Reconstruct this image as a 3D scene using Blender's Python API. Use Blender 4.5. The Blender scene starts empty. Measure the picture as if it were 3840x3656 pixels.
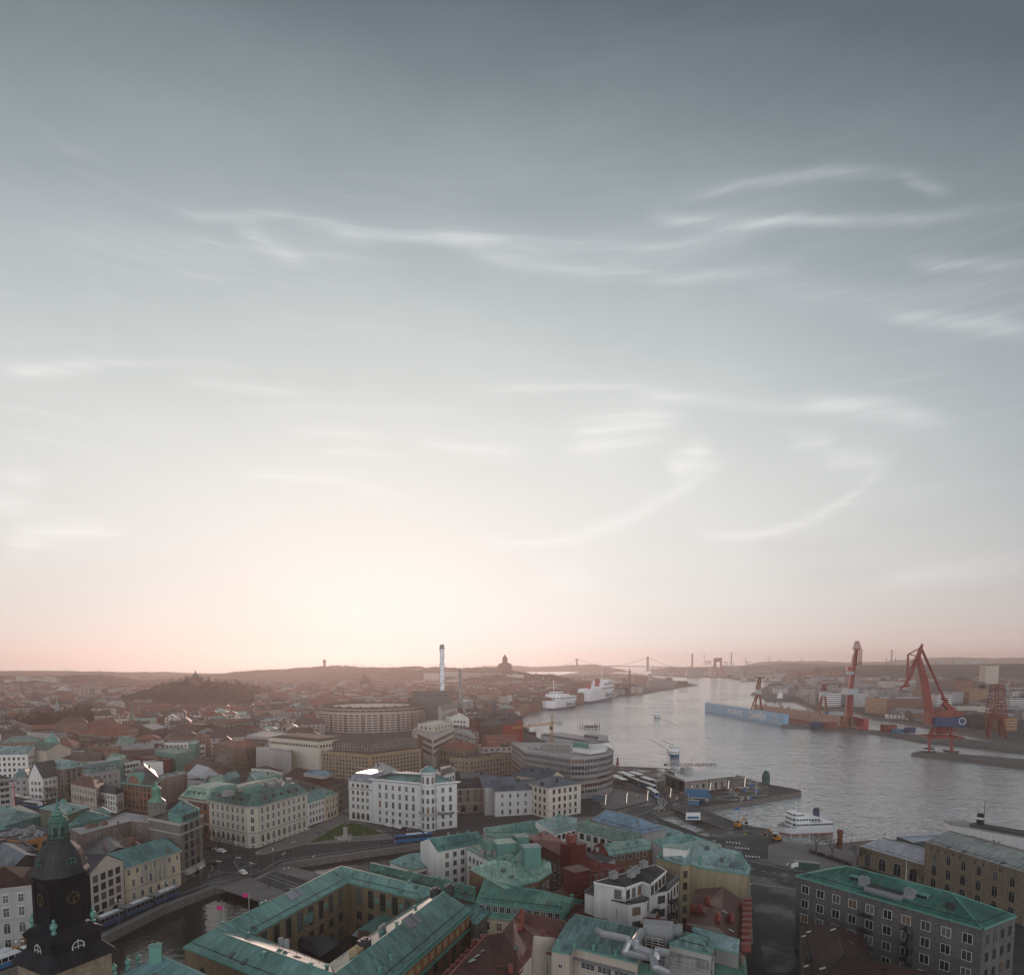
import bpy, math, random
from mathutils import Vector
R=math.radians; PI=math.pi
rng=random.Random(7)
sc=bpy.context.scene; col=sc.collection
# ---------------------------------------------------------------- camera
F=2500.0; HZ=2482.0; CH=80.0; PIT=R(4.35)      # focal length and horizon row in pixels of the 3840x3656 photograph
PROW=HZ+F*math.tan(PIT)
cam=bpy.data.cameras.new('camera'); cobj=bpy.data.objects.new('camera',cam); col.objects.link(cobj)
cobj.location=(0,0,CH); cobj.rotation_euler=(PI/2-PIT,0,0)
cam.sensor_width=36; cam.lens=36*F/3840; cam.shift_y=(PROW-1828)/3840; cam.clip_end=40000; cam.clip_start=1
sc.camera=cobj
sc.view_settings.view_transform='Standard'; sc.view_settings.look='None'; sc.view_settings.exposure=.24; sc.view_settings.gamma=1
sc.cycles.max_bounces=4; sc.cycles.diffuse_bounces=1; sc.cycles.glossy_bounces=2; sc.cycles.volume_bounces=1; sc.cycles.transmission_bounces=2
sc.cycles.caustics_reflective=False; sc.cycles.caustics_refractive=False; sc.cycles.use_denoising=True
def lin(c):
    f=lambda u: u/12.92 if u<=.04045 else ((u+.055)/1.055)**2.4
    return tuple(f(v/255) for v in c)
# ---------------------------------------------------------------- node expressions
class S:
    def __init__(s,t,k): s.t=t; s.k=k
    def m(s,op,o=None,o2=None):
        n=s.t.nodes.new('ShaderNodeMath'); n.operation=op
        for i,v in enumerate((s,o,o2)):
            if v is None: continue
            if isinstance(v,S): s.t.links.new(v.k,n.inputs[i])
            else: n.inputs[i].default_value=v
        return S(s.t,n.outputs[0])
    def __add__(s,o): return s.m('ADD',o)
    def __sub__(s,o): return s.m('SUBTRACT',o)
    def __mul__(s,o): return s.m('MULTIPLY',o)
    def __truediv__(s,o): return s.m('DIVIDE',o)
    __radd__=__add__; __rmul__=__mul__
    def __neg__(s): return s.m('MULTIPLY',-1.0)
    def rsub(s,v): return (-s)+v
    def exp(s): return s.m('EXPONENT')
    def abs(s): return s.m('ABSOLUTE')
    def frac(s): return s.m('FRACT')
    def sm(s,a,b,c=0.0,d=1.0,smooth=True):
        n=s.t.nodes.new('ShaderNodeMapRange'); n.interpolation_type='SMOOTHSTEP' if smooth else 'LINEAR'
        s.t.links.new(s.k,n.inputs[0]); n.inputs[1].default_value=a; n.inputs[2].default_value=b; n.inputs[3].default_value=c; n.inputs[4].default_value=d
        return S(s.t,n.outputs[0])
    def ramp(s,stops,interp='LINEAR'):
        n=s.t.nodes.new('ShaderNodeValToRGB'); cr=n.color_ramp; cr.interpolation=interp
        while len(cr.elements)<len(stops): cr.elements.new(1)
        for e,(p,c) in zip(cr.elements,stops): e.position=p; e.color=(*c,1)
        s.t.links.new(s.k,n.inputs[0]); return S(s.t,n.outputs[0])
def comb(t,x,y,z=0.0):
    n=t.nodes.new('ShaderNodeCombineXYZ')
    for i,v in enumerate((x,y,z)):
        if isinstance(v,S): t.links.new(v.k,n.inputs[i])
        else: n.inputs[i].default_value=v
    return S(t,n.outputs[0])
def sep(v):
    n=v.t.nodes.new('ShaderNodeSeparateXYZ'); v.t.links.new(v.k,n.inputs[0]); return [S(v.t,o) for o in n.outputs]
def noise(t,vec,scale,detail=3,rough=.55,dist=0):
    n=t.nodes.new('ShaderNodeTexNoise'); n.inputs['Scale'].default_value=scale; n.inputs['Detail'].default_value=detail
    n.inputs['Roughness'].default_value=rough; n.inputs['Distortion'].default_value=dist
    if vec is not None: t.links.new(vec.k,n.inputs['Vector'])
    return S(t,n.outputs[0])
def tc(t,name):
    n=t.nodes.new('ShaderNodeTexCoord'); return S(t,n.outputs[name])
def mixc(t,f,a,b,mode='MIX'):
    n=t.nodes.new('ShaderNodeMix'); n.data_type='RGBA'; n.blend_type=mode; n.clamp_result=False
    for i,v in ((0,f),(6,a),(7,b)):
        if isinstance(v,S): t.links.new(v.k,n.inputs[i])
        elif i==0: n.inputs[0].default_value=v
        else: n.inputs[i].default_value=(*v,1)
    return S(t,n.outputs[2])
# ---------------------------------------------------------------- sky
SUN_AZ=math.atan((1320-1920)/F); SUN_EL=R(4.5); GLOW_AZ=math.atan((1620-1920)/F)
def build_world():
    w=bpy.data.worlds.new('World'); sc.world=w; w.use_nodes=True; t=w.node_tree; t.nodes.clear()
    d=tc(t,'Generated'); x,y,z=sep(d)
    el=z.m('MINIMUM',1.0).m('MAXIMUM',-1.0).m('ARCSINE'); az=x.m('ARCTAN2',y)
    da=(az-GLOW_AZ); r=((el.m('MAXIMUM',0.0)-.02).m('POWER',2.0)+(da*da.sm(-.06,.06,.46,.58)).m('POWER',2.0)).m('SQRT')
    wn=noise(t,comb(t,az*1.6,el*4.0),1.7,4); r2=r+(wn-.5)*.07
    st=[(0,(251,247,243)),(.08,(249,245,241)),(.16,(243,239,235)),(.285,(228,229,226)),(.41,(203,209,209)),(.53,(169,179,184)),(.63,(137,149,155)),(.735,(97,110,118)),(.95,(80,93,101)),(1.15,(88,101,110)),(1.5,(112,122,130))]
    c=(r2/1.6).ramp([(p/1.6,lin(k)) for p,k in st])
    # warm band low over the horizon, away from the glow
    pk=(el.m('MAXIMUM',0.0)/-.085).exp()*da.abs().sm(.12,.75)
    c=mixc(t,pk*.55,c,lin((232,186,170)))
    pk2=(el.m('MAXIMUM',0.0)/-.035).exp()
    c=mixc(t,pk2*.25,c,lin((250,214,200)))
    lg=(((az+.44)/.17).m('POWER',2.0)*-1.0-(el.m('MAXIMUM',0.0)/.06).m('POWER',2.0)).exp(); c=mixc(t,lg*.5,c,lin((255,238,222)))
    # fill glow added to the unseen sky behind the viewer, brightens facing walls
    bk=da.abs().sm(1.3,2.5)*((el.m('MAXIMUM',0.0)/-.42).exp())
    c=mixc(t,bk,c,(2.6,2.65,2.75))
    # cirrus
    u=comb(t,az*2.2,el*9.0); fib=noise(t,comb(t,az*1.6+el*3.0,el*30.0),2.0,6,.62,.4)
    w1=noise(t,comb(t,az*2.0,el*3.0,3.1),1.6,3,.5); w2=noise(t,comb(t,az*1.7,el*3.5,8.7),2.0,3,.5)
    fx=az+(w1-.5)*.07; fy=el+(w2-.5)*.04
    tot=(noise(t,u,1.3,5,.6,.6).sm(.42,.8)*fib.sm(.42,.72))*el.sm(.1,.3)*el.sm(.5,.66,1.0,.15)*.42
    def P(dx,dy):          # a spot of the sky as azimuth and elevation
        px,py=dx*1.9492,dy*1.9492; a=(px-1920)/F; v=(PROW-py)/F
        vy=math.cos(PIT)+v*math.sin(PIT); vz=-math.sin(PIT)+v*math.cos(PIT)
        return math.atan2(a,vy), math.atan2(vz,math.hypot(a,vy))
    strk=[((530,408),(960,470),.013,0,.4),((780,440),(1480,420),.03,-.012,.3),((1250,415),(1480,428),.012,0,.4),((1450,428),(1880,398),.009,0,.5),((1300,378),(1760,330),.010,.006,.4),((1740,336),(1830,362),.01,0,.3),
      ((445,430),(580,500),.017,0,.5),((340,410),(540,402),.010,0,.35),((880,485),(1200,520),.016,-.006,.3),((1200,525),(1500,520),.014,0,.3),((1780,495),(1990,515),.013,0,.35),((1700,605),(1990,655),.018,0,.4),
      ((0,725),(200,708),.016,0,.6),((180,706),(480,716),.010,.004,.35),((350,742),(560,762),.014,0,.35),((570,788),(850,786),.008,0,.3),((560,832),(760,845),.012,0,.35),((820,850),(1010,868),.018,0,.55),((630,872),(800,876),.010,0,.3),
      ((470,910),(640,918),.013,0,.5),((620,915),(780,955),.012,0,.35),((930,748),(1250,745),.010,.004,.35),((1250,755),(1640,775),.014,-.004,.5),((1560,772),(1790,812),.02,0,.5),((1110,850),(1310,790),.05,0,.75),((1290,915),(1370,860),.035,0,.75),
      ((950,1045),(1370,905),.016,-.03,.6),((1590,885),(1700,890),.02,0,.7),((1350,1030),(1695,900),.012,-.035,.5),((1520,840),(1600,850),.022,0,.4),((0,1050),(215,1018),.028,.01,.8),((0,985),(60,900),.04,0,.6),
      ((1030,1130),(1130,1110),.04,0,.5),((1450,560),(1990,560),.03,0,.2),((0,430),(700,490),.03,0,.2),((1700,1110),(1990,1085),.03,0,.3)]
    fb2=noise(t,comb(t,fx*1.3+fy*2.0,fy*30.0,1.7),2.6,6,.6,.3)
    fine=noise(t,comb(t,fx*5.0+fy*9.0,fy*85.0,4.4),2.2,5,.6,.5).sm(.34,.66)
    fbm=fb2.sm(.36,.66)*(fine*.6+.5)
    for (p,q,wd,cv,amp) in strk:
        a0,e0=P(*p); a1,e1=P(*q); L=math.hypot(a1-a0,e1-e0); ux,uy=(a1-a0)/L,(e1-e0)/L
        s=((fx-a0)*ux+(fy-e0)*uy)/L; tt=(fy-e0)*ux-(fx-a0)*uy
        if cv: tt=tt-((s-.5).m('POWER',2.0)*-4.0+1.0)*cv
        g=((tt/(wd*.85)).m('POWER',2.0)*-2.2).exp()*s.sm(-.18,.25)*s.sm(.7,1.22,1.0,0.0)
        tot=tot+g*amp
    f=(tot*(fbm*.62+.42)).m('MINIMUM',1.0)
    lum=(r/1.6).ramp([(0,lin((255,252,248))),(.3/1.6,lin((252,250,247))),(.55/1.6,lin((226,229,230))),(.8/1.6,lin((150,163,170))),(1,lin((150,160,170)))])
    c=mixc(t,f*.95,c,lum)
    # greyish low cloud bars
    gb=noise(t,comb(t,az*3.0,el*16.0,5.0),1.5,4,.5).sm(.52,.75)*el.sm(.03,.09)*el.sm(.12,.26,1.0,0.0)*da.abs().sm(.15,.6)
    c=mixc(t,gb*.28,c,lin((190,192,190)))
    # below the horizon: dim ground
    sk=t.nodes.new('ShaderNodeTexSky'); sk.sky_type='NISHITA'; sk.sun_disc=False; sk.sun_elevation=SUN_EL; sk.sun_rotation=SUN_AZ; sk.dust_density=4.0; sk.altitude=80
    veil=mixc(t,1.0,c,(8.5,8.5,8.5),'MULTIPLY')
    c=mixc(t,.985,S(t,sk.outputs[0]),veil)
    dk=el.sm(-.05,-.005,.12,1.0); c=mixc(t,1.0,c,comb(t,dk,dk,dk),'MULTIPLY')
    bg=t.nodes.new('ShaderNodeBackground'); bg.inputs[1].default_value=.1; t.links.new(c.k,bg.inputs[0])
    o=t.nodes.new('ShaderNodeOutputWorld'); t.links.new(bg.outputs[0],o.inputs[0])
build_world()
sl=bpy.data.lights.new('sun','SUN'); sl.energy=1.35; sl.angle=R(4); sl.color=(1,.70,.58)
so=bpy.data.objects.new('sun',sl); col.objects.link(so)
so.rotation_euler=Vector((-math.sin(SUN_AZ)*math.cos(SUN_EL),-math.cos(SUN_AZ)*math.cos(SUN_EL),-math.sin(SUN_EL))).to_track_quat('-Z','Y').to_euler(); so.location=(0,300,400)
# ---------------------------------------------------------------- picture spots to places in the world
def ray(px,py):
    u=(px-1920)/F; v=(PROW-py)/F
    return Vector((u,math.cos(PIT)+v*math.sin(PIT),-math.sin(PIT)+v*math.cos(PIT)))
def U(px,py,z=0.0):
    r=ray(px,py); k=(z-CH)/r.z; return Vector((r.x*k,r.y*k,z))
def UY(px,py,Y):
    r=ray(px,py); k=Y/r.y; return Vector((r.x*k,Y,CH+r.z*k))
def K(ox,oy,s):
    return lambda x,y:(ox+x*s,oy+y*s)
_s=960/1970
t1,t2,t3,t4=[K(960*i,2400,_s) for i in range(4)]
b1,b2,b3,b4=[K(960*i,2956,_s) for i in range(4)]
z1=K(0,2740,640/1970); z2=K(640,2740,640/1970); z3=K(2240,2800,640/1970); z4=K(1240,2380,720/1970); z5=K(1900,2420,720/1970)
z6=K(2560,2380,680/1970); z7=K(3160,2380,680/1970); z8=K(0,2480,640/1970)
def g(k,x,y,z=0.0): return U(*k(x,y),z)
def hgt(k,x,y,yb):      # height of a point (x,y) standing over a base seen at row yb
    pb=g(k,x,yb); return UY(*k(x,y),pb.y).z
# ---------------------------------------------------------------- mesh helpers
class MB:
    def __init__(s): s.v=[];s.f=[];s.uv=[];s.mi=[]
    def face(s,pts,m=0,u0=None,rev=False):
        pts=[Vector(p) for p in pts]
        if rev: pts=pts[::-1]
        n=Vector((0,0,0))
        for i in range(len(pts)):
            a=pts[i];b=pts[(i+1)%len(pts)]; n+=Vector(((a.y-b.y)*(a.z+b.z),(a.z-b.z)*(a.x+b.x),(a.x-b.x)*(a.y+b.y)))
        if n.length<1e-9: return
        n.normalize(); ud=Vector((0,0,1)).cross(n)
        if ud.length<.02: ud=(pts[1]-pts[0])
        ud.normalize(); vd=n.cross(ud); o=pts[0] if u0 is None else Vector(u0)
        k=len(s.v); s.v+=pts; s.f.append(tuple(range(k,k+len(pts)))); s.mi.append(m)
        vert=abs(n.z)<.02
        s.uv+=[((p-o).dot(ud),(p.z if vert else (p-o).dot(vd))) for p in pts]
    def box(s,c,d,rz=0,m=0,bottom=False):
        cx,cy,cz=c;dx,dy,dz=d[0]/2,d[1]/2,d[2]; co,si=math.cos(rz),math.sin(rz)
        q=[(cx+x*co-y*si,cy+x*si+y*co) for x,y in((-dx,-dy),(dx,-dy),(dx,dy),(-dx,dy))]
        s.prism(q,cz,cz+dz,m,bottom)
    def prism(s,q,z0,z1,m=0,bottom=False,mt=None):
        if area(q)<0: q=q[::-1]
        n=len(q)
        for i in range(n):
            a,b=q[i],q[(i+1)%n]; s.face([(a[0],a[1],z0),(b[0],b[1],z0),(b[0],b[1],z1),(a[0],a[1],z1)],m)
        s.face([(p[0],p[1],z1) for p in q],m if mt is None else mt)
        if bottom: s.face([(p[0],p[1],z0) for p in q],m,rev=True)
    def bar(s,a,b,r,m=0,n=4,r2=None):
        a=Vector(a);b=Vector(b);d=b-a
        if d.length<1e-6: return
        q=d.to_track_quat('Z','Y'); r2=r if r2 is None else r2
        c0=[a+q@Vector((math.cos(2*PI*(i+.5)/n)*r,math.sin(2*PI*(i+.5)/n)*r,0)) for i in range(n)]
        c1=[b+q@Vector((math.cos(2*PI*(i+.5)/n)*r2,math.sin(2*PI*(i+.5)/n)*r2,0)) for i in range(n)]
        for i in range(n):
            j=(i+1)%n; s.face([c0[i],c0[j],c1[j],c1[i]],m)
        s.face(c0[::-1],m); s.face(c1,m)
    def lathe(s,prof,c=(0,0,0),n=16,m=0,sq=None,rot=0,cap=True):
        c=Vector(c); rings=[]
        for r,z in prof: rings.append([c+Vector((math.cos(rot+2*PI*i/n)*r,math.sin(rot+2*PI*i/n)*r,z)) for i in range(n)])
        for k in range(len(rings)-1):
            for i in range(n):
                j=(i+1)%n; q=[rings[k][i],rings[k][j],rings[k+1][j],rings[k+1][i]]
                if prof[k+1][0]<1e-4: q=q[:3]
                elif prof[k][0]<1e-4: q=[q[0],q[2],q[3]]
                s.face(q,m)
        if cap and prof[-1][0]>1e-4: s.face(rings[-1],m)
    def ball(s,c,r,n=8,m=0,sz=1.0):
        s.lathe([(r*math.sin(PI*i/(n//2+1)) if 0<i<n//2+1 else 0.0,-r*sz*math.cos(PI*i/(n//2+1))) for i in range(n//2+2)],c,n,m)
    def build(s,name,mats,parent=None,loc=(0,0,0),smooth=False):
        me=bpy.data.meshes.new(name); L=Vector(loc)
        me.from_pydata([tuple(p-L) for p in s.v],[],s.f)
        uvl=me.uv_layers.new(name='UVMap'); fl=[c for uv in s.uv for c in uv]; uvl.data.foreach_set('uv',fl)
        mats=mats if isinstance(mats,(list,tuple)) else [mats]
        for m in mats: me.materials.append(m)
        me.polygons.foreach_set('material_index',s.mi)
        if smooth: me.polygons.foreach_set('use_smooth',[True]*len(s.f))
        o=bpy.data.objects.new(name,me); col.objects.link(o)
        if parent is not None: o.parent=parent
        elif tuple(loc)!=(0,0,0): o.location=loc
        return o
def area(q): return sum(q[i][0]*q[(i+1)%len(q)][1]-q[(i+1)%len(q)][0]*q[i][1] for i in range(len(q)))/2
def offset(q,d):        # inward offset of a counter-clockwise polygon
    n=len(q);out=[]
    for i in range(n):
        p0,p1,p2=[Vector(q[j%n][:2]) for j in (i-1,i,i+1)]
        e1=(p1-p0).normalized();e2=(p2-p1).normalized(); n1=Vector((-e1.y,e1.x));n2=Vector((-e2.y,e2.x)); b=n1+n2
        if b.length<1e-4: b=n1
        b.normalize(); k=max(.35,b.dot(n1)); out.append(tuple(p1+b*(d/k)))
    return out
def tag(o,label=None,cat=None,group=None,kind=None):
    if label: o['label']=label
    if cat: o['category']=cat
    if group: o['group']=group
    if kind: o['kind']=kind
    return o
def empty(name,loc,label,cat,group=None,rz=0):
    o=bpy.data.objects.new(name,None); col.objects.link(o); o.location=loc; o.rotation_euler=(0,0,rz); o.empty_display_size=.5
    return tag(o,label,cat,group)
def put(src,name,parent,loc,rz=0,sc_=None):     # a child that shares a mesh already built
    o=bpy.data.objects.new(name,src); col.objects.link(o); o.parent=parent; o.location=loc; o.rotation_euler=(0,0,rz)
    if sc_: o.scale=sc_
    return o
def dup(root,loc,rz,label=None,group=None):
    def rec(o,p):
        c=o.copy(); col.objects.link(c); c.parent=p
        for ch in kids.get(o,()): rec(ch,c)
        return c
    kids={}
    for o in [root]+KIDS.get(root.name,[]): 
        if o.parent is not None: kids.setdefault(o.parent,[]).append(o)
    r=rec(root,None); r.location=loc; r.rotation_euler=(0,0,rz)
    if label: r['label']=label
    if group: r['group']=group
    return r
KIDS={}
def keep(root):          # remember the parts of a thing that is going to be copied
    KIDS[root.name]=list(root.children_recursive); return root
# ---------------------------------------------------------------- materials
def newmat(name):
    m=bpy.data.materials.new(name); m.use_nodes=True; t=m.node_tree; b=t.nodes['Principled BSDF']; return m,t,b
def setc(t,b,c,rough=.8,metal=0,spec=.4):
    if isinstance(c,S): t.links.new(c.k,b.inputs['Base Color'])
    else: b.inputs['Base Color'].default_value=(*c,1)
    if isinstance(rough,S): t.links.new(rough.k,b.inputs['Roughness'])
    else: b.inputs['Roughness'].default_value=rough
    b.inputs['Metallic'].default_value=metal; b.inputs['Specular IOR Level'].default_value=spec
def scale(c,k): return tuple(min(1,v*k) for v in c)
def orand(t):
    n=t.nodes.new('ShaderNodeObjectInfo'); return S(t,n.outputs['Random'])
def geopos(t):
    n=t.nodes.new('ShaderNodeNewGeometry'); return S(t,n.outputs['Position'])
_mc={}
def M(name,c,rough=.8,metal=0,spec=.35,var=.25,nscale=.35):     # plain weathered surface
    k=('M',name)
    if k in _mc: return _mc[k]
    m,t,b=newmat(name); p=geopos(t); n1=noise(t,p,nscale,5,.6); n2=noise(t,p,nscale*9,3)
    f=(n1-.5)*2.0*var+(n2-.5)*var+1.0
    cc=mixc(t,1.0,c,comb(t,f,f,f),'MULTIPLY'); setc(t,b,cc,rough,metal,spec); _mc[k]=m; return m
def MWALL(name,c,var=.22,brick=False):
    k=('W',name)
    if k in _mc: return _mc[k]
    m,t,b=newmat(name); p=geopos(t); x,y,z=sep(p)
    n1=noise(t,comb(t,x*1.6,y*1.6,z*.16),.5,5,.65); n2=noise(t,p,3.0,3); big=noise(t,p,.05,2)
    f=(n1-.5)*2.3*var+(n2-.5)*var*.7+(big-.5)*var*.6+1.0
    cc=mixc(t,1.0,c,comb(t,f,f,f),'MULTIPLY')
    if brick:
        uv=tc(t,'UV'); bt=t.nodes.new('ShaderNodeTexBrick'); t.links.new(uv.k,bt.inputs['Vector']); bt.inputs['Scale'].default_value=1
        bt.inputs['Brick Width'].default_value=.9; bt.inputs['Row Height'].default_value=.38; bt.inputs['Mortar Size'].default_value=.03
        bt.inputs['Color1'].default_value=(1,1,1,1); bt.inputs['Color2'].default_value=(.72,.72,.72,1); bt.inputs['Mortar'].default_value=(.6,.6,.6,1)
        cc=mixc(t,1.0,cc,S(t,bt.outputs[0]),'MULTIPLY')
    setc(t,b,cc,.9,0,.2); _mc[k]=m; return m
def MSEAM(name,c,c2,step=.62,rough=.5,rust=0.0,spec=.35):       # standing-seam sheet metal with patched panels and streaks
    k=('S',name)
    if k in _mc: return _mc[k]
    m,t,b=newmat(name); uv=tc(t,'UV'); u,v,_=sep(uv); p=geopos(t)
    fr=(u/step).frac(); line=fr.sm(.0,.06)*fr.sm(.9,1.0,1.0,0.0)
    pan=t.nodes.new('ShaderNodeTexWhiteNoise'); pan.noise_dimensions='2D'
    t.links.new(comb(t,(u/step).m('FLOOR'),(v/2.4).m('FLOOR')).k,pan.inputs['Vector'])
    st=noise(t,comb(t,u*2.2,v*.16),1.0,5,.65); big=noise(t,p,.09,4,.6)
    f=(S(t,pan.outputs['Value'])-.5)*.42+(st-.5)*1.1+(big-.5)*.8+(orand(t)-.5)*.6+.9
    cc=mixc(t,(big+(orand(t)-.5)*.35).sm(.38,.66),c,c2); cc=mixc(t,1.0,cc,comb(t,f,f*((orand(t)*3.7).frac()*.12+.94),f*((orand(t)*7.9).frac()*.24+.88)),'MULTIPLY')
    if rust: cc=mixc(t,noise(t,comb(t,u*1.6,v*.12,4.0),1.0,4,.7).sm(.52,.70)*rust,cc,(.10,.055,.035))
    cc=mixc(t,line.rsub(1.0)*.62,cc,scale(c,.3))
    ro=(big-.5)*.25+rough
    setc(t,b,cc,ro,0,spec)
    bm=t.nodes.new('ShaderNodeBump'); bm.inputs['Strength'].default_value=.6; bm.inputs['Distance'].default_value=.05
    t.links.new(line.k,bm.inputs['Height']); t.links.new(bm.outputs[0],b.inputs['Normal']); _mc[k]=m; return m
def MTILE(name,c,c2):
    k=('T',name)
    if k in _mc: return _mc[k]
    m,t,b=newmat(name); uv=tc(t,'UV'); u,v,_=sep(uv); p=geopos(t)
    fr=(v/.38).frac(); fu=(u/.3).frac(); big=noise(t,p,.12,5,.65); n2=noise(t,p,1.7,3)
    f=fr*.35+(fu-.5).abs()*.3+(n2-.5)*.7+.72
    cc=mixc(t,big.sm(.35,.65),c,c2); cc=mixc(t,1.0,cc,comb(t,f,f,f),'MULTIPLY'); setc(t,b,cc,.75,0,.3); _mc[k]=m; return m
def MFAC(name,c,wc=(.03,.035,.045),du=3.2,dv=3.3,ww=.42,wh=.5,var=.3,ribbon=False,bal=False):   # far facade: rows of windows too small to be parts
    k=('F',name)
    if k in _mc: return _mc[k]
    m,t,b=newmat(name); uv=tc(t,'UV'); u,v,_=sep(uv); p=geopos(t); fu=(u/du).frac(); fv=(v/dv).frac()
    a=(fv-.5).abs().sm(wh*.5-.02,wh*.5+.02,1.0,0.0)
    if not ribbon: a=a*(fu-.5).abs().sm(ww*.5-.02,ww*.5+.02,1.0,0.0)
    wnn=t.nodes.new('ShaderNodeTexWhiteNoise'); wnn.noise_dimensions='3D'; t.links.new(comb(t,(u/du).m('FLOOR'),(v/dv).m('FLOOR'),orand(t)*50.0).k,wnn.inputs['Vector'])
    rv=S(t,wnn.outputs['Value'])
    o=orand(t); f=(o-.5)*.5+(noise(t,p,.3,4)-.5)*var*1.4+1.0
    cc=mixc(t,1.0,c,comb(t,f,f,f),'MULTIPLY')
    if bal: cc=mixc(t,fv.sm(.0,.05)*fv.sm(.28,.33,1.0,0.0)*((u/du*.333).frac()).sm(.30,.34),cc,(.5,.48,.46))
    wcol=mixc(t,rv.sm(.5,1.0),wc,scale(wc,3.0)); cc=mixc(t,a,cc,wcol)
    setc(t,b,cc,a*-.6+.9,0,.4); _mc[k]=m; return m
def MROOF(name,c,var=.5):       # far roofs, a little different on each house
    k=('R',name)
    if k in _mc: return _mc[k]
    m,t,b=newmat(name); p=geopos(t); o=orand(t); f=(o-.5)*.9+(noise(t,p,.25,5,.65)-.5)*1.3+1.0
    cc=mixc(t,1.0,c,comb(t,f,f,f),'MULTIPLY'); cc=mixc(t,(o*7.3).frac().sm(.75,.8)*.6,cc,(.05,.045,.045)); setc(t,b,cc,.6,0,.4); _mc[k]=m; return m
def MGLASS(name='window_glass',c=(.018,.022,.027),warm=True):
    k=('G',name)
    if k in _mc: return _mc[k]
    m,t,b=newmat(name); o=orand(t); cc=mixc(t,o.sm(.45,1.0),c,(.11,.12,.125)); 
    cc=mixc(t,(o*13.7).frac().sm(.93,.95),cc,(.16,.10,.06)); setc(t,b,cc,.12,0,.5); _mc[k]=m; return m
def MEMIT(name,c,e):
    k=('E',name)
    if k in _mc: return _mc[k]
    m,t,b=newmat(name); setc(t,b,c,.5); b.inputs['Emission Color'].default_value=(*c,1); b.inputs['Emission Strength'].default_value=e; _mc[k]=m; return m
# ---------------------------------------------------------------- ground, water, hills
def mat_ground():
    m,t,b=newmat('town_ground'); p=geopos(t); n1=noise(t,p,.02,5,.6); n2=noise(t,p,.25,4); c=mixc(t,n1,(.032,.031,.031),(.065,.06,.056)); f=n2*.8+.6
    setc(t,b,mixc(t,1.0,c,comb(t,f,f,f),'MULTIPLY'),.85); return m
def mat_asphalt():
    m,t,b=newmat('asphalt'); p=geopos(t); n1=noise(t,p,.06,5,.65); n2=noise(t,p,1.1,4); f=(n1-.5)*1.1+(n2-.5)*.5+1.0
    wet=n1.sm(.45,.62); setc(t,b,mixc(t,1.0,(.030,.032,.035),comb(t,f,f,f),'MULTIPLY'),wet*-.25+.72,0,.4); return m
def mat_paving():
    m,t,b=newmat('stone_paving'); p=geopos(t); x,y,z=sep(p); n1=noise(t,p,.07,5,.65); n2=noise(t,p,1.4,4); f=(n1-.5)*1.0+(n2-.5)*.6+1.0
    gx=((x+y*.3)*.45).frac().sm(0,.06); gy=((y-x*.3)*.45).frac().sm(0,.06); f=f*((gx*gy)*.25+.75)
    setc(t,b,mixc(t,1.0,(.165,.155,.15),comb(t,f,f,f),'MULTIPLY'),.8); return m
def mat_site():
    m,t,b=newmat('site_soil'); p=geopos(t); n1=noise(t,p,.11,6,.7); n2=noise(t,p,.9,5,.7); c=mixc(t,n1.sm(.35,.65),(.05,.043,.038),(.13,.125,.12)); f=n2*1.2+.4
    setc(t,b,mixc(t,1.0,c,comb(t,f,f,f),'MULTIPLY'),n1.sm(.5,.6,.9,.35)); return m
def mat_water():
    m,t,b=newmat('river_water'); p=geopos(t); x,y,z=sep(p)
    # waves lengthen with the open stretch of the river; ripples plus long swell
    n1=noise(t,comb(t,x*.22,y*.34),1.0,3,.55,.4); n2=noise(t,comb(t,x*.045,y*.075),1.0,3,.6,.5); n3=noise(t,comb(t,x*.006,y*.009),1.0,3,.6)
    h=n1*1.0+n2*2.2
    bm=t.nodes.new('ShaderNodeBump'); bm.inputs['Strength'].default_value=.8; bm.inputs['Distance'].default_value=1.25
    t.links.new(h.k,bm.inputs['Height']); t.links.new(bm.outputs[0],b.inputs['Normal'])
    setc(t,b,mixc(t,n3,(.32,.345,.36),(.38,.40,.41)),n3.sm(.35,.65,.06,.16),.45,.5); b.inputs['IOR'].default_value=2.8; return m
GROUND=mat_ground(); ASPH=mat_asphalt(); PAVE=mat_paving(); SITE=mat_site(); WATER=mat_water()
QUAY=MWALL('quay_stone',(.20,.185,.165),.4,True); KERB=M('kerb_stone',(.26,.25,.24)); LINE=M('road_paint',(.62,.62,.60),.7)
LAWN=M('lawn_green',(.045,.082,.018),.95,0,.1,.4,.2); WOODQ=M('quay_planks',(.17,.145,.125),.85,0,.2,.35,.4)
def slab(name,pts,mat,side,z1=0.0,z0=-4.5):
    q=[tuple(p[:2]) for p in pts]
    if area(q)<0: q=q[::-1]
    mb=MB(); n=len(q)
    for i in range(n):
        a,b=q[i],q[(i+1)%n]; mb.face([(*a,z0),(*b,z0),(*b,z1),(*a,z1)],1)
    mb.face([(*p,z1) for p in q],0)
    return tag(mb.build(name,[mat,side]),kind='structure')
WZ=-2.4
mb=MB(); mb.face([(-7400,-240,WZ),(7400,-240,WZ),(7400,9400,WZ),(900,9400,WZ),(600,5200,WZ),(300,3930,WZ),(-7400,3930,WZ)]); tag(mb.build('river_water',WATER),kind='structure')
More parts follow.
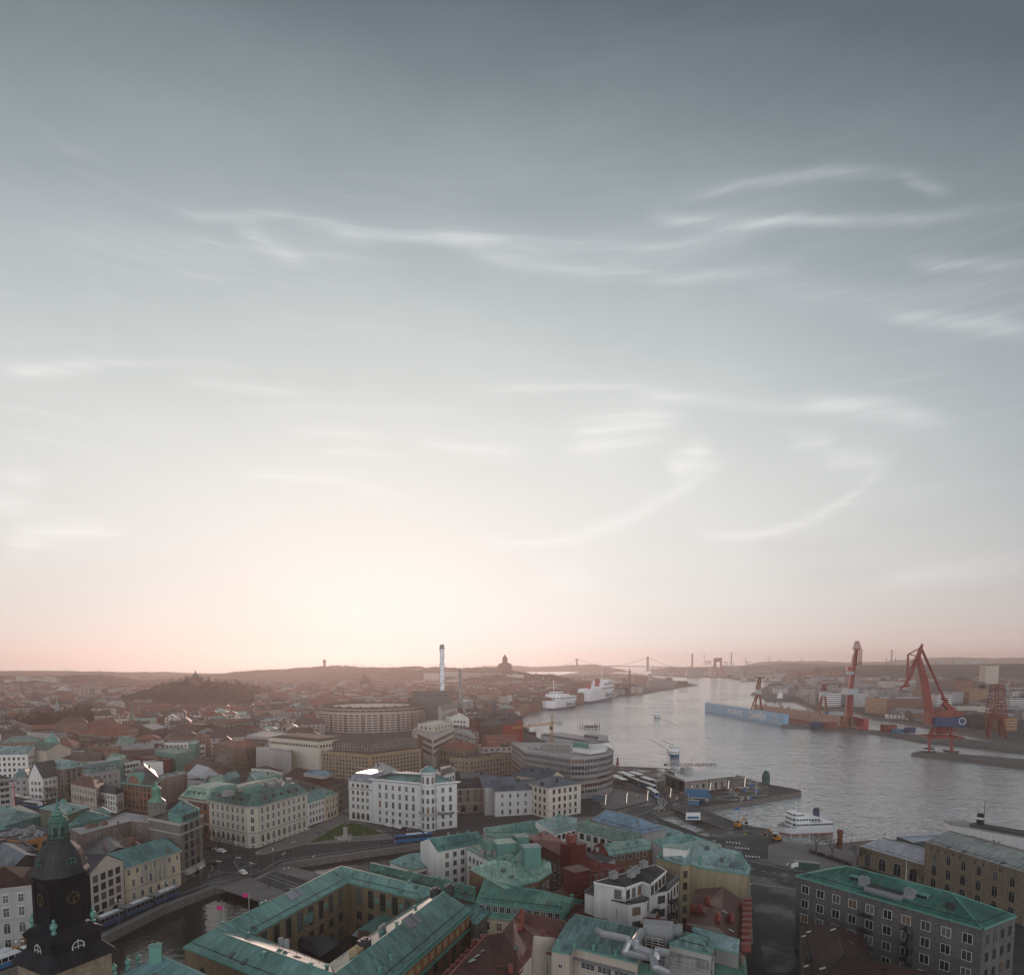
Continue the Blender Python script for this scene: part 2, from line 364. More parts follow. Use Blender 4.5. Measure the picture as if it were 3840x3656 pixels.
# south bank of the canal, from behind the church tower to the river
CAN=[g(b1,300,1310),g(b1,800,1148),g(b1,1270,912),g(b1,1660,764),g(b2,30,700),g(b2,250,577),g(b2,880,487),g(b2,1265,432),g(b3,500,222),g(b3,1090,186)]
d0=(CAN[0]-CAN[1]).normalized(); CAN=[CAN[0]+d0*120]+CAN
riverL=[g(z5,1240,243),g(z5,1130,262),g(z5,1075,286),g(z5,1400,303),g(z5,1510,323),g(z5,1750,363),g(z5,1960,402),g(z5,1650,446),g(z5,1450,484),g(z5,1250,502),g(z5,1060,532),g(z5,700,602),g(z5,640,632),g(z5,330,657),g(z5,130,707),
  g(t3,85,640),g(t3,100,705),g(t3,240,768),g(t3,420,850),g(t3,775,955),g(t3,800,968),g(t3,1080,980),g(t3,1280,992),g(t3,1720,1062),g(t3,1960,1098),g(t4,0,1108),g(t4,240,1148),g(t4,258,1162),
  g(b4,0,66),g(b3,1750,102),g(b3,1400,150),g(z3,1010,770),g(z3,920,735)]
q=[Vector((-7300,3950,0)),Vector((250,3950,0)),Vector((480,5000,0)),Vector((800,7380,0))]+riverL+CAN[::-1]+[Vector((-600,CAN[0].y,0)),Vector((-7300,CAN[0].y,0))]
slab('city_ground',q,GROUND,QUAY)
# north bank of the canal: the block nearest the viewer
def shift(i,d):
    p=CAN[i]; a=CAN[max(0,i-1)]; b=CAN[min(len(CAN)-1,i+1)]; e=(b-a).normalized(); return p+Vector((e.y,-e.x,0))*d
north=[shift(0,46),Vector((-82.5,146,0)),Vector((-61,207,0)),Vector((-42,254,0)),shift(8,24)]
north=north+[g(z3,560,800),g(z3,720,822),g(z3,1140,985),g(z3,1390,950),g(z3,1200,850),g(z3,1230,745),g(z3,1480,850),g(z3,1700,900),g(z3,1970,945),g(b4,90,400),g(b4,250,428),g(b4,450,430),g(b4,760,398),g(b4,1390,374),g(b4,2050,452)]
m,t,b=newmat('canal_water'); p=geopos(t); x,y,z=sep(p); h=noise(t,comb(t,x*.5,y*.5),1.0,3,.5,.3); bm=t.nodes.new('ShaderNodeBump'); bm.inputs['Strength'].default_value=.5; bm.inputs['Distance'].default_value=.22; t.links.new(h.k,bm.inputs['Height']); t.links.new(bm.outputs[0],b.inputs['Normal']); setc(t,b,(.022,.019,.015),.09,0,.5); b.inputs['IOR'].default_value=1.4
mb=MB(); mb.face([(v.x,v.y,WZ+.06) for v in [CAN[0]+Vector((-6,0,0))]+[c_+Vector((-2,3,0)) for c_ in CAN[1:9]]+[v+Vector((2,-3,0)) for v in north[4:0:-1]]+[north[0]]]); tag(mb.build('canal_water',m),kind='structure')
e=(north[-1]-north[-2]).normalized(); north+=[north[-1]+e*400,Vector((700,-200,0)),Vector((-700,-200,0)),Vector((-700,north[0].y,0))]
slab('north_bank_ground',north,GROUND,QUAY)
# north shore of the river
riverR=[g(z5,1460,240),g(z5,1480,264),g(z5,1490,288),g(z5,1510,303),g(z5,1700,317),g(z5,1970,329),g(z6,0,452),g(z6,480,466),g(z6,600,490),g(z6,640,505),g(z6,1090,505),g(z6,900,560),g(z6,740,640),g(z6,880,690),g(z6,900,716),g(z6,1220,720),g(z6,1270,745),g(z6,1430,812),g(z6,1750,815),
  g(z7,110,835),g(z7,300,895),g(z7,600,940),g(z7,900,992),g(z7,1200,1040),g(t4,1640,740),g(t4,1970,792)]
e=(riverR[-1]-riverR[-2]).normalized()
slab('north_shore_ground',riverR+[riverR[-1]+e*600,Vector((7300,riverR[-1].y,0)),Vector((7300,9300,0)),Vector((riverR[0].x+300,9300,0))],GROUND,QUAY)
CONC=M('pier_concrete',(.115,.11,.105),.85,0,.2,.4,.15)
slab('dock_pier',[g(t4,100,662),g(t4,300,668),g(t4,540,690),g(t4,850,712),g(t4,1180,770),g(t4,1600,815),g(t4,2100,868),g(t4,2100,812),g(t4,1600,765),g(t4,1240,735),g(t4,980,708),g(t4,720,682),g(t4,420,655),g(t4,120,640)],CONC,QUAY)
slab('crane_pier',[g(t4,1103,868),g(t4,1380,895),g(t4,1700,935),g(t4,2100,985),g(t4,2100,925),g(t4,1700,893),g(t4,1400,868),g(t4,1180,848)],CONC,QUAY)
# sheets laid on the ground
def sheet(name,pts,mat,z=.005,kind='structure'):
    q=[tuple(p[:2]) for p in pts]
    if area(q)<0: q=q[::-1]
    mb=MB(); mb.face([(*p,z) for p in q]); return tag(mb.build(name,mat),kind=kind)
def strip(name,pts,w,mat,z=.01,h=0.0):
    mb=MB(); L=[];Rr=[]
    for i,p in enumerate(pts):
        a=pts[max(0,i-1)];b=pts[min(len(pts)-1,i+1)]; e=(b-a); e.z=0; e.normalize(); n=Vector((-e.y,e.x,0)); L.append(p+n*w/2);Rr.append(p-n*w/2)
    for i in range(len(pts)-1):
        q=[Rr[i],Rr[i+1],L[i+1],L[i]]; mb.face([(v.x,v.y,z+h) for v in q])
        if h:
            for u,v in ((Rr[i],Rr[i+1]),(L[i+1],L[i])): mb.face([(u.x,u.y,z),(v.x,v.y,z),(v.x,v.y,z+h),(u.x,u.y,z+h)])
    return tag(mb.build(name,mat),kind='structure')
# canal street, square and quays
q1=[shift(i,-1.0) for i in range(1,9)]; q2=[shift(i,-9.5) for i in range(1,9)]
sheet('canal_road',[shift(i,-3.2) for i in range(1,9)]+[shift(i,-10.5) for i in range(1,9)][::-1],ASPH,.006)
strip('quay_pavement',[shift(i,-1.6) for i in range(1,9)],2.6,PAVE,.005,.12)
strip('lane_marking',[shift(i,-6.4) for i in range(2,9)],.22,LINE,.012)
sheet('square_paving',[g(b2,0,520),g(b2,380,430),g(b2,1100,380),g(b2,960,330),g(b2,640,190),g(b2,700,150),g(b2,560,230),g(b2,400,320),g(b2,0,480)],PAVE,.009)
sheet('square_lawn',[g(b2,400,418),g(b2,660,268),g(b2,810,270),g(b2,990,345),g(b2,740,368),g(b2,735,350),g(b2,590,368),g(b2,620,388)],LAWN,.016)
sheet('corner_road',[g(b1,1560,560),g(b1,1640,600),g(b1,1600,690),g(b1,1980,560),g(b1,1980,510),g(b1,1800,500),g(b1,1620,470)],ASPH,.011)
sheet('side_street',[g(b2,640,190),g(b2,720,120),g(b2,730,200),g(b2,900,255),g(b2,1120,330),g(b2,1000,330),g(b2,830,262)],ASPH,.011)
sheet('bridge_street',[g(b2,0,600),g(b2,420,712),g(b2,240,800),g(b2,-60,680),g(b1,1800,660),g(b1,1970,590)],ASPH,.013)
for i in range(2): strip('tram_track',[g(b1,1640+i*30,700-i*60),g(b2,0,625+i*28),g(b2,330,740+i*25)],.5,M('steel_rail',(.16,.16,.16),.4),.02)
# quay square by the ferry terminal
sheet('bus_road',[g(z3,180,330),g(z3,300,300),g(z3,680,480),g(z3,820,620),g(z3,760,700),g(z3,600,790),g(z3,720,870),g(z3,1100,1030),g(z3,900,1047),g(z3,500,860),g(z3,380,750),g(z3,240,735),g(z3,560,660),g(z3,620,600),g(z3,470,500),g(z3,180,370)],ASPH,.006)
sheet('site_ground',[g(z3,180,230),g(z3,700,270),g(z3,1600,320),g(z3,1970,440),g(z3,1970,560),g(z3,1100,690),g(z3,900,720),g(z3,760,480),g(z3,560,330)],SITE,.004)
sheet('site_ground',[g(z3,160,470),g(z3,420,520),g(z3,600,560),g(z3,600,620),g(z3,200,720),g(z3,60,700),g(z3,0,600)],PAVE,.007)
sheet('site_ground',[g(z3,1120,1010),g(z3,1450,900),g(z3,1700,920),g(z3,1970,960),g(z3,1970,1047),g(z3,1200,1047)],SITE,.004)
for k in range(3): strip('lane_marking',[g(z3,690-k*10+k*40,585),g(z3,720+k*38,640),g(z3,690+k*36,690),g(z3,640+k*30,722)],.35,LINE,.02)
# wide road on the right, with lanes and crossings
sheet('wide_road',[g(b3,1350,390),g(b3,1700,340),g(b3,1960,360),g(b4,0,560),g(b4,260,640),g(b4,300,800),g(b4,1000,1200),g(b4,1000,1500),g(b3,1970,1500),g(b3,1830,760),g(b3,1830,580)],ASPH,.005)
sheet('right_pavement',[g(b4,0,440),g(b4,110,400),g(b4,250,430),g(b4,700,440),g(b4,720,600),g(b4,260,640),g(b4,0,560)],PAVE,.01)
sheet('warehouse_road',[g(b4,640,610),g(b4,1200,740),g(b4,1970,960),g(b4,2100,1350),g(b4,1800,1350),g(b4,1700,900)],ASPH,.008)
for k in range(4):
    a=g(b3,1840,560+k*56); b=g(b4,240,640+k*46)
    for j in range(9):
        if k in(1,2) and j%2: continue
        strip('lane_marking',[a.lerp(b,j/9),a.lerp(b,(j+.8)/9)],.22,LINE,.013)
for (x,y) in ((1700,412),(1770,455),(1850,520)):
    for j in range(5):
        a=g(b3,x-50+j*24,y-7+j*2); b=g(b3,x-42+j*24,y+5+j*2); strip('crossing_stripe',[a,b],.6,LINE,.014)
sheet('wharf_planks',[g(b4,450,430),g(b4,760,398),g(b4,1390,374),g(b4,1390,440),g(b4,700,460)],WOODQ,.008)
# road bridges over the canal mouth
STEEL=M('grey_steel',(.17,.17,.175),.55,.3); DARK=M('dark_iron',(.03,.03,.032),.5,.3)
def deck(name,label,a,b,w,z,th,mat,rail=True):
    e=(b-a); e.z=0; L=e.length; e.normalize(); n=Vector((-e.y,e.x,0)); r=empty(name,(a+b)/2,label,'bridge')
    mb=MB(); q=[a-n*w/2,b-n*w/2,b+n*w/2,a+n*w/2]; mb.prism([(p.x,p.y) for p in q],z-th,z,0,True); mb.build('deck',mat,r,r.location)
    for s in (-1,1):
        mb=MB(); k=int(L/2.0)
        for i in range(k+1):
            p=a+e*(L*i/k)+n*s*(w/2-.15); mb.box((p.x,p.y,z),(.1,.1,1.1))
        for h in (.55,1.05):
            p=a+n*s*(w/2-.15); o=b+n*s*(w/2-.15); mb.bar((p.x,p.y,z+h),(o.x,o.y,z+h),.05)
        mb.build('railing',STEEL,r,r.location)
    k=max(2,int(L/9))
    for i in range(1,k):
        p=a+e*(L*i/k); mb=MB(); mb.box((p.x,p.y,WZ-2),(.8,w*.9,2-WZ+z-th),math.atan2(e.y,e.x)); mb.build('pier',QUAY,r,r.location)
    return r
deck('road_bridge','long low steel road bridge over the canal mouth with fenced sides',g(z3,985,705),g(z3,1640,960),15,.35,.7,ASPH)
deck('canal_bridge','short street bridge beside the glass roofed hall',g(z3,330,735),g(z3,480,850),24,.02,.6,ASPH)
# arched stone bridge
def stone_bridge():
    a=g(b1,1665,755); b=g(b2,240,590); e=(b-a); e.z=0; L=e.length; e.normalize(); n=Vector((e.y,-e.x,0)); r=empty('stone_bridge',(a+b)/2,'low arched stone bridge with balustrade crossing the canal at the bend','bridge')
    w=44
    mb=MB(); N=14; seg=[]
    for i in range(N+1):
        s=i/N; x=L*s; zz=WZ+.3+2.1*math.sin(PI*min(1,max(0,(s-.12)/.76)))**.7 if .12<s<.88 else WZ-2
        seg.append((a+e*x,zz))
    for side,rv in ((0,False),(w,True)):
        for i in range(N):
            p0,h0=seg[i];p1,h1=seg[i+1]; o=n*side; mb.face([(p0.x+o.x,p0.y+o.y,h0),(p1.x+o.x,p1.y+o.y,h1),(p1.x+o.x,p1.y+o.y,.9),(p0.x+o.x,p0.y+o.y,.9)],0,rev=rv)
    for i in range(N):
        p0,h0=seg[i];p1,h1=seg[i+1]; o=n*w; mb.face([(p0.x,p0.y,h0),(p1.x,p1.y,h1),(p1.x+o.x,p1.y+o.y,h1),(p0.x+o.x,p0.y+o.y,h0)],0)
    mb.build('arch_wall',QUAY,r,r.location)
    mb=MB(); q=[a,b,b+n*w,a+n*w]; mb.prism([(p.x,p.y) for p in q],-.5,.012); mb.build('deck',PAVE,r,r.location)
    for o in (0.3,w-.3):
        mb=MB(); k=int(L/1.2)
        for i in range(k+1):
            p=a+e*(L*i/k)+n*o; mb.box((p.x,p.y,.012),(.3,.3,.85),math.atan2(e.y,e.x))
        p=a+e*L/2+n*o; mb.box((p.x,p.y,.862),(L,.5,.18),math.atan2(e.y,e.x)); mb.build('parapet',QUAY,r,r.location)
stone_bridge()
# hills: long ridges that follow the skyline
def MHILL(name,c1,c2):
    m,t,b=newmat(name); p=geopos(t); n1=noise(t,p,.012,5,.7); n2=noise(t,p,.12,4,.7); c=mixc(t,n1.sm(.35,.65),c1,c2); f=n2*1.5+.25
    setc(t,b,mixc(t,1.0,c,comb(t,f,f,f),'MULTIPLY'),.95,0,.1); return m
HILLM=MHILL('bare_wood',(.030,.022,.018),(.055,.04,.032)); 
def hill(name,sil,Y,depth,z0=0,seed=1,bump=6,n=150,mat=None,front=None):
    r=random.Random(seed); P=[UY(px,py,Y) for px,py in sil]; x0,x1=P[0].x,P[-1].x; mb=MB(); rows=14; grid=[]
    def crest(x):
        for i in range(len(P)-1):
            if P[i].x<=x<=P[i+1].x:
                f=(x-P[i].x)/max(1e-6,P[i+1].x-P[i].x); f=f*f*(3-2*f); return P[i].z*(1-f)+P[i+1].z*f
        return P[-1].z
    front=front or depth
    for j in range(rows+1):
        v=j/rows; row=[]
        for i in range(n+1):
            x=x0+(x1-x0)*i/n; zc=crest(x); yy=Y-front+(front+depth)*v; s=(yy-(Y-front))/front if yy<Y else 1-(yy-Y)/depth
            h=z0+(zc-z0)*(math.sin(max(0,s)*PI/2)**1.1)
            if 0<j<rows: h+=r.uniform(-1,.6)*bump*min(1,s*1.5)
            row.append((x+r.uniform(-.3,.3)*(x1-x0)/n,yy,h))
        grid.append(row)
    for j in range(rows):
        for i in range(n): mb.face([grid[j][i],grid[j][i+1],grid[j+1][i+1],grid[j+1][i]])
    o=mb.build(name,mat or HILLM,smooth=False); return tag(o,kind='structure')
A8=lambda *l:[z8(x,y) for x,y in l]
hill('far_hill',[(-900,2525)]+A8((0,118),(150,128),(300,122),(340,112),(480,116),(600,130),(820,124),(1000,128),(1200,138),(1330,132),(1400,124),(1600,140),(1850,152),(1970,172))+[t1(1450,285),t1(1700,300),t1(1970,330)],3800,900,0,2,9)
hill('wooded_hill',[(-700,2560)]+A8((0,175),(200,185),(500,215),(650,195),(800,172),(950,162),(1050,178),(1180,205),(1300,245),(1420,300),(1500,330)),2300,420,0,3,7)
hill('wooded_hill',A8((1560,330),(1650,265),(1740,228),(1850,212),(1970,200))+[t1(1330,300),t1(1420,330),t1(1500,360)],2700,500,0,4,6,60)
hill('castle_hill',[t1(1130,400),t1(1250,360),t1(1340,335),t1(1430,315),t1(1505,312),t1(1560,318),t1(1640,350),t1(1730,330),t1(1800,345),t1(1900,385),t1(2000,420)],1350,190,0,5,5,90)
hill('far_hill',[t1(1200,320),t1(1330,275),t1(1480,265),t1(1600,264),t1(1740,270),t1(1970,268)],3650,500,0,6,4,60)
hill('glowing_hill',[t1(1540,300),t1(1650,280),t1(1760,262),t1(1850,245),t1(1970,238),t2(80,232),t2(250,225),t2(400,212),t2(520,203),t2(640,196),t2(720,204),t2(800,216),t2(900,230)],3400,700,0,7,7)
hill('town_hill',[t2(420,300),t2(560,240),t2(700,215),t2(850,207),t2(960,213),t2(1100,210),t2(1200,200),t2(1300,210),t2(1450,207),t2(1600,215),t2(1750,205),t2(1850,212),t3(-30,215),t3(60,240),t3(200,270),t3(330,300)],3000,600,0,8,5,110)
hill('church_hill',[t2(1700,270),t2(1800,240),t2(1870,236),t2(1960,236),t3(60,248),t3(150,262),t3(300,262),t3(420,290),t3(520,330)],2500,350,0,9,6,80)
hill('far_hill',[t2(1650,215),t2(1780,200),t2(1900,198),t3(30,196),t3(160,206),t3(330,200),t3(450,192),t3(560,188),t3(620,186),t3(700,200),t3(780,216),t3(830,232)],6200,700,0,10,6)
hill('far_hill',[t3(1080,262),t3(1110,238),t3(1160,218),t3(1250,208),t3(1400,206),t3(1600,205),t3(1800,198),t3(1970,190),t4(200,178),t4(400,185),t4(700,195),t4(1100,190),t4(1600,185),t4(2400,200)],5600,400,0,11,5,160)
hill('far_hill',[t3(1700,200),t3(1970,165),t4(200,160),t4(420,160),t4(600,170),t4(860,165),t4(1050,150),t4(1200,137),t4(1420,128),t4(1650,138),t4(1970,134),t4(2600,120),t4(4200,150)],8200,500,0,12,8,140)
hill('wooded_hill',[t4(300,230),t4(700,205),t4(860,192),t4(1060,196),t4(1300,190),t4(1600,188),t4(1970,182),t4(2600,190)],3600,900,0,13,6,110)
# air
m=bpy.data.materials.new('haze_air'); m.use_nodes=True; t=m.node_tree; t.nodes.clear(); o=t.nodes.new('ShaderNodeOutputMaterial'); v=t.nodes.new('ShaderNodeVolumePrincipled')
v.inputs['Color'].default_value=(1.0,.86,.825,1); v.inputs['Density'].default_value=.00012; v.inputs['Anisotropy'].default_value=.6; t.links.new(v.outputs[0],o.inputs['Volume'])
mb=MB(); mb.prism([(-7600,-300),(7600,-300),(7600,9600),(-7600,9600)],-6.5,190,0,True); hz=mb.build('haze',m); tag(hz,kind='stuff')
# ---------------------------------------------------------------- buildings
def WINMESH(w,h,style,fm):
    k=('win',round(w,2),round(h,2),style,fm.name)
    if k in _mc: return _mc[k]
    mb=MB(); f=.09 if style!='thin' else .05     # local x along the wall, -y outward, z up; origin at the bottom centre
    d=.10
    def fr(x0,x1,zz0,zz1,y=-d,m=0): mb.box(((x0+x1)/2,y/2,zz0),(x1-x0,-y,zz1-zz0),0,m)
    if style=='arch':
        n=8; r=w/2; pts=[(-r,0),(r,0)]+[(r*math.cos(PI*i/n),h-r+r*math.sin(PI*i/n)) for i in range(n+1)]
        mb.face([(x,-.05,z) for x,z in pts],1)
        o=[(r*1.14*math.cos(PI*i/n),h-r+r*1.14*math.sin(PI*i/n)) for i in range(n+1)]; o=[(r*1.14,0)]+o+[(-r*1.14,0)]; ii=[(r,0)]+pts[2:]+[(-r,0)]
        for i in range(len(o)-1): mb.face([(o[i][0],-d,o[i][1]),(o[i+1][0],-d,o[i+1][1]),(ii[i+1][0],-d,ii[i+1][1]),(ii[i][0],-d,ii[i][1])],0,rev=True)
        fr(-.03,.03,.05,h-.1,-.08); fr(-r,r,h-r-.03,h-r+.03,-.08)
    elif style=='round':
        n=12; r=w/2; mb.face([(r*math.cos(2*PI*i/n),-.05,r+r*math.sin(2*PI*i/n)) for i in range(n)],1)
        for i in range(n):
            a=[2*PI*i/n,2*PI*(i+1)/n]; mb.face([(r*k*math.cos(q),-d,r+r*k*math.sin(q)) for k,q in ((1,a[0]),(1.18,a[0]),(1.18,a[1]),(1,a[1]))],0)
        fr(-.05,.05,.1,h-.1,-.09); fr(-r,r,r-.05,r+.05,-.09)
    else:
        mb.face([(-w/2,-.04,0),(w/2,-.04,0),(w/2,-.04,h),(-w/2,-.04,h)],1)
        fr(-w/2-f,-w/2,-f,h+f); fr(w/2,w/2+f,-f,h+f); fr(-w/2,w/2,h,h+f); fr(-w/2,w/2,-f,0)
        if style in('cross','std','hood'):
            fr(-.035,.035,0,h,-.07)
            if style=='cross' or style=='hood': fr(-w/2,w/2,h*.62,h*.62+.06,-.07)
        if style=='hood': fr(-w/2-.25,w/2+.25,h+.25,h+.45,-.28)
        if style=='grid':
            for q in(.33,.67): fr(w*(q-.5)-.04,w*(q-.5)+.04,0,h,-.07)
            for q in(.25,.5,.75): fr(-w/2,w/2,h*q,h*q+.06,-.07)
        if style in('sill','hood','cross'): fr(-w/2-.12,w/2+.12,-f-.1,-f,-.2)
    me=mb.build('window',[fm,MGLASS()]); m=me.data; bpy.data.objects.remove(me); _mc[k]=m; return m
FRW=M('white_frame',(.55,.54,.52),.6); FRD=M('dark_frame',(.06,.055,.05),.6); FRB=M('brown_frame',(.12,.075,.045),.6); FRG=M('green_frame',(.05,.09,.075),.6); FRS=M('stone_frame',(.33,.31,.28),.8)
def center(q): return Vector((sum(p[0] for p in q)/len(q),sum(p[1] for p in q)/len(q),0))
def windows(root,a,b,z0,spec,count=None):
    """one row set on the wall a->b (outside on the right-hand side): floors of separate windows"""
    a=Vector(a[:2]);b=Vector(b[:2]); L=(b-a).length; e=(b-a)/L; rz=math.atan2(e.y,e.x)
    fm=spec.get('fm',FRW)
    for row in spec['rows']:
        z,w,h,st=row[:4]; sp=row[4] if len(row)>4 else spec['sp']; n=max(1,int((L-2*spec.get('mg',1.0)+ (sp-w))/sp)); x0=(L-(n-1)*sp)/2
        m=WINMESH(w,h,st,row[5] if len(row)>5 else fm)
        for i in range(n):
            if i in spec.get('skip',()): continue
            NW[root.name]=NW.get(root.name,0)+1
            p=a+e*(x0+i*sp)
            if NW[root.name]>100: EXTRA.setdefault(root.name,(root,[]))[1].append((m,p.x-root.location.x,p.y-root.location.y,z0+z-root.location.z,rz)); continue
            put(m,'window',root,(p.x-root.location.x,p.y-root.location.y,z0+z-root.location.z),rz)
NW={}; EXTRA={}
def flush_extra():
    for root,lst in EXTRA.values():
        V=[];Fc=[];MI=[];mats=[]
        for m,x,y,z,rz in lst:
            k=len(V); c,s=math.cos(rz),math.sin(rz); V+=[(x+v.co.x*c-v.co.y*s,y+v.co.x*s+v.co.y*c,z+v.co.z) for v in m.vertices]
            mm=[]
            for q in m.materials:
                if q not in mats: mats.append(q)
                mm.append(mats.index(q))
            for p in m.polygons: Fc.append(tuple(k+i for i in p.vertices)); MI.append(mm[p.material_index])
        me=bpy.data.meshes.new('window'); me.from_pydata(V,[],Fc)
        for q in mats: me.materials.append(q)
        me.polygons.foreach_set('material_index',MI); o=bpy.data.objects.new('window',me); col.objects.link(o); o.parent=root; o['kind']='stuff'
    EXTRA.clear()
def fl(n,h,w,wh,st='std',z1=1.2,sp=None,top=None):     # rows for n equal floors
    return [(z1+i*h,w,wh,st)+((sp,) if sp else ()) for i in range(n)]
def front(a,b):       # does the wall a->b (counter-clockwise polygon) face the viewer?
    e=Vector(b[:2])-Vector(a[:2]); n=Vector((e.y,-e.x)); mid=(Vector(a[:2])+Vector(b[:2]))/2; return n.dot(-mid)>0
def chimney_mesh(w,d,h,kind):
    k=('chim',w,d,h,kind.name)
    if k not in _mc:
        mb=MB(); mb.box((0,0,-.8),(w,d,h+.8)); mb.box((0,0,h),(w+.25,d+.25,.18)); 
        for i in (-1,1): mb.box((i*w*.22,0,h+.18),(w*.25,d*.5,.35))
        o=mb.build('chimney',kind); _mc[k]=o.data; bpy.data.objects.remove(o)
    return _mc[k]
def skylight_mesh(w,h):
    k=('sky',w,h)
    if k not in _mc:
        mb=MB(); mb.box((0,0,-.05),(w+.2,h+.2,.14),0,0); mb.face([(-w/2,-h/2,.10),(w/2,-h/2,.10),(w/2,h/2,.10),(-w/2,h/2,.10)],1)
        o=mb.build('skylight',[DARK,MGLASS('skylight_glass',(.12,.14,.15))]); _mc[k]=o.data; bpy.data.objects.remove(o)
    return _mc[k]
def vent_mesh(kind):
    k=('vent',kind.name)
    if k not in _mc:
        mb=MB(); mb.lathe([(.35,-.3),(.35,.7),(.55,.75),(.55,.95),(0,1.15)],(0,0,0),10); o=mb.build('vent',kind); _mc[k]=o.data; bpy.data.objects.remove(o)
    return _mc[k]
def dormer_mesh(w,h,d,kind,fm):
    k=('dorm',w,h,d,kind.name,fm.name)
    if k not in _mc:
        mb=MB(); mb.prism([(-w/2,0),(w/2,0),(w/2,d),(-w/2,d)],0,h,0); mb.face([(-w/2-.2,-.2,h),(w/2+.2,-.2,h),(w/2+.2,d,h+.25),(-w/2-.2,d,h+.25)],0); mb.face([(-w/2-.2,-.2,h),(w/2+.2,-.2,h),(w/2+.2,-.2,h+.12),(-w/2-.2,-.2,h+.12)],0)
        mb.face([(-w/2+.12,-.03,.15),(w/2-.12,-.03,.15),(w/2-.12,-.03,h-.12),(-w/2+.12,-.03,h-.12)],1)
        mb.box((0,-.03,.15),(.08,.06,h-.3),0,2)
        o=mb.build('dormer',[kind,MGLASS(),fm]); _mc[k]=o.data; bpy.data.objects.remove(o)
    return _mc[k]
def onroof(root,faces,what,n,r,edge=1.2):
    """scatter n small fittings over the roof planes"""
    F_=[f for f in faces if len(f)>=3]; A=[]
    for f in F_:
        s=0
        for i in range(1,len(f)-1): s+=((f[i]-f[0]).cross(f[i+1]-f[0])).length/2
        A.append(s)
    for _ in range(n):
        f=r.choices(F_,A)[0]; c=sum(f,Vector())/len(f); i=r.randrange(len(f)); a,b=f[i],f[(i+1)%len(f)]; s,q=r.random(),r.random(); 
        p=c.lerp(a.lerp(b,s),min(.85,q**.5)); nrm=(f[1]-f[0]).cross(f[2]-f[0]).normalized(); nrm=nrm if nrm.z>0 else -nrm
        nm,me=what(r); o=put(me,nm,root,p-root.location)
        if nm=='skylight' and nrm.z<.999:
            up=(Vector((0,0,1))-nrm*nrm.z).normalized(); x=up.cross(nrm); 
            from mathutils import Matrix
            o.rotation_euler=Matrix((x,up,nrm)).transposed().to_euler(); o.location=p-root.location+nrm*.02
        else: o.rotation_euler=(0,0,math.atan2(f[1].y-f[0].y,f[1].x-f[0].x))
def poly_roof(q,H,kind,rh,inset=None,ov=.45):
    """roof planes over the counter-clockwise polygon q; returns (roof faces, gable wall faces)"""
    o=offset(q,-ov) if kind!='flat' else q
    dz=lambda p,z:Vector((p[0],p[1],z)); fs=[];gb=[]; n=len(q)
    if kind=='flat':
        i=offset(q,.35)
        fs.append([dz(p,H-.55) for p in i])
        for k in range(n):
            a,b,c,d=q[k],q[(k+1)%n],i[(k+1)%n],i[k]; fs.append([dz(a,H),dz(b,H),dz(c,H),dz(d,H)]); fs.append([dz(d,H),dz(c,H),dz(c,H-.55),dz(d,H-.55)])
        return fs,gb
    if kind=='mansard':
        i=offset(q,inset or 2.5); j=offset(i,rh*.9 if len(q)>4 else min(5,(inset or 2.5)*1.6))
        for k in range(n):
            a,b=o[k],o[(k+1)%n]; c,d=i[(k+1)%n],i[k]; fs.append([dz(a,H),dz(b,H),dz(c,H+rh),dz(d,H+rh)])
        fs.append([dz(p,H+rh+.02) for p in i]); return fs,gb
    if n!=4: return poly_roof(q,H,'mansard',rh,inset or 3,ov)
    e0=(Vector(o[1])-Vector(o[0])).length; e1=(Vector(o[2])-Vector(o[1])).length
    if e0<e1: o=o[1:]+o[:1]; q=q[1:]+q[:1]
    m=lambda a,b,f=.5:Vector(a).lerp(Vector(b),f)
    A=m(o[3],o[0]);B=m(o[1],o[2])
    if kind=='hip':
        L=(B-A).length; w=min(e0,e1)/2; f=min(.48,(w if inset is None else inset)/L); A,B=A.lerp(B,f),A.lerp(B,1-f)
        fs+=[[dz(o[0],H),dz(o[1],H),dz(B,H+rh),dz(A,H+rh)],[dz(o[2],H),dz(o[3],H),dz(A,H+rh),dz(B,H+rh)],[dz(o[1],H),dz(o[2],H),dz(B,H+rh)],[dz(o[3],H),dz(o[0],H),dz(A,H+rh)]]
    else:
        fs+=[[dz(o[0],H-.1),dz(o[1],H-.1),dz(B,H+rh),dz(A,H+rh)],[dz(o[2],H-.1),dz(o[3],H-.1),dz(A,H+rh),dz(B,H+rh)]]
        a,b=m(q[3],q[0]),m(q[1],q[2]); gb+=[[dz(q[1],H),dz(q[2],H),dz(b,H+rh-.15)],[dz(q[3],H),dz(q[0],H),dz(a,H+rh-.15)]]
    return fs,gb
FOOT=[]
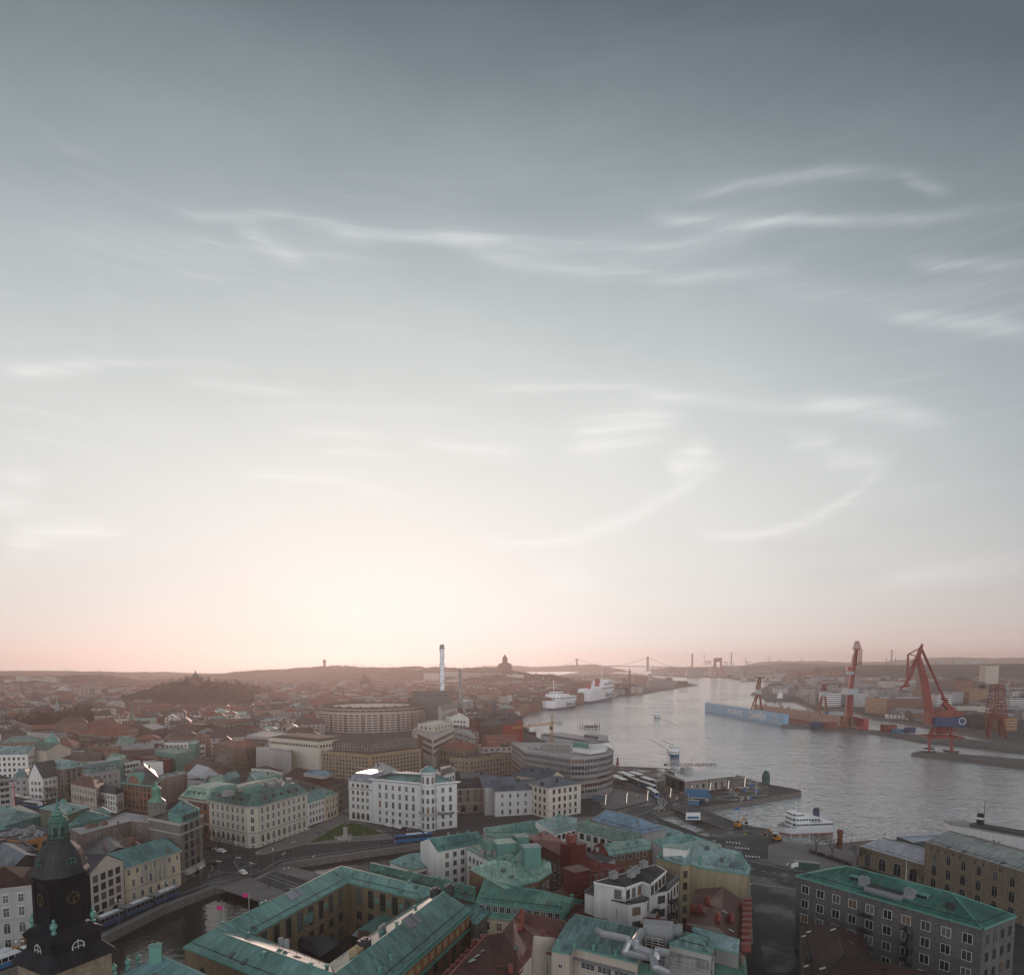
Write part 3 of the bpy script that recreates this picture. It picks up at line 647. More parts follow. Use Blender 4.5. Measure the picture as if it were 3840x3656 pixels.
def bld(name,label,q,H,wall,roof,kind='hip',rh=3.5,inset=None,z0=0.0,win=None,group=None,cat='building',ch=0,sk=0,ve=0,dorm=None,chm=None,band=None,seed=None,far=False,base=None):
    q=[tuple(Vector(p)[:2]) for p in q]
    if area(q)<0: q=q[::-1]
    c=center(q); root=empty(name,(c.x,c.y,z0),label,cat,group); FOOT.append((c.x,c.y,q,z0+H))
    mb=MB(); n=len(q)
    for i in range(n):
        a,b=q[i],q[(i+1)%n]; mb.face([(*a,z0-.4),(*b,z0-.4),(*b,z0+H),(*a,z0+H)])
    fs,gb=poly_roof(q,z0+H,kind,rh,inset)
    for f in gb: mb.face(f)
    mb.build('wall',wall,root,root.location)
    mr=MB()
    for f in fs: mr.face(f)
    mr.build('roof',roof,root,root.location)
    r=random.Random(seed or int(abs(c.x*7+c.y*13)))
    if band:       # a projecting cornice below the eave, and one above the ground floor if given
        mb=MB(); cm,hs=band
        for hh,th,pr in hs:
            o=offset(q,-pr)
            for i in range(n):
                a,b,c2,d=o[i],o[(i+1)%n],q[(i+1)%n],q[i]; zt=z0+hh
                mb.face([(*a,zt),(*b,zt),(*b,zt+th),(*a,zt+th)]); mb.face([(*a,zt+th),(*b,zt+th),(*c2,zt+th+.01),(*d,zt+th+.01)]); mb.face([(*d,zt),(*c2,zt),(*b,zt),(*a,zt)])
        mb.build('cornice',cm,root,root.location)
    if win:
        for i in range(n):
            a,b=q[i],q[(i+1)%n]
            if front(a,b):
                sp=win[i] if isinstance(win,dict) and i in win else (win if 'rows' in win else None)
                if sp: windows(root,a,b,z0,sp)
    if dorm:
        for i in range(n):
            a,b=Vector(q[i]),Vector(q[(i+1)%n])
            if not front(a,b) or (b-a).length<6: continue
            L=(b-a).length;e=(b-a)/L; k=int((L-3)/dorm['sp']); nn=Vector((e.y,-e.x))
            for j in range(k):
                p=a+e*((L-(k-1)*dorm['sp'])/2+j*dorm['sp'])-nn*dorm.get('in',.9)
                put(dormer_mesh(dorm.get('w',1.3),dorm.get('h',1.5),dorm.get('d',2.2),dorm.get('m',roof),dorm.get('fm',FRW)),'dormer',root,(p.x-c.x,p.y-c.y,H+dorm.get('z',.5)),math.atan2(e.y,e.x))
    up=[f for f in fs if len(f)>2 and abs((f[1]-f[0]).cross(f[2]-f[0]).normalized().z)>.3]
    if kind=='flat': up=up[:1]
    cmat=chm or M('chimney_brick',(.17,.10,.075))
    if ch: onroof(root,up,lambda r:('chimney',chimney_mesh(r.choice((.9,1.3,1.8)),.9,r.choice((1.2,1.8)),cmat)),ch,r)
    if sk: onroof(root,up,lambda r:('skylight',skylight_mesh(1.0,1.3)),sk,r)
    if ve: onroof(root,up,lambda r:('vent',vent_mesh(cmat)) if r.random()<.6 else ('vent',chimney_mesh(1.8,1.4,1.0,cmat)),ve,r)
    return root
def quad3(L,C,Rr): return [L,C,Rr,L+Rr-C]
def e3(k,L,C,Rr,H): return quad3(*[g(k,*p,H) for p in (L,C,Rr)])          # three eave corners read on the picture
def e2(k,L,Rr,H,depth):
    a,b=g(k,*L,H),g(k,*Rr,H); e=(b-a).normalized(); n=Vector((-e.y,e.x,0)); return [a,b,b+n*depth,a+n*depth]
def pts(k,H,*l): return [g(k,x,y,H) for x,y in l]
def ring_boundary(faces):
    ed={}
    key=lambda p:(round(p[0],2),round(p[1],2),round(p[2],2))
    for f in faces:
        for i in range(len(f)):
            a,b=f[i],f[(i+1)%len(f)]; ka,kb=key(a),key(b)
            if (kb,ka) in ed: del ed[(kb,ka)]
            else: ed[(ka,kb)]=(a,b)
    return list(ed.values())
def rbld(name,label,V,faces,wall,roof,z0=0.0,win=None,group=None,cat='building',ch=0,sk=0,ve=0,chm=None,cor=None,roofs=None,seed=3,nowall=()):
    """a building given by its roof: V name -> world point, faces as strings of names; walls drop from the outer edges of the roof"""
    root=empty(name,(sum(p.x for p in V.values())/len(V),sum(p.y for p in V.values())/len(V),z0),label,cat,group)
    inv={(round(p.x,2),round(p.y,2),round(p.z,2)):k for k,p in V.items()}
    FS=[]; mr=MB()
    for fstr in faces:
        ks=fstr.split()
        mi=0
        if ks[0][0]=='#': mi=int(ks[0][1:]); ks=ks[1:]
        p=[V[k] for k in ks]
        nz=sum(p[i].x*p[(i+1)%len(p)].y-p[(i+1)%len(p)].x*p[i].y for i in range(len(p)))
        if nz<0: p=p[::-1]
        FS.append(p); mr.face(p,mi)
    mr.build('roof',roofs or roof,root,root.location)
    if cor:
        cnt={}; sn=MB(); rd_=MB()
        for f in FS:
            for i in range(len(f)): k=tuple(sorted(((round(p.x,2),round(p.y,2),round(p.z,2)) for p in (f[i],f[(i+1)%len(f)])))); cnt[k]=cnt.get(k,0)+1
        for k,n in cnt.items():
            if n>1: rd_.bar(Vector(k[0])+Vector((0,0,.05)),Vector(k[1])+Vector((0,0,.05)),.16)
        if rd_.f: rd_.build('ridge_cap',cor,root,root.location)
        for f in FS:
            N=(f[1]-f[0]).cross(f[2]-f[0]).normalized(); N=N if N.z>0 else -N; lo=min(p.z for p in f)
            if N.z>.995: continue
            for i in range(len(f)):
                a,b=f[i],f[(i+1)%len(f)]
                if abs(a.z-b.z)<.3 and a.z<lo+.4 and (b-a).length>5:
                    e=(b-a).normalized(); u=N.cross(e); u=u if u.z>0 else -u; A=a+e*.8+u*1.3+N*.3; B=b-e*.8+u*1.3+N*.3; sn.bar(A,B,.07)
                    for j in range(int((b-a).length/2.5)): q=A.lerp(B,j/max(1,int((b-a).length/2.5))); sn.bar(q-N*.3,q,.06)
        if sn.f: sn.build('snow_rail',DARK,root,root.location)
    mw=MB(); mg=MB(); key=lambda p:inv[(round(p.x,2),round(p.y,2),round(p.z,2))]
    for a,b in ring_boundary(FS):
        ka,kb=key(a),key(b)
        if (ka+'-'+kb) in nowall or (kb+'-'+ka) in nowall: continue
        mw.face([(a.x,a.y,z0-.4),(b.x,b.y,z0-.4),tuple(b),tuple(a)])
        if cor and abs(a.z-b.z)<.6:
            e=(b-a).normalized(); n=Vector((e.y,-e.x,0))*.35; h=Vector((0,0,.35))
            mg.face([a+n-h,b+n-h,b+n,a+n]); mg.face([a+n,b+n,b,a]); mg.face([b-h,b+n-h,a+n-h,a-h])
        if win:
            sp=win.get(ka+'-'+kb) or win.get(kb+'-'+ka)
            if sp: windows(root,a,b,z0,sp)
    mw.build('wall',wall,root,root.location)
    if cor and mg.f: mg.build('cornice',cor,root,root.location)
    r=random.Random(seed); cmat=chm or M('chimney_brick',(.17,.10,.075))
    if ch: onroof(root,FS,lambda r:('chimney',chimney_mesh(r.choice((.9,1.3,1.8)),.9,r.choice((1.0,1.5)),cmat)),ch,r)
    if sk: onroof(root,FS,lambda r:('skylight',skylight_mesh(1.0,1.3)),sk,r)
    if ve: onroof(root,FS,lambda r:('vent',vent_mesh(cmat)),ve,r)
    cc=center([p for f in FS for p in f]); xs=[p.x for p in V.values()]; ys=[p.y for p in V.values()]
    hull=[(min(xs),min(ys)),(max(xs),min(ys)),(max(xs),max(ys)),(min(xs),max(ys))]; FOOT.append(((min(xs)+max(xs))/2,(min(ys)+max(ys))/2,hull,15))
    return root
def bar3(name,mat,parent,segs,r=.15,n=5):
    mb=MB()
    for a,b in segs: mb.bar(a,b,r,0,n)
    return mb.build(name,mat,parent,parent.location if parent else (0,0,0))
# palette
COPPER=MSEAM('copper_roof',(.058,.175,.162),(.12,.24,.22),1.05,.55,.75)
COPPAL=MSEAM('pale_copper_roof',(.15,.26,.24),(.22,.315,.285),1.05,.55,.4)
COPDRK=MSEAM('dark_copper_roof',(.055,.13,.11),(.085,.18,.15),1.05,.55,.5)
COPBLU=MSEAM('blue_grey_copper_roof',(.10,.21,.21),(.13,.26,.25),1.05,.55,.4)
ZINC=MSEAM('grey_sheet_roof',(.25,.28,.31),(.32,.35,.37),.6,.35,.25)
SLATE=MSEAM('dark_sheet_roof',(.040,.044,.050),(.06,.063,.068),.6,.45,.2)
BLUER=MSEAM('blue_sheet_roof',(.055,.075,.10),(.075,.10,.125),.6,.4,.15)
REDR=MSEAM('red_sheet_roof',(.085,.018,.015),(.115,.026,.021),.9,.5,.4,.25)
RUSTR=MSEAM('rust_brown_sheet_roof',(.082,.028,.02),(.11,.042,.03),.9,.5,.4,.25)
BROWNR=MSEAM('brown_sheet_roof',(.075,.046,.036),(.10,.062,.05),.9,.5,.3,.25)
TILE=MTILE('brown_tile_roof',(.034,.018,.014),(.052,.026,.02)); REDT=MTILE('red_tile_roof',(.17,.06,.042),(.23,.085,.06))
FELT=M('roof_felt',(.075,.075,.078),.85,0,.2,.5,.12); FELTL=M('pale_roof_felt',(.30,.30,.30),.7,0,.3,.4,.1); FELTB=M('black_roof_felt',(.022,.024,.027),.8,0,.3,.4,.2); FELTBR=M('brown_roof_felt',(.085,.065,.055),.85,0,.2,.5,.12)
W=lambda n,c,b=False,v=.22:MWALL(n,c,v,b)
WHITE=W('white_plaster',(.62,.61,.58)); CREAM=W('cream_plaster',(.50,.46,.385)); YELLOW=W('yellow_plaster',(.50,.42,.30)); OCHRE=W('ochre_brick',(.235,.185,.115),True,.4); BEIGE=W('beige_plaster',(.40,.345,.29)); GREYP=W('grey_plaster',(.33,.32,.31))
GREYST=W('grey_stone',(.19,.18,.165),True,.4); BRICK=W('brown_brick',(.20,.125,.085),True,.35); REDB=W('red_brick',(.24,.085,.055),True,.35); RUST=W('rust_stone',(.25,.13,.085),True,.35); DKBR=W('dark_brick',(.10,.062,.05),True,.35); SAND=W('sandstone',(.27,.215,.155),True,.4); DARKW=W('dark_panel',(.045,.045,.047)); GREENW=W('green_panel',(.10,.22,.19)); TAUPE=W('taupe_stone',(.23,.19,.165),True,.3); REDW=W('red_panel_wall',(.09,.022,.018))
GRN=M('copper_fitting',(.11,.25,.21),.5); GREYC=M('grey_fitting',(.22,.225,.23),.5); REDC=M('red_fitting',(.17,.045,.035),.55); BLACKC=M('black_fitting',(.04,.042,.045),.5)
# ---------------------------------------------------------------- the blocks nearest the viewer
def VV(k,**d): return {n:g(k,*p) for n,p in d.items()}
def zline(k,x,y,P,Dv,lo=8,hi=40):
    f=lambda z:(lambda u:(u.x-P.x)*Dv.y-(u.y-P.y)*Dv.x)(g(k,x,y,z))
    a,b=f(lo),f(hi)
    if a*b>0: return None
    for _ in range(40):
        m=(lo+hi)/2
        if f(m)*a>0: lo=m
        else: hi=m
    return lo
# --- museum round its courtyard
E0,R0=15.7,18.6
V=VV(b2,K=(707,718,E0),R=(655,597,R0),J=(-30,1122,E0),G=(-335,1090,R0),O=(-550,1215,E0),Q=(620,1432,R0),P=(600,1375,E0),Z=(400,1600,E0),T=(1410,785,R0),N=(1262,852,E0))
V['X']=2*V['R']-V['K']; V['X'].z=E0; V['Y']=2*V['T']-V['N']; V['Y'].z=E0
tall=dict(sp=4.6,mg=2.0,fm=FRG,rows=[(9.6,1.9,5.0,'grid'),(5.6,1.9,2.2,'cross'),(1.4,1.9,2.2,'cross')])
museum=rbld('museum_building','yellow brick museum with green copper roofs around a dark courtyard, tall windows and wall medallions',V,['O G R X','G O Z Q','G Q P J','G J K R','R K N T','R T Y X'],OCHRE,COPPER,win={'J-K':tall,'K-N':tall,'O-Z':dict(sp=7,mg=4,fm=FRG,rows=[(10,1.6,2.4,'cross'),(5,1.6,2.4,'cross')])},cor=GRN,ve=14,sk=7,chm=GRN,cat='museum',seed=5)
def on_wall(root,a,b,s,z,me,name):
    a=Vector(a[:2]);b=Vector(b[:2]);e=(b-a).normalized(); p=a.lerp(b,s); return put(me,name,root,(p.x-root.location.x,p.y-root.location.y,z),math.atan2(e.y,e.x))
mb=MB(); mb.lathe([(0,0),(.95,0),(.95,.12),(.7,.2),(.3,.26),(0,.3)],(0,0,0),14)
o=mb.build('medallion',GREENW); med=o.data; bpy.data.objects.remove(o)
for v in med.vertices: v.co=(v.co.x,-v.co.z,v.co.y)
for (A_,B_,ids) in (('K','N',(1,2,3)),('J','K',(3,5))):
    L=(V[A_]-V[B_]).length; n_=max(1,int((L-4+2.7)/4.6)); x0=(L-(n_-1)*4.6)/2
    for i in ids: on_wall(museum,V[A_],V[B_],(x0+(i+.5)*4.6)/L,12.2,med,'medallion')
mb=MB(); mb.box((0,-.1,0),(2.6,.2,.5)); mb.box((0,-.12,.5),(1.6,.25,1.6)); mb.box((-1,-.1,.5),(.5,.2,2.2)); mb.box((1,-.1,.5),(.5,.2,2.2)); mb.box((0,-.15,2.1),(.9,.3,.7)); o=mb.build('carved_crest',GREENW); o.parent=museum; p=V['J'].lerp(V['K'],.54); e=V['K']-V['J']; o.location=(p.x-museum.location.x,p.y-museum.location.y,10.3); o.rotation_euler.z=math.atan2(e.y,e.x)
# big sloping skylight panels
def panel(k,root,l,mat,fc,th=.3):
    name='skylight'; o_=V[fc[0]]; nn=(V[fc[1]]-o_).cross(V[fc[2]]-o_); C0=Vector((0,0,CH)); p=[]
    for x,y,_z in l: d=ray(*k(x,y)); p.append(C0+d*((o_-C0).dot(nn)/d.dot(nn)))
    mb=MB(); up=Vector((0,0,th)); mb.face([v+up for v in p]); n=len(p)
    for i in range(n): a,b=p[i],p[(i+1)%n]; mb.face([a-up,b-up,b+up,a+up])
    return mb.build(name,mat,root,root.location)
SKYP=MSEAM('skylight_panel',(.27,.28,.285),(.33,.34,.345),.7,.22,0)
panel(b2,museum,[(228,820,17.4),(310,768,18.3),(378,808,17.5),(275,866,16.6)],SKYP,'GRK')
# --- gallery hall beside the courtyard
EH,RH=15.2,20.4
V=VV(b2,a=(1450,792,RH),b=(1648,925,EH),c=(1060,1436,EH),d=(820,1262,RH),f=(570,1352,EH),h=(1262,860,EH),e=(870,1600,EH),i=(560,1500,EH))
cc=g(b2,700,1800,EH)
V['c2']=V['b']+(V['c']-V['b'])*1.3; V['d2']=V['a']+(V['d']-V['a'])*1.25
hall=rbld('gallery_hall','gallery hall with long bluish green roof, snow rails and orange ornamental panels under the eave',{k:V[k] for k in ('a','b','c2','d2','f','h')},['a b c2 d2','a d2 f h'],RUST,COPBLU,cor=GRN,win={'b-c2':dict(sp=5.2,mg=1.5,fm=FRG,rows=[(1.5,2.2,4.6,'grid'),(7.4,2.0,2.6,'cross')])},ve=5,chm=GRN,cat='museum',seed=9)
ORN=M('orange_ornament',(.34,.15,.07),.8); ORN2=M('pale_ornament',(.36,.28,.16),.8)
a,b=V['b'],V['c2']; e=(b-a).normalized(); n=Vector((e.y,-e.x,0)); 
if n.dot(-a)<0: n=-n
L=(b-a).length; k=int(L/3.4)
mb=MB(); mc=MB()
for i in range(k):
    p=a+e*((i+.5)*L/k)+n*.1; rz=math.atan2(e.y,e.x); mb.box((p.x,p.y,11.0),(2.6,.3,2.6),rz); mc.box((p.x+n.x*.12,p.y+n.y*.12,11.5),(1.5,.3,1.6),rz)
mb.build('ornament_panel',ORN,hall,hall.location)['kind']='stuff'; mc.build('ornament_tile',ORN2,hall,hall.location)['kind']='stuff'
mb=MB(); c=a.lerp(b,.5)+n*.35; mb.box((c.x,c.y,10.2),(L,.9,.35),rz); mb.box((c.x,c.y,14.2),(L,.9,.35),rz); mb.build('cornice',GRN,hall,hall.location)
panel(b2,hall,[(1120,1018,18.6),(1200,962,20.0),(1278,1025,18.6),(1190,1090,17.1)],SKYP,'abd')
for x,y,z in ((835,1200,RH),(770,1270,19.6),(1380,800,19.5),(1490,775,20.5)):
    p=g(b2,x,y,z); put(chimney_mesh(2.2,2.0,1.9,BLACKC if x!=770 else ORN2),'chimney',hall,p-hall.location-Vector((0,0,1)),rz)
def acbox(root,k,l,zs,rz=0):
    for x,y in l:
        p=g(k,x,y,zs); mb=MB(); mb.box((p.x,p.y,p.z),(1.1,.5,1.9),rz); mb.lathe([(0,0),(.4,0),(.4,.06)],(p.x,p.y,p.z+1.9),8); mb.build('air_conditioner',FELTL,root,root.location)
acbox(hall,b2,[(958,1120),(985,1100)],18.3,rz); acbox(museum,b2,[(193,1212),(236,1225)],16.6,.3)
V=VV(b2,a=(1608,872,13.2),b=(1720,862,14.6),c=(1812,925,13.2),d=(1690,1042,13.2),e=(1650,992,13.2))
rbld('stair_pavilion','square grey stone pavilion with bluish copper roof at the end of the gallery hall',V,['a b e','b c d','b d e'],GREYST,COPBLU,cor=GRN,cat='pavilion',win={'d-c':dict(sp=3,mg=1,fm=FRG,rows=[(2,1.3,4.5,'grid'),(8,1.3,2.2,'cross')])})
V=VV(b2,a=(405,1128,7.6),b=(560,1142,7.6),c=(648,1192,6),d=(490,1297,6),e=(312,1192,6),f=(470,1118,6))
rbld('courtyard_shed','low dark sheet roofed shed in the museum courtyard',V,['a b c d e'],DARKW,SLATE,cat='shed')
V=VV(b2,a=(958,962,9.5),b=(1115,1012,8),c=(905,1112,8),d=(785,1082,8),e=(1000,945,8))
rbld('courtyard_annex','low annex with dark copper roof built into the museum courtyard corner',V,['d c a','a c b','a b e'],BRICK,COPDRK,cat='annex')
V=VV(b2,a=(735,1130,5),b=(785,1080,5.4),c=(920,1105,5.4),d=(850,1160,5))
rbld('courtyard_lean_to','grey sheet lean-to roof against the courtyard annex',V,['a b c d'],DARKW,ZINC,cat='lean-to')
# --- wing behind the museum
V=VV(b2,a=(880,570,17.2),b=(1690,762,17.2),c=(1690,868,14.6)); V['d']=V['a']+V['c']-V['b']; V['e']=V['b']*2-V['c']; V['f']=V['a']*2-V['d']; V['e'].z=V['f'].z=V['c'].z=V['d'].z=14.6
rbld('copper_roofed_wing','long green copper roof with scattered skylights just behind the museum ridge',V,['a b c d','a f e b'],OCHRE,COPPER,cor=GRN,sk=7,ve=5,chm=GRN)
V=VV(b2,a=(1190,500,13),b=(1312,488,13),c=(1392,578,12.2),d=(1215,620,12.2),e=(1030,560,12.2),f=(1100,530,13))
rbld('terrace_building','low copper roofed house with rooftop railing beside the narrow canal',V,['a b c d','f a d e'],WHITE,COPPER,cor=GRN,ve=5,chm=GRN,win={'d-c':dict(sp=1.8,mg=.6,fm=FRB,rows=[(9,1.4,1.6,'std')])})
# --- white courtyard building
V=VV(b2,a=(1328,386,22),b=(1705,333,22),c=(1772,406,19),d=(1395,480,19),e=(1265,412,19)); V['f']=V['e']+V['c']-V['d']
ww=dict(sp=3.0,mg=1.6,fm=FRW,rows=fl(6,3.0,1.3,1.7,'std',1.0))
rbld('white_courtyard_house','white plastered house with rusty green gabled roof and brown gable end by the canal',V,['a b c d','a e f b'],WHITE,COPPER,cor=GRN,ve=4,chm=GRN,win={'d-c':ww},cat='house')
V=VV(b2,a=(1622,458,18.6),b=(1890,592,18.6),c=(1990,520,19.8),d=(1840,412,19.8))
rbld('white_courtyard_wing','white wing with pale teal roof and three rows of dark windows facing the courtyard',V,['a b c d'],WHITE,COPPAL,cor=GRN,ve=3,chm=GRN,win={'a-b':dict(sp=2.5,mg=1,fm=FRW,rows=fl(5,3.3,1.25,1.8,'std',1.4))},cat='house')
p=g(b2,1880,470,19.5); r=empty('roof_plant_room',p,'green sheet plant room with steel platforms standing on the pale teal roof','plant room')
mb=MB(); mb.box((0,0,-1),(11,7,4.2),.35); mb.box((1,3.5,3.2),(7,4,.5),.35); mb.build('cabin',GREENW,r)
for i in range(5): put(chimney_mesh(1.6,1.4,1.0,GREYC),'fan_unit',r,(-6+i*2.2,-4.5,0),.35)
# --- green roofs with the row of attic windows
def VW(k,**d): return VV(k,**d)
V={'a':g(b2,1752,700,18),'b':g(b3,476,846,17.4),'c':g(b3,402,946,15.4),'d':g(b2,1690,868,15.4)}; V['e']=2*V['b']-V['c']; V['f']=2*V['a']-V['d']; V['e'].z=V['f'].z=15.4
att=rbld('attic_gallery_house','long green roofed house with a continuous row of white attic windows under the roof',V,['a b c d','a f e b'],GREENW,COPPER,cor=GRN,ve=4,chm=GRN,win={'d-c':dict(sp=1.9,mg=1,fm=FRW,rows=[(13.1,1.2,1.6,'std'),(8.2,1.3,1.9,'cross',3.0),(3.8,1.3,1.9,'cross',3.0)])})
e=(V['c']-V['d']).normalized(); n=Vector((e.y,-e.x,0)); mb=MB(); a,b=V['d'],V['c']; mb.face([Vector((a.x,a.y,12.8)),Vector((a.x,a.y,12.8))+n*1.8-Vector((0,0,1)),Vector((b.x,b.y,12.8))+n*1.8-Vector((0,0,1)),Vector((b.x,b.y,12.8))],rev=True); mb.build('skirt_roof',COPPER,att,att.location)
mb=MB(); A,B=a+n*1.4,b+n*1.4; mb.face([(A.x,A.y,0),(B.x,B.y,0),(B.x,B.y,12.1),(A.x,A.y,12.1)]); mb.build('lower_wall',YELLOW,att,att.location)
windows(att,A,B,0,dict(sp=3.4,mg=2,fm=FRW,rows=[(8.6,1.4,2.1,'cross'),(4.4,1.4,2.1,'cross')]))
V=VV(b3,a=(-20,560,20),b=(75,470,21),c=(298,570,20),d=(305,640,18),e=(208,702,18),f=(-60,770,17.5),h=(-330,620,19),i=(-140,545,21))
rbld('teal_mansard_block','teal mansard roofed block with dormer windows between the courtyards',V,['a b c d e','a e f h i'],BRICK,COPPAL,cor=GRN,ve=6,sk=3,chm=GRN,win={'e-d':dict(sp=2.6,mg=1,fm=FRW,rows=fl(5,3.3,1.2,1.9,'cross',1)),'f-e':dict(sp=2.6,mg=1,fm=FRW,rows=fl(5,3.3,1.2,1.9,'cross',1))})
for (x,y,z,w,d,h) in ((145,560,20,5,4,4.6),(70,450,20,4,4,3.6),(-60,480,20,6,5,3)):
    p=g(b3,x,y,z); r=empty('roof_stair_house',p,'pale green boxy stair house with flat cap standing on the teal roof','stair house','stair houses on the teal mansard roof'); mb=MB(); mb.box((0,0,-2),(w,d,h+2),.3); mb.build('wall',GREENW,r); mb=MB(); mb.box((0,0,h),(w+.5,d+.5,.3),.3); mb.build('roof',COPPAL,r)
# --- roofs behind, along the quay street
V=VV(b3,a=(-220,300,17),b=(60,262,19),c=(170,245,19),d=(245,330,16),e=(30,355,16),f=(-200,360,16)); 
rbld('copper_roofed_house','green copper roofed house with rows of small white windows left of the red roof',V,['a b e f','b c d e'],BEIGE,COPPER,cor=GRN,ve=6,chm=GRN,win={'e-d':dict(sp=1.7,mg=.6,fm=FRW,rows=[(13,1.2,1.6,'std'),(9.5,1.2,1.6,'std')]),'f-e':dict(sp=2.2,mg=.6,fm=FRW,rows=[(13,1.2,1.6,'std'),(9.5,1.2,1.6,'std')])},cat='house')
V=VV(b3,a=(180,252,19.5),b=(375,203,19.5),c=(500,228,19.5),d=(505,300,17.5),e=(325,345,17.5),f=(240,292,18.5))
rbld('white_yard_house','white house with pale teal roof and boxy roof fittings around a small yard',V,['a b c d e f'],WHITE,COPPAL,cor=GRN,ve=7,chm=GRN,win={'e-d':dict(sp=2.6,mg=1,fm=FRD,rows=[(14.6,1.6,1.8,'std'),(10.5,1.4,1.9,'std'),(6.5,1.4,1.9,'std')])},cat='house')
V=VV(b3,a=(508,262,18.2),b=(560,248,18.5),c=(985,352,18.5),d=(1035,390,17),e=(790,392,17),f=(505,318,17))
rbld('white_yard_wing','white wing with long teal roof in front of the glass roofed hall',V,['a b c d e f'],WHITE,COPPAL,cor=GRN,ve=9,chm=GRN,win={'f-e':dict(sp=3.4,mg=1,fm=FRD,rows=[(14,1.9,2.0,'std'),(9.5,1.5,2.0,'std'),(5.5,1.5,2.0,'std')])},cat='house')
# glass roofed hall
EG=16.5
V=VV(z3,a=(-60,838,EG),b=(500,1000,EG),c=(792,946,EG),r=(105,724,20.2),s=(470,815,20.2)); V['d']=V['a']+V['c']-V['b']
GL=None
def mglassroof():
    m,t,b=newmat('glass_roof'); u,v,_=sep(tc(t,'UV')); l=(u/2.2).frac().sm(0,.05)*(v/2.0).frac().sm(0,.05)
    wn=t.nodes.new('ShaderNodeTexWhiteNoise'); wn.noise_dimensions='2D'; t.links.new(comb(t,(u/2.2).m('FLOOR'),(v/2.0).m('FLOOR')).k,wn.inputs['Vector']); f=S(t,wn.outputs['Value'])*.5+.75
    c=mixc(t,1.0,(.17,.25,.33),comb(t,f,f,f),'MULTIPLY'); setc(t,b,mixc(t,l,(.035,.04,.045),c),l*-.3+.48,0,.6); return m
GLR=mglassroof()
rbld('glass_roofed_hall','market hall under a long hipped roof of blue glass panes',V,['a b s r','b c s','c d r s','d a r'],GREYP,GLR,cor=GREYC,cat='hall')
V=VV(z3,a=(700,890,14),b=(990,985,14),c=(800,1047,12.5),d=(560,1010,13.5))
rbld('flat_green_annex','low green sheet roof beside the end of the glass roofed hall',V,['a b c d'],GREYP,COPPER,cor=GRN,ve=3,chm=GRN)
# --- red roofs in the middle
V=VV(b3,a=(130,388,19),b=(248,322,19.6),c=(405,415,19.6),d=(600,545,19),e=(900,602,18),f=(600,640,17),h=(128,430,16.6))
rbld('red_mansard_house','long dark red mansard roofed brick house running through the middle of the block',V,['a b c d f h','d e f'],BRICK,REDR,cor=REDC,sk=7,ve=3,chm=REDC,win={'h-f':dict(sp=2.9,mg=1.2,fm=FRW,rows=fl(4,3.5,1.2,2.0,'cross',1.6))},cat='house')
V=VV(b3,a=(600,645,17.5),b=(760,625,18),c=(860,612,18),d=(640,745,16.5),e=(470,832,16),f=(312,800,16),h=(560,660,17))
rbld('low_red_house','low dark red seamed roof with domed skylights beside the white apartment house',V,['h a b c d e f'],REDW,REDR,cor=REDC,ve=5,chm=REDC,cat='house')
for (x,y,z,w,d,h) in ((470,545,18,6,5.5,5.0),(495,745,17,5.5,5.5,4.6)):
    p=g(b3,x,y,z); r=empty('red_stair_tower',p,('dark red sheet clad stair tower with chimney rising from the red mansard roof' if y<600 else 'dark red sheet clad box with shed roof on the low red house'),'stair tower'); mb=MB(); mb.box((0,0,-3),(w,d,h+3),.55); mb.build('wall',REDW,r); mb=MB(); mb.box((0,0,h),(w+.4,d+.4,.3),.55); mb.build('roof',REDR,r)
    if y<600: mb=MB(); mb.box((-.6,.4,h+.3),(2.6,2.2,2.6),.55); mb.build('chimney',REDC,r)
V=VV(b3,a=(700,428,18.5),b=(1000,385,18.5),c=(1075,402,18),d=(1072,462,15.8),e=(742,512,15.8))
rbld('green_dormer_house','brick house with teal mansard roof and six white dormer windows',V,['a b c d e'],BRICK,COPPAL,cor=GRN,ve=3,chm=GRN,win={'e-d':dict(sp=3.1,mg=1.4,fm=FRW,rows=[(13.4,1.3,1.7,'std'),(8.5,1.3,2.4,'cross'),(4,1.3,2.2,'cross')])},cat='house')
V=VV(b3,a=(590,458,18),b=(690,412,20),c=(742,500,16.5),d=(640,520,16.5))
rbld('red_gable_house','small dark red gable end with a grey door onto a roof terrace',V,['a b c d'],REDW,REDR,cat='house')
V=VV(b3,a=(550,492,17),b=(640,480,17),c=(795,545,17),d=(700,590,17)); r=rbld('roof_terrace','grey timber roof terrace with railing and fan units',V,['a b c d'],GREYP,FELT,cat='terrace',z0=14)
acbox(r,b3,[(620,490),(655,497)],17,.5)
V=VV(b3,a=(1075,396,18.5),b=(1350,345,20),c=(1615,432,17),d=(1420,395,18.6),e=(1190,488,15.5),f=(1062,404,16))
rbld('green_gable_house','steep green copper gable roof with stained grey end wall',V,['f a e','a b d e','b c d'],GREYP,COPPER,cor=GRN,ve=2,chm=GRN,cat='house')
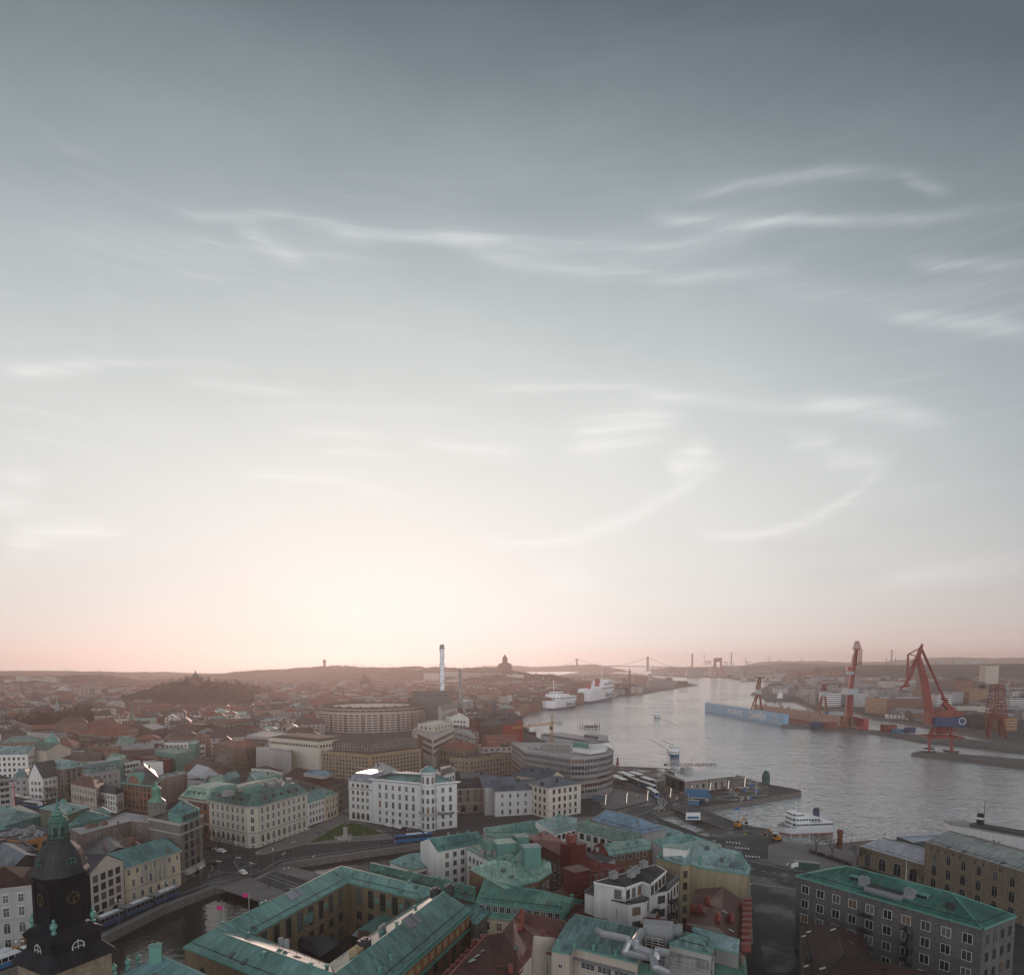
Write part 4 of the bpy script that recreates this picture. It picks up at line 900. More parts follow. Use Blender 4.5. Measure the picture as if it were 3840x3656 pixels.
# ochre house with teal roof terraces
V=VV(b3,a=(1112,522,20),b=(1212,446,23),c=(1400,402,23),d=(1762,490,23),e=(1832,602,20),f=(1815,662,19.5),h=(1452,606,19.5),i=(1370,575,20),j=(1300,582,20))
och=rbld('ochre_house','tall ochre plastered house with teal seamed roof, small roof cabin and fittings',V,['a b c i j','c d e f h i'],W('stained_ochre_plaster',(.30,.25,.165),False,.45),COPPAL,cor=GRN,ve=9,sk=4,chm=GRN,win={'j-i':dict(sp=4,mg=1,fm=FRB,rows=fl(5,3.6,1.2,2.0,'std',1.4))},cat='house')
p=g(b3,1262,522,20.3); mb=MB(); mb.box((p.x,p.y,p.z),(7,4,3.0),-.5); mb.build('roof_cabin',WHITE,och,och.location); mb=MB(); mb.box((p.x,p.y,p.z+3),(7.6,4.6,.3),-.5); mb.build('cabin_roof',COPPAL,och,och.location)
# white apartment house with black roof
V=VV(b3,a=(633,718,24.2),b=(1102,586,24.2),c=(1182,632,24.2),d=(1062,735,24.2),e=(1000,712,24.2),f=(872,760,24.2),h=(760,742,24.2))
APW=W('apartment_plaster',(.43,.43,.42),False,.3)
apt=rbld('white_apartment_house','white apartment house with flat black roof, balconies and square roof vents',V,['a b c d e f h'],APW,FELTB,cor=WHITE,cat='apartment house',z0=0)
p=V
V2=VV(b3,a=(560,790,20.6),b=(640,740,20.6),c=(1190,640,20.6),d=(1285,690,20.6),e=(1190,775,20.6),f=(1110,790,20.6),h=(1020,858,20.6),i=(895,880,20.6),j=(668,822,20.6))
wn=dict(sp=3.2,mg=.8,fm=FRB,rows=[(17.2,2.2,1.9,'std'),(13.6,2.2,1.9,'std'),(10,2.2,1.9,'std'),(6.4,2.2,1.9,'std')])
apl=rbld('white_apartment_terrace','lower storeys of the white apartment house with black terrace ledge, bays and steel balconies',V2,['a b c d e f h i j'],APW,FELTB,cor=BLACKC,win={'j-i':dict(sp=5,mg=2,fm=FRB,rows=[(16,2.0,2.2,'std')]),'i-h':wn,'h-f':dict(sp=3,mg=.6,fm=FRB,rows=[(17,.9,2.2,'std'),(13.4,.9,2.2,'std'),(9.8,.9,2.2,'std')]),'f-e':wn,'e-d':dict(sp=2.6,mg=.8,fm=FRB,rows=[(17,1,2.2,'std'),(13.4,1,2.2,'std'),(9.8,1,2.2,'std'),(6,1,2.2,'std')])},cat='apartment house')
windows(apt,p['h'],p['f'],20.6,dict(sp=2.2,mg=.3,fm=FRB,rows=[(.4,1.7,2.2,'std')]))
windows(apt,p['f'],p['e'],20.6,dict(sp=2.4,mg=.3,fm=FRB,rows=[(.4,1.2,2.2,'std')]))
windows(apt,p['d'],p['c'],20.6,dict(sp=3.0,mg=.3,fm=FRB,rows=[(.4,1.9,2.2,'std')]))
for x,y in((780,690),(918,680),(950,652),(1014,606)):
    q=g(b3,x,y,24.2); put(chimney_mesh(1.8,1.5,1.5,GREYC),'vent',apt,q-apt.location,.6)
for (aa,bb) in (('j','i'),('i','h'),('d','c'),('e','d'),('c','d')):
    a,b=V2[aa],V2[bb]; mb=MB(); mb.bar(a+Vector((0,0,1.1)),b+Vector((0,0,1.1)),.06); mb.bar(a+Vector((0,0,.6)),b+Vector((0,0,.6)),.04); 
    for i in range(8): q=a.lerp(b,i/7); mb.bar(q,q+Vector((0,0,1.1)),.04)
    mb.build('railing',GREYC,apl,apl.location)
for zz in (16.6,13,9.4):
    for (aa,bb,s) in (('h','f',.55),('e','d',.25)):
        a,b=V2[aa],V2[bb]; e=(b-a).normalized(); n=Vector((e.y,-e.x,0)); n=n if n.dot(-a)>0 else -n; q=a.lerp(b,s)+n*.9; mb=MB(); rz=math.atan2(e.y,e.x)
        mb.box((q.x,q.y,zz),(3.2,1.8,.2),rz); 
        for i in range(-4,5): w=q+e*i*.38+n*.85; mb.bar((w.x,w.y,zz),(w.x,w.y,zz+1.1),.03)
        w=q+n*.85; mb.bar(w-e*1.6+Vector((0,0,zz+1.1-w.z)),w+e*1.6+Vector((0,0,zz+1.1-w.z)),.05); mb.build('balcony',DARK,apl,apl.location)
# --- red brown roof at the street corner
V=VV(b3,a=(1408,772,18.5),b=(1622,756,19.5),c=(1810,872,17),d=(1795,1300,16),e=(1600,1075,18.5),f=(1345,1030,15.5))
rb=rbld('rust_roofed_corner_house','rust brown seamed roof with many chimneys and white dormers along the street edge',V,['a b e f','b c d e'],BEIGE,RUSTR,cor=REDC,sk=4,ch=6,chm=REDC,seed=12,cat='house')
for i in range(9):
    p=V['c'].lerp(V['d'],(i+.5)/9.5)+Vector((-.9,0,.2)); e=V['d']-V['c']; put(dormer_mesh(1.5,1.5,2.0,REDC,FRW),'dormer',rb,p-rb.location,math.atan2(-e.y,-e.x)+PI)
V=VV(b3,a=(472,888,15.6),b=(1215,1020,15.6),c=(1400,1062,15.6),d=(1385,1130,14.2),e=(420,1005,14.2))
rbld('rust_roofed_strip_house','long rust red roof with a skylight row before the white apartment house',V,['a b c d e'],REDW,RUSTR,cor=REDC,sk=6,ve=3,ch=4,chm=REDC,seed=4,cat='house')
# --- pale green office with ducts
V=VV(b3,a=(305,1238,16),b=(442,1266,16),c=(475,1215,16),d=(965,1335,16),e=(1010,1082,20),f=(482,966,20),h=(420,1032,19),i=(330,1180,17),j=(880,1170,18))
off=rbld('ducted_office_building','beige office with pale green seamed roof crossed by fat silver air ducts',V,['i h f e d c b a'],BEIGE,COPPAL,cor=GRN,ve=5,chm=GRN,win={'a-b':dict(sp=5,mg=2,fm=FRW,rows=[(12.2,.9,.9,'std'),(9,.9,.9,'std')]),'c-d':dict(sp=4.0,mg=1,fm=FRW,rows=[(11.6,3.2,1.7,'grid'),(7.4,3.2,1.7,'grid'),(3.4,3.2,1.7,'grid')])},cat='office building')
a,b=V['c'],V['d']; e=(b-a).normalized(); n=Vector((e.y,-e.x,0)); n=n if n.dot(-a)>0 else -n
for zz in (13.6,9.4): mb=MB(); q=a.lerp(b,.5)+n*.8; mb.box((q.x,q.y,zz),((b-a).length*.95,1.5,.12),math.atan2(e.y,e.x)); mb.build('sun_shade',GREYC,off,off.location)
ALU=M('duct_metal',(.34,.345,.35),.35,.6)
def duct(root,k,l,r): 
    p=[g(k,*q) for q in l]; mb=MB()
    for i in range(len(p)-1): mb.bar(p[i],p[i+1],r,0,8)
    for q in p[1:-1]: mb.ball(q,r*1.05,8)
    mb.build('air_duct',ALU,root,root.location)
duct(off,b3,[(650,1090,20.5),(700,1120,20.2),(890,1160,20),(905,1180,20),(870,1260,18),(1110,1310,17.5)],.8)
duct(off,b3,[(1000,1100,20.5),(950,1180,20),(960,1230,19),(1080,1270,18.5),(1105,1380,17),(1200,1420,16)],.95)
duct(off,b3,[(1110,1310,18),(1120,1250,19.5),(1210,1270,19.5)],.85)
def louvre(name,label,k,l,z,h):
    p=[g(k,x,y,z) for x,y in l]; r=empty(name,sum(p,Vector())/len(p),label,'screen'); mb=MB()
    for i in range(len(p)):
        a,b=p[i],p[(i+1)%len(p)]
        for j in range(int(h/.6)): mb.bar(a+Vector((0,0,.3+j*.6)),b+Vector((0,0,.3+j*.6)),.11)
        for j in range(5): q=a.lerp(b,j/4); mb.bar(q-Vector((0,0,1.5)),q+Vector((0,0,h)),.1)
    mb.build('louvre',FELTL,r,r.location)
louvre('louvre_screen','pale slatted screen enclosing roof plant beside the silver ducts, rear one',b3,[(985,1195),(1175,1240),(1235,1130),(1030,1075)],17.5,2.4)
louvre('louvre_screen','pale slatted screen enclosing a ribbed metal unit on the front roof edge',b3,[(1135,1365),(1535,1465),(1560,1330),(1175,1240)],15.5,1.9)
p=g(b3,1125,1150,18.5); r=empty('cooling_unit',p,'grey cooling unit with blue grey side inside the rear slatted screen','cooling unit'); mb=MB(); mb.box((0,0,0),(6.5,3,3.6),-.25); mb.box((4.2,-.6,0),(2,2.4,3),-.25); mb.build('casing',GREYC,r)
p=g(b3,1340,1370,15); r=empty('cooling_unit',p,'long ribbed metal cooling unit inside the front slatted screen','cooling unit'); mb=MB(); mb.box((0,0,0),(9,2.4,2.3),-.28); mb.build('casing',MSEAM('ribbed_metal',(.26,.265,.27),(.3,.3,.3),.4,.4,0),r)
V=VV(b3,a=(1212,1190,19),b=(1262,1095,19),c=(1557,1165,19),d=(1532,1268,19),p=(1395,1120,22))
rbld('copper_pyramid_pavilion','square roof pavilion with pale green pyramid copper roof',V,['a d p','d c p','c b p','b a p'],GREYP,COPPAL,cor=GRN,cat='pavilion')
V=VV(b3,a=(1392,1065,18.4),b=(1752,1162,18.4),c=(1745,1262,17.6),d=(1560,1215,17.6),e=(1395,1090,17.9))
rbld('flat_copper_block','grey clad block with flat pale green roof and a round vent window by the street',V,['a b c d e'],W('grey_cladding',(.22,.21,.20)),COPPAL,cor=GRN,cat='building')
V=VV(b3,a=(955,1330,14.5),b=(1135,1370,14.5),c=(1110,1520,12),d=(880,1500,12))
rbld('low_green_roof_wing','low green sheet roof below the silver ducts at the front',V,['a b c d'],BEIGE,COPDRK,cor=GRN)
V=VV(b3,a=(1540,1330,14),b=(1790,1310,14),c=(1800,1560,14),d=(1520,1560,14))
rbld('grey_green_yard_house','grey green seamed flat roof at the front street corner',V,['a b c d'],GREYP,COPDRK,cor=GRN)
# --- rust roofs at the front
V=VV(b3,a=(10,1000,17.5),b=(60,945,18.5),c=(418,1022,18),d=(340,1150,16.5),e=(165,1130,18),f=(150,1290,15.5),h=(-20,1500,14),i=(-420,1500,14))
rbld('rust_brown_roof_house','rust brown roof planes with valley gutters and chimney pots at the front edge',V,['a b c d e','a e f h i'],BEIGE,RUSTR,cor=REDC,sk=2,ch=4,ve=2,chm=REDC,seed=8,cat='house',win={'f-h':dict(sp=3,mg=1,fm=FRD,rows=[(9,1.3,2.4,'std'),(5,1.3,2.4,'std')])})
V=VV(b3,a=(165,1230,13.5),b=(335,1275,13.5),c=(350,1180,13.5),d=(200,1150,13.5))
rb=rbld('balcony_house','beige house with dark balcony between the rust roof and the ducted office',V,['a b c d'],BEIGE,FELT,cor=REDC,cat='house',win={'a-b':dict(sp=3.6,mg=.6,fm=FRD,rows=[(8,1.6,2.4,'std'),(4,1.6,2.4,'std')])})
mb=MB(); a,b=V['a'],V['b']
for i in range(12): q=a.lerp(b,i/11); mb.bar(q,q+Vector((0,0,1.2)),.04)
mb.bar(a+Vector((0,0,1.2)),b+Vector((0,0,1.2)),.06); mb.build('railing',GREYC,rb,rb.location)
V=VV(b2,a=(1770,1125,18.8),b=(1905,1108,18.8),c=(2060,1360,14.5),d=(1900,1600,14.5),e=(1480,1450,18),f=(1440,1430,14.5),h=(1745,1165,15))
rb=rbld('rust_skylight_house','rust roof with a stepped row of six white roof hatches along its left slope',V,['a b c d e','a e f h'],BEIGE,RUSTR,cor=REDC,ch=2,chm=REDC,seed=2,cat='house')
for i in range(6): p=g(b2,1818-i*33,1152+i*36,17.6); put(skylight_mesh(1.9,1.5),'roof_hatch',rb,p-rb.location+Vector((0,0,.3)),.75)
for i in range(8):
    p=g(b2,1745-i*38,1160+i*39,15.4); put(chimney_mesh(.9,.9,.8,REDC),'chimney',rb,p-rb.location)
# --- grey building with green hipped roof on the right
EV=21.3
V=VV(b4,a=(218,668,EV),b=(1650,1075,EV),c=(1905,975,EV)); V['d']=V['a']+V['c']-V['b']
D=V['b']-V['a']; M0=V['b'].lerp(V['c'],.5)
zr=zline(b4,610,597,M0,D) or 25; zr2=zline(b4,1410,800,M0,D) or 25; zr=(zr+zr2)/2
V['r']=g(b4,610,597,zr); V['s']=g(b4,1410,800,zr)
GREYB=W('grey_slabs',(.125,.12,.115),True,.45)
gw=dict(sp=4.35,mg=1.6,rows=[(17.0,1.9,2.1,'std'),(13.0,1.9,2.1,'std'),(9.0,1.9,2.1,'std'),(5.0,1.9,2.1,'std'),(1.2,1.9,2.1,'std')])
gb=rbld('grey_office_building','long grey stone building with green hipped copper roof and roof cut-out, beside the wide road',V,['a b s r','b c s','c d r s','d a r'],GREYB,MSEAM('deep_green_copper_roof',(.04,.145,.105),(.07,.19,.14),1.05,.55,.7),cor=GRN,win={'a-b':gw,'b-c':dict(sp=3.4,mg=1.4,fm=FRD,rows=fl(5,4.0,1.1,2.0,'std',1.2))},ch=1,sk=2,chm=BLACKC,cat='office building')
for s,t_ in ((.26,.45),(.72,.45)):
    p=V['a'].lerp(V['b'],s).lerp(V['r'].lerp(V['s'],s),.5); put(dormer_mesh(3.0,1.3,3.2,GRN,FRG),'dormer',gb,p-gb.location-Vector((0,0,.6)),math.atan2(D.y,D.x))
p=V['a'].lerp(V['b'],.5).lerp(V['r'].lerp(V['s'],.5),.42); rz=math.atan2(D.y,D.x); mb=MB(); mb.box((p.x,p.y,p.z-1.2),(9,4.2,1.5),rz); mb.build('roof_well',GREYC,gb,gb.location)
mb=MB(); mb.box((p.x,p.y,p.z+.1),(8.2,3.4,.3),rz); mb.build('well_floor',DARK,gb,gb.location)
for dx in(-5.6,5.6): q=p+D.normalized()*dx; put(chimney_mesh(2.2,1.6,1.6,GREYC),'chimney',gb,q-gb.location,rz)
# spiral stair and balconies on the long wall
n=Vector((D.y,-D.x,0)).normalized(); n=n if n.dot(-V['a'])>0 else -n
p=V['a'].lerp(V['b'],.665)+n*1.5; mb=MB(); mb.bar((p.x,p.y,0),(p.x,p.y,17.5),.12,0,6)
for i in range(70): q=i*.42; mb.box((p.x+.75*math.cos(q),p.y+.75*math.sin(q),.4+i*.24),(1.4,.45,.06),q)
for i in range(69):
    q0,q1=i*.42,(i+1)*.42; mb.bar((p.x+1.45*math.cos(q0),p.y+1.45*math.sin(q0),1.4+i*.24),(p.x+1.45*math.cos(q1),p.y+1.45*math.sin(q1),1.64+i*.24),.05)
mb.build('spiral_stair',DARK,gb,gb.location)
for zz in (4.2,8.2,12.2,16.2):
    q=V['a'].lerp(V['b'],.435)+n*.8; mb=MB(); mb.box((q.x,q.y,zz),(3,1.6,.15),rz)
    for i in range(-5,6): w=q+D.normalized()*i*.29+n*.75; mb.bar((w.x,w.y,zz),(w.x,w.y,zz+1.1),.03)
    w=q+n*.75; w1=w-D.normalized()*1.5; w2=w+D.normalized()*1.5; mb.bar((w1.x,w1.y,zz+1.1),(w2.x,w2.y,zz+1.1),.05); mb.build('balcony',DARK,gb,gb.location)
# brown tiled house below it
V=VV(b4,a=(250,1050,13),b=(515,1045,17),c=(742,1146,13),d=(802,1312,13),e=(580,1277,17),f=(290,1600,13),h=(1250,1420,17),i=(1500,1600,13),j=(840,1285,13),l=(1200,1385,13))
rb=rbld('brown_tiled_house','dark brown tiled house with two hipped wings at the front right corner',V,['a b e f','b c d e','f e h i','e d h'],OCHRE,TILE,cor=DARK,sk=8,ch=1,chm=BLACKC,seed=21,cat='house')
V=VV(b1,a=(905,1450,22),b=(1130,1335,22),c=(1245,1288,24),d=(1620,1455,24),e=(1450,1640,22),f=(850,1640,22))
r=rbld('balustrade_house','green copper roofed house with stone balustrade and urns at the bottom edge beside the canal',V,['a b c d e f'],SAND,COPPER,cor=GRN,sk=2,chm=GRN,cat='house')
p=g(b1,1200,1330,23.5); put(chimney_mesh(2.0,1.8,3.0,GRN),'chimney',r,p-r.location,.4)
for x,y in ((985,1395),(1065,1358),(880,1440)):
    p=g(b1,x,y,22); mb=MB(); mb.lathe([(.5,0),(.5,.5),(.2,.8),(.55,1.5),(.5,1.9),(.15,2.1),(.2,2.4),(0,2.6)],p,8); mb.build('urn',GRN,r,r.location)
# ---------------------------------------------------------------- canal street and the squares beyond
def stackp(mb,prof,c,rot,ch=.3,m=0):       # chamfered square sections (half width, height) stacked into a tower
    def sec(a,z):
        k=a*ch; pts=[(a,-a+k),(a,a-k),(a-k,a),(-a+k,a),(-a,a-k),(-a,-a+k),(-a+k,-a),(a-k,-a)]
        co,si=math.cos(rot),math.sin(rot); return [Vector((c[0]+x*co-y*si,c[1]+x*si+y*co,z)) for x,y in pts]
    S_=[sec(a,z) for a,z in prof]
    for i in range(len(S_)-1):
        for j in range(8): mb.face([S_[i][j],S_[i][(j+1)%8],S_[i+1][(j+1)%8],S_[i+1][j]],m)
    mb.face(S_[-1],m)
def church_tower():
    Y=117.0; ax=UY(*b1(478,850),Y); cx=ax.x; Z=lambda y,x=478:UY(*b1(x,y),Y).z; k=_s*Y/F*1.0
    rot=R(-28)
    root=empty('church_tower',(cx,Y,0),'dark baroque church tower with clock faces, dark domed roof and green copper lantern spire','church tower')
    h=.80*k
    BL=W('dark_tower_wood',(.011,.012,.014),False,.5); LEAD=MSEAM('dark_lead_roof',(.019,.021,.025),(.032,.035,.04),.8,.6,.15,.2); SP=MSEAM('spire_copper',(.085,.22,.175),(.06,.12,.09),.7,.5,.8)
    mb=MB(); stackp(mb,[(290*h,0),(290*h,Z(1275))],(cx,Y),rot,.03); mb.build('stone_shaft',SAND,root,root.location)
    mb=MB(); stackp(mb,[(330*h,Z(1290)),(318*h,Z(1262)),(235*h,Z(1190))],(cx,Y),rot,.05); mb.build('skirt_roof',LEAD,root,root.location)
    mb=MB(); stackp(mb,[(232*h,Z(1210)),(232*h,Z(1062))],(cx,Y),rot,.06); mb.build('lower_stage',BL,root,root.location)
    # curved pediments on four sides
    mb=MB()
    for q in range(4):
        a=rot+q*PI/2; n=Vector((math.cos(a),math.sin(a),0)); e=Vector((-n.y,n.x,0)); B=Vector((cx,Y,0)); N=10
        for i in range(N):
            x0,x1=(-1+2*i/N),(-1+2*(i+1)/N); w=245*h; zc=lambda x:Z(1085)+(Z(1010)-Z(1085))*math.cos(x*PI/2)
            p=[B+n*(250*h)+e*x0*w,B+n*(250*h)+e*x1*w,B+n*(150*h)+e*x1*w*.8,B+n*(150*h)+e*x0*w*.8]; hh=[zc(x0),zc(x1),zc(x1)+1.0,zc(x0)+1.0]
            mb.face([Vector((v.x,v.y,z)) for v,z in zip(p,hh)]); mb.face([Vector((p[0].x,p[0].y,hh[0]-.6)),Vector((p[1].x,p[1].y,hh[1]-.6)),Vector((p[1].x,p[1].y,hh[1])),Vector((p[0].x,p[0].y,hh[0]))])
            q2=[B+n*(233*h)+e*x0*w,B+n*(233*h)+e*x1*w]; mb.face([Vector((q2[0].x,q2[0].y,Z(1120))),Vector((q2[1].x,q2[1].y,Z(1120))),Vector((q2[1].x,q2[1].y,hh[1]-.3)),Vector((q2[0].x,q2[0].y,hh[0]-.3))])
    mb.build('pediment',LEAD,root,root.location)
    mb=MB(); stackp(mb,[(210*h,Z(1062)),(188*h,Z(1020)),(180*h,Z(1000)),(180*h,Z(690)),(195*h,Z(670)),(200*h,Z(648))],(cx,Y),rot,.36)
    for q in range(4):
        a=rot+q*PI/2; n=Vector((math.cos(a),math.sin(a),0)); e=Vector((-n.y,n.x,0))
        for s in (-.66,.66): p=Vector((cx,Y,0))+n*181*h+e*s*180*h; mb.box((p.x,p.y,Z(1000)),(.5,.9,Z(690)-Z(1000)),a)
    mb.build('clock_stage',BL,root,root.location)
    mb=MB(); stackp(mb,[(208*h,Z(650)),(226*h,Z(640)),(222*h,Z(626)),(200*h,Z(600)),(190*h,Z(560)),(178*h,Z(510)),(158*h,Z(468)),(130*h,Z(438)),(108*h,Z(418)),(92*h,Z(398)),(112*h,Z(394)),(108*h,Z(384)),(66*h,Z(374))],(cx,Y),rot,.5); mb.build('dome_roof',LEAD,root,root.location)
    c2=(UY(*b1(455,300),Y).x,Y)
    c2=(cx,Y)
    mb=MB()
    for j in range(8):
        a=rot+PI/8+j*PI/4; p=(cx+56*k*math.cos(a),Y+56*k*math.sin(a)); mb.box((*p,Z(378)),(.45,.45,Z(268)-Z(378)),a)
    mb.lathe([(64*k,Z(378)),(64*k,Z(366)),(50*k,Z(366)),(50*k,Z(352)),(0,Z(352))],(cx,Y,0),8,0,None,rot)
    mb.lathe([(64*k,Z(290)),(66*k,Z(262)),(76*k,Z(246)),(60*k,Z(238)),(66*k,Z(226)),(44*k,Z(214)),(34*k,Z(206)),(50*k,Z(198)),(44*k,Z(184)),(24*k,Z(176)),(18*k,Z(162)),(22*k,Z(156)),(9*k,Z(146)),(8*k,Z(120)),(3.2*k,Z(70)),(0,Z(50))],(cx,Y,0),10)
    mb.lathe([(30*k,Z(352)),(30*k,Z(270))],(cx,Y,0),8); mb.build('lantern_spire',SP,root,root.location)
    mb=MB()
    for j in range(16):
        a=j*PI/8; mb.bar((cx+72*k*math.cos(a),Y+72*k*math.sin(a),Z(378)),(cx+72*k*math.cos(a),Y+72*k*math.sin(a),Z(345)),.05); b=(j+1)*PI/8
        mb.bar((cx+72*k*math.cos(a),Y+72*k*math.sin(a),Z(345)),(cx+72*k*math.cos(b),Y+72*k*math.sin(b),Z(345)),.06)
    mb.build('railing',DARK,root,root.location)
    GOLD=M('gilded_marks',(.25,.165,.06),.45,.5)
    for q in range(4):
        a=rot+q*PI/2; n=Vector((math.cos(a),math.sin(a),0)); c=Vector((cx,Y,Z(812)))+n*(184*h); rz=a+PI/2
        f=empty('clock_face',c-root.location,None,None); f.rotation_euler.z=rz; f.parent=root
        rr=52*k*.98
        mb=MB(); mb.face([(rr*math.cos(2*PI*i/20),-.1,rr*math.sin(2*PI*i/20)) for i in range(20)]); 
        for i in range(20):
            t0,t1=2*PI*i/20,2*PI*(i+1)/20; mb.face([(rr*s*math.cos(u),-.16,rr*s*math.sin(u)) for s,u in ((.97,t0),(1.1,t0),(1.1,t1),(.97,t1))],1)
        mb.build('dial',[BL,DARK],f)
        mb=MB()
        for i in range(12):
            u=i*PI/6
            for d in ((-.06,.06) if i%3 else (-.09,0,.09)): mb.bar((rr*.72*math.cos(u+d),-.2,rr*.72*math.sin(u+d)),(rr*.92*math.cos(u+d*.8),-.2,rr*.92*math.sin(u+d*.8)),.045)
        mb.build('numerals',GOLD,f)
        mb=MB(); mb.bar((0,-.26,0),(rr*.66,-.26,rr*.22),.07); mb.bar((0,-.26,0),(rr*.16,-.26,-rr*.85),.05); mb.build('clock_hands',GOLD,f)
        # oval dormer on the dome and round window below
        c3=Vector((cx,Y,Z(575)))+n*(186*h); o=put(WINMESH(1.4,1.7,'round',SP),'round_window',root,c3-root.location,rz); 
        c4=Vector((cx,Y,Z(1215)))+n*(235*h); put(WINMESH(1.9,2.3,'round',FRW),'round_window',root,c4-root.location,rz)
    mb=MB()
    for q in range(4):
        a=rot+q*PI/2+PI/4; p=Vector((cx+205*k*1.0*math.cos(a),Y+205*k*math.sin(a),Z(1048))); mb.lathe([(.35,0),(.5,.3),(.25,.6),(.6,1.3),(.5,1.9),(.2,2.1),(.3,2.5),(0,2.8)],p,8)
    mb.build('urn',GRN,root,root.location)
church_tower()
# left corner block
V=VV(b1,a=(-120,775,18),b=(245,738,18),c=(262,730,18)); 
def side(k,L,Rr,H,depth,**kw): return e2(k,L,Rr,H,depth)
sw=dict(sp=3.5,mg=1.2,rows=[(13.6,1.2,2.1,'hood'),(9.6,1.3,2.5,'hood'),(5.0,1.5,2.9,'arch'),(1,1.3,2.2,'cross')])
bld('pale_corner_house','pale stone corner house with balustrade and dark tiled roof behind the church tower',e2(b1,(-300,800),(245,738),18,16),18,GREYP,TILE,'hip',4,win=sw,band=(FRS,[(17.4,.6,.5),(8.6,.4,.25)]),sk=2,cat='house')
bld('narrow_pale_house','narrow pale house squeezed between the church tower and the modern canal house',e2(b1,(250,760),(300,752),17,14),17,CREAM,BLUER,'gable',3,win=dict(sp=3,mg=.6,rows=fl(4,4,1.2,2.2,'std')),cat='house')
bld('modern_canal_house','pale modern house of five window rows with dark seamed roof on the canal street',e2(b1,(682,660),(946,556),15.6,15),15.6,W('pale_concrete',(.46,.40,.35)),SLATE,'gable',4.2,win=dict(sp=3.05,mg=.8,fm=FRD,rows=[(12.3,1.7,2.0,'std'),(9.2,1.7,2.0,'std'),(6.1,1.7,2.0,'std'),(3.0,1.7,2.0,'std'),(.2,2.0,2.2,'thin',6)]),ve=4,chm=GREYC,cat='house')
V=VV(b1,a=(955,610,12.6),b=(1386,476,12.6)); 
yh=bld('yellow_canal_house','pale yellow classical house with green roof and columns facing the canal',e2(b1,(955,610),(1386,476),12.6,15),12.6,YELLOW,COPBLU,'gable',4,win=dict(sp=3.15,mg=1.0,rows=[(9.6,1.0,1.7,'cross'),(5.4,1.1,2.4,'hood'),(1.2,1.1,2.0,'cross')]),band=(FRS,[(12.0,.5,.5),(4.4,.3,.25)]),ve=3,cat='house')
a,b=[g(b1,*p,12.6) for p in ((955,610),(1386,476))]; e=(b-a).normalized(); n=Vector((e.y,-e.x,0)); mb=MB()
for s in (.31,.39,.47,.55,.63,.71): p=a.lerp(b,s)+n*.35; mb.lathe([(.42,4.8),(.36,11.6),(.5,11.9)],(p.x,p.y,0),8)
mb.build('column',FRS,yh,yh.location)
q=e3(b1,(1150,222),(1386,268),(1552,202),22)
ct=bld('corner_shop_house','tall narrow seven storey corner house with stone front, blank side wall and striped shop awnings',q,22,GREYST,FELT,'flat',0,win={1:dict(sp=3.6,mg=1.4,fm=FRD,rows=[(18.4,1.5,2.6,'arch'),(14.9,1.9,2.5,'cross'),(11.4,1.9,2.5,'cross'),(8.0,1.9,2.4,'cross'),(4.6,1.9,2.4,'cross'),(.3,2.4,3.2,'thin',4.6)])},band=(FRS,[(21.2,.8,.6),(17.6,.4,.35),(4.0,.4,.4)]),cat='house')
n2=None
a,b=Vector(q[1]),Vector(q[2]); e=(b-a).normalized(); n=Vector((e.y,-e.x,0)); n=n if n.dot(-a)>0 else -n
AW=M('pale_awning',(.34,.30,.27),.8)
for s in (.28,.72):
    p=a.lerp(b,s); mb=MB()
    for i in range(6):
        t0,t1_=PI/2*i/6,PI/2*(i+1)/6
        for u in range(2): pass
        A=[p+e*(sx*2.3)+n*(1.9*math.sin(t))+Vector((0,0,2.6+1.5*math.cos(t)-p.z)) for sx,t in ((-1,t0),(1,t0),(1,t1_),(-1,t1_))]; mb.face(A)
        for sx in (-1,1): mb.face([p+e*(sx*2.3)+Vector((0,0,2.6-p.z)),p+e*(sx*2.3)+n*(1.9*math.sin(t0))+Vector((0,0,2.6+1.5*math.cos(t0)-p.z)),p+e*(sx*2.3)+n*(1.9*math.sin(t1_))+Vector((0,0,2.6+1.5*math.cos(t1_)-p.z))])
    mb.build('awning',AW,ct,ct.location)
V=VV(b1,a=(1296,188,25),b=(1392,205,25),c=(1536,158,25),p=(1400,86,29)); V['d']=V['a']+V['c']-V['b']
r=rbld('rooftop_pavilion','green hipped copper attic with glazed front standing on the tall corner house',V,['a b p','b c p','c d p','d a p'],GREENW,COPPER,z0=22,cor=GRN,win={'b-c':dict(sp=1.7,mg=.4,fm=FRG,rows=[(.6,1.2,2.0,'std')])},cat='attic',sk=1)
p=g(b1,1208,140,24); k=_s*p.y/F; cz=lambda y:hgt(b1,1208,y,0) 
zt=lambda y:UY(*b1(1210,y),p.y).z
r=empty('clock_turret',(p.x,p.y,18),'slender green copper turret with open lantern and bulbous cap beside the corner house attic','turret')
mb=MB(); stackp(mb,[(62*k,18),(62*k,zt(135)),(68*k,zt(130)),(68*k,zt(118)),(50*k,zt(112)),(50*k,zt(95))],(p.x,p.y),.5,.1); mb.build('shaft',GREYST,r,r.location)
zz=lambda y:UY(*z1(1815,y),p.y).z; k1=.32487*p.y/F
mb=MB(); mb.lathe([(100*k1,zz(812)),(88*k1,zz(800)),(62*k1,zz(780)),(50*k1,zz(762)),(50*k1,zz(690)),(58*k1,zz(670)),(48*k1,zz(655)),(22*k1,zz(638)),(14*k1,zz(626)),(20*k1,zz(612)),(10*k1,zz(600)),(3*k1,zz(575)),(0,zz(560))],(p.x,p.y,0),8); mb.build('spire',MSEAM('turret_copper',(.12,.28,.23),(.08,.16,.13),.6,.5,.6),r,r.location)
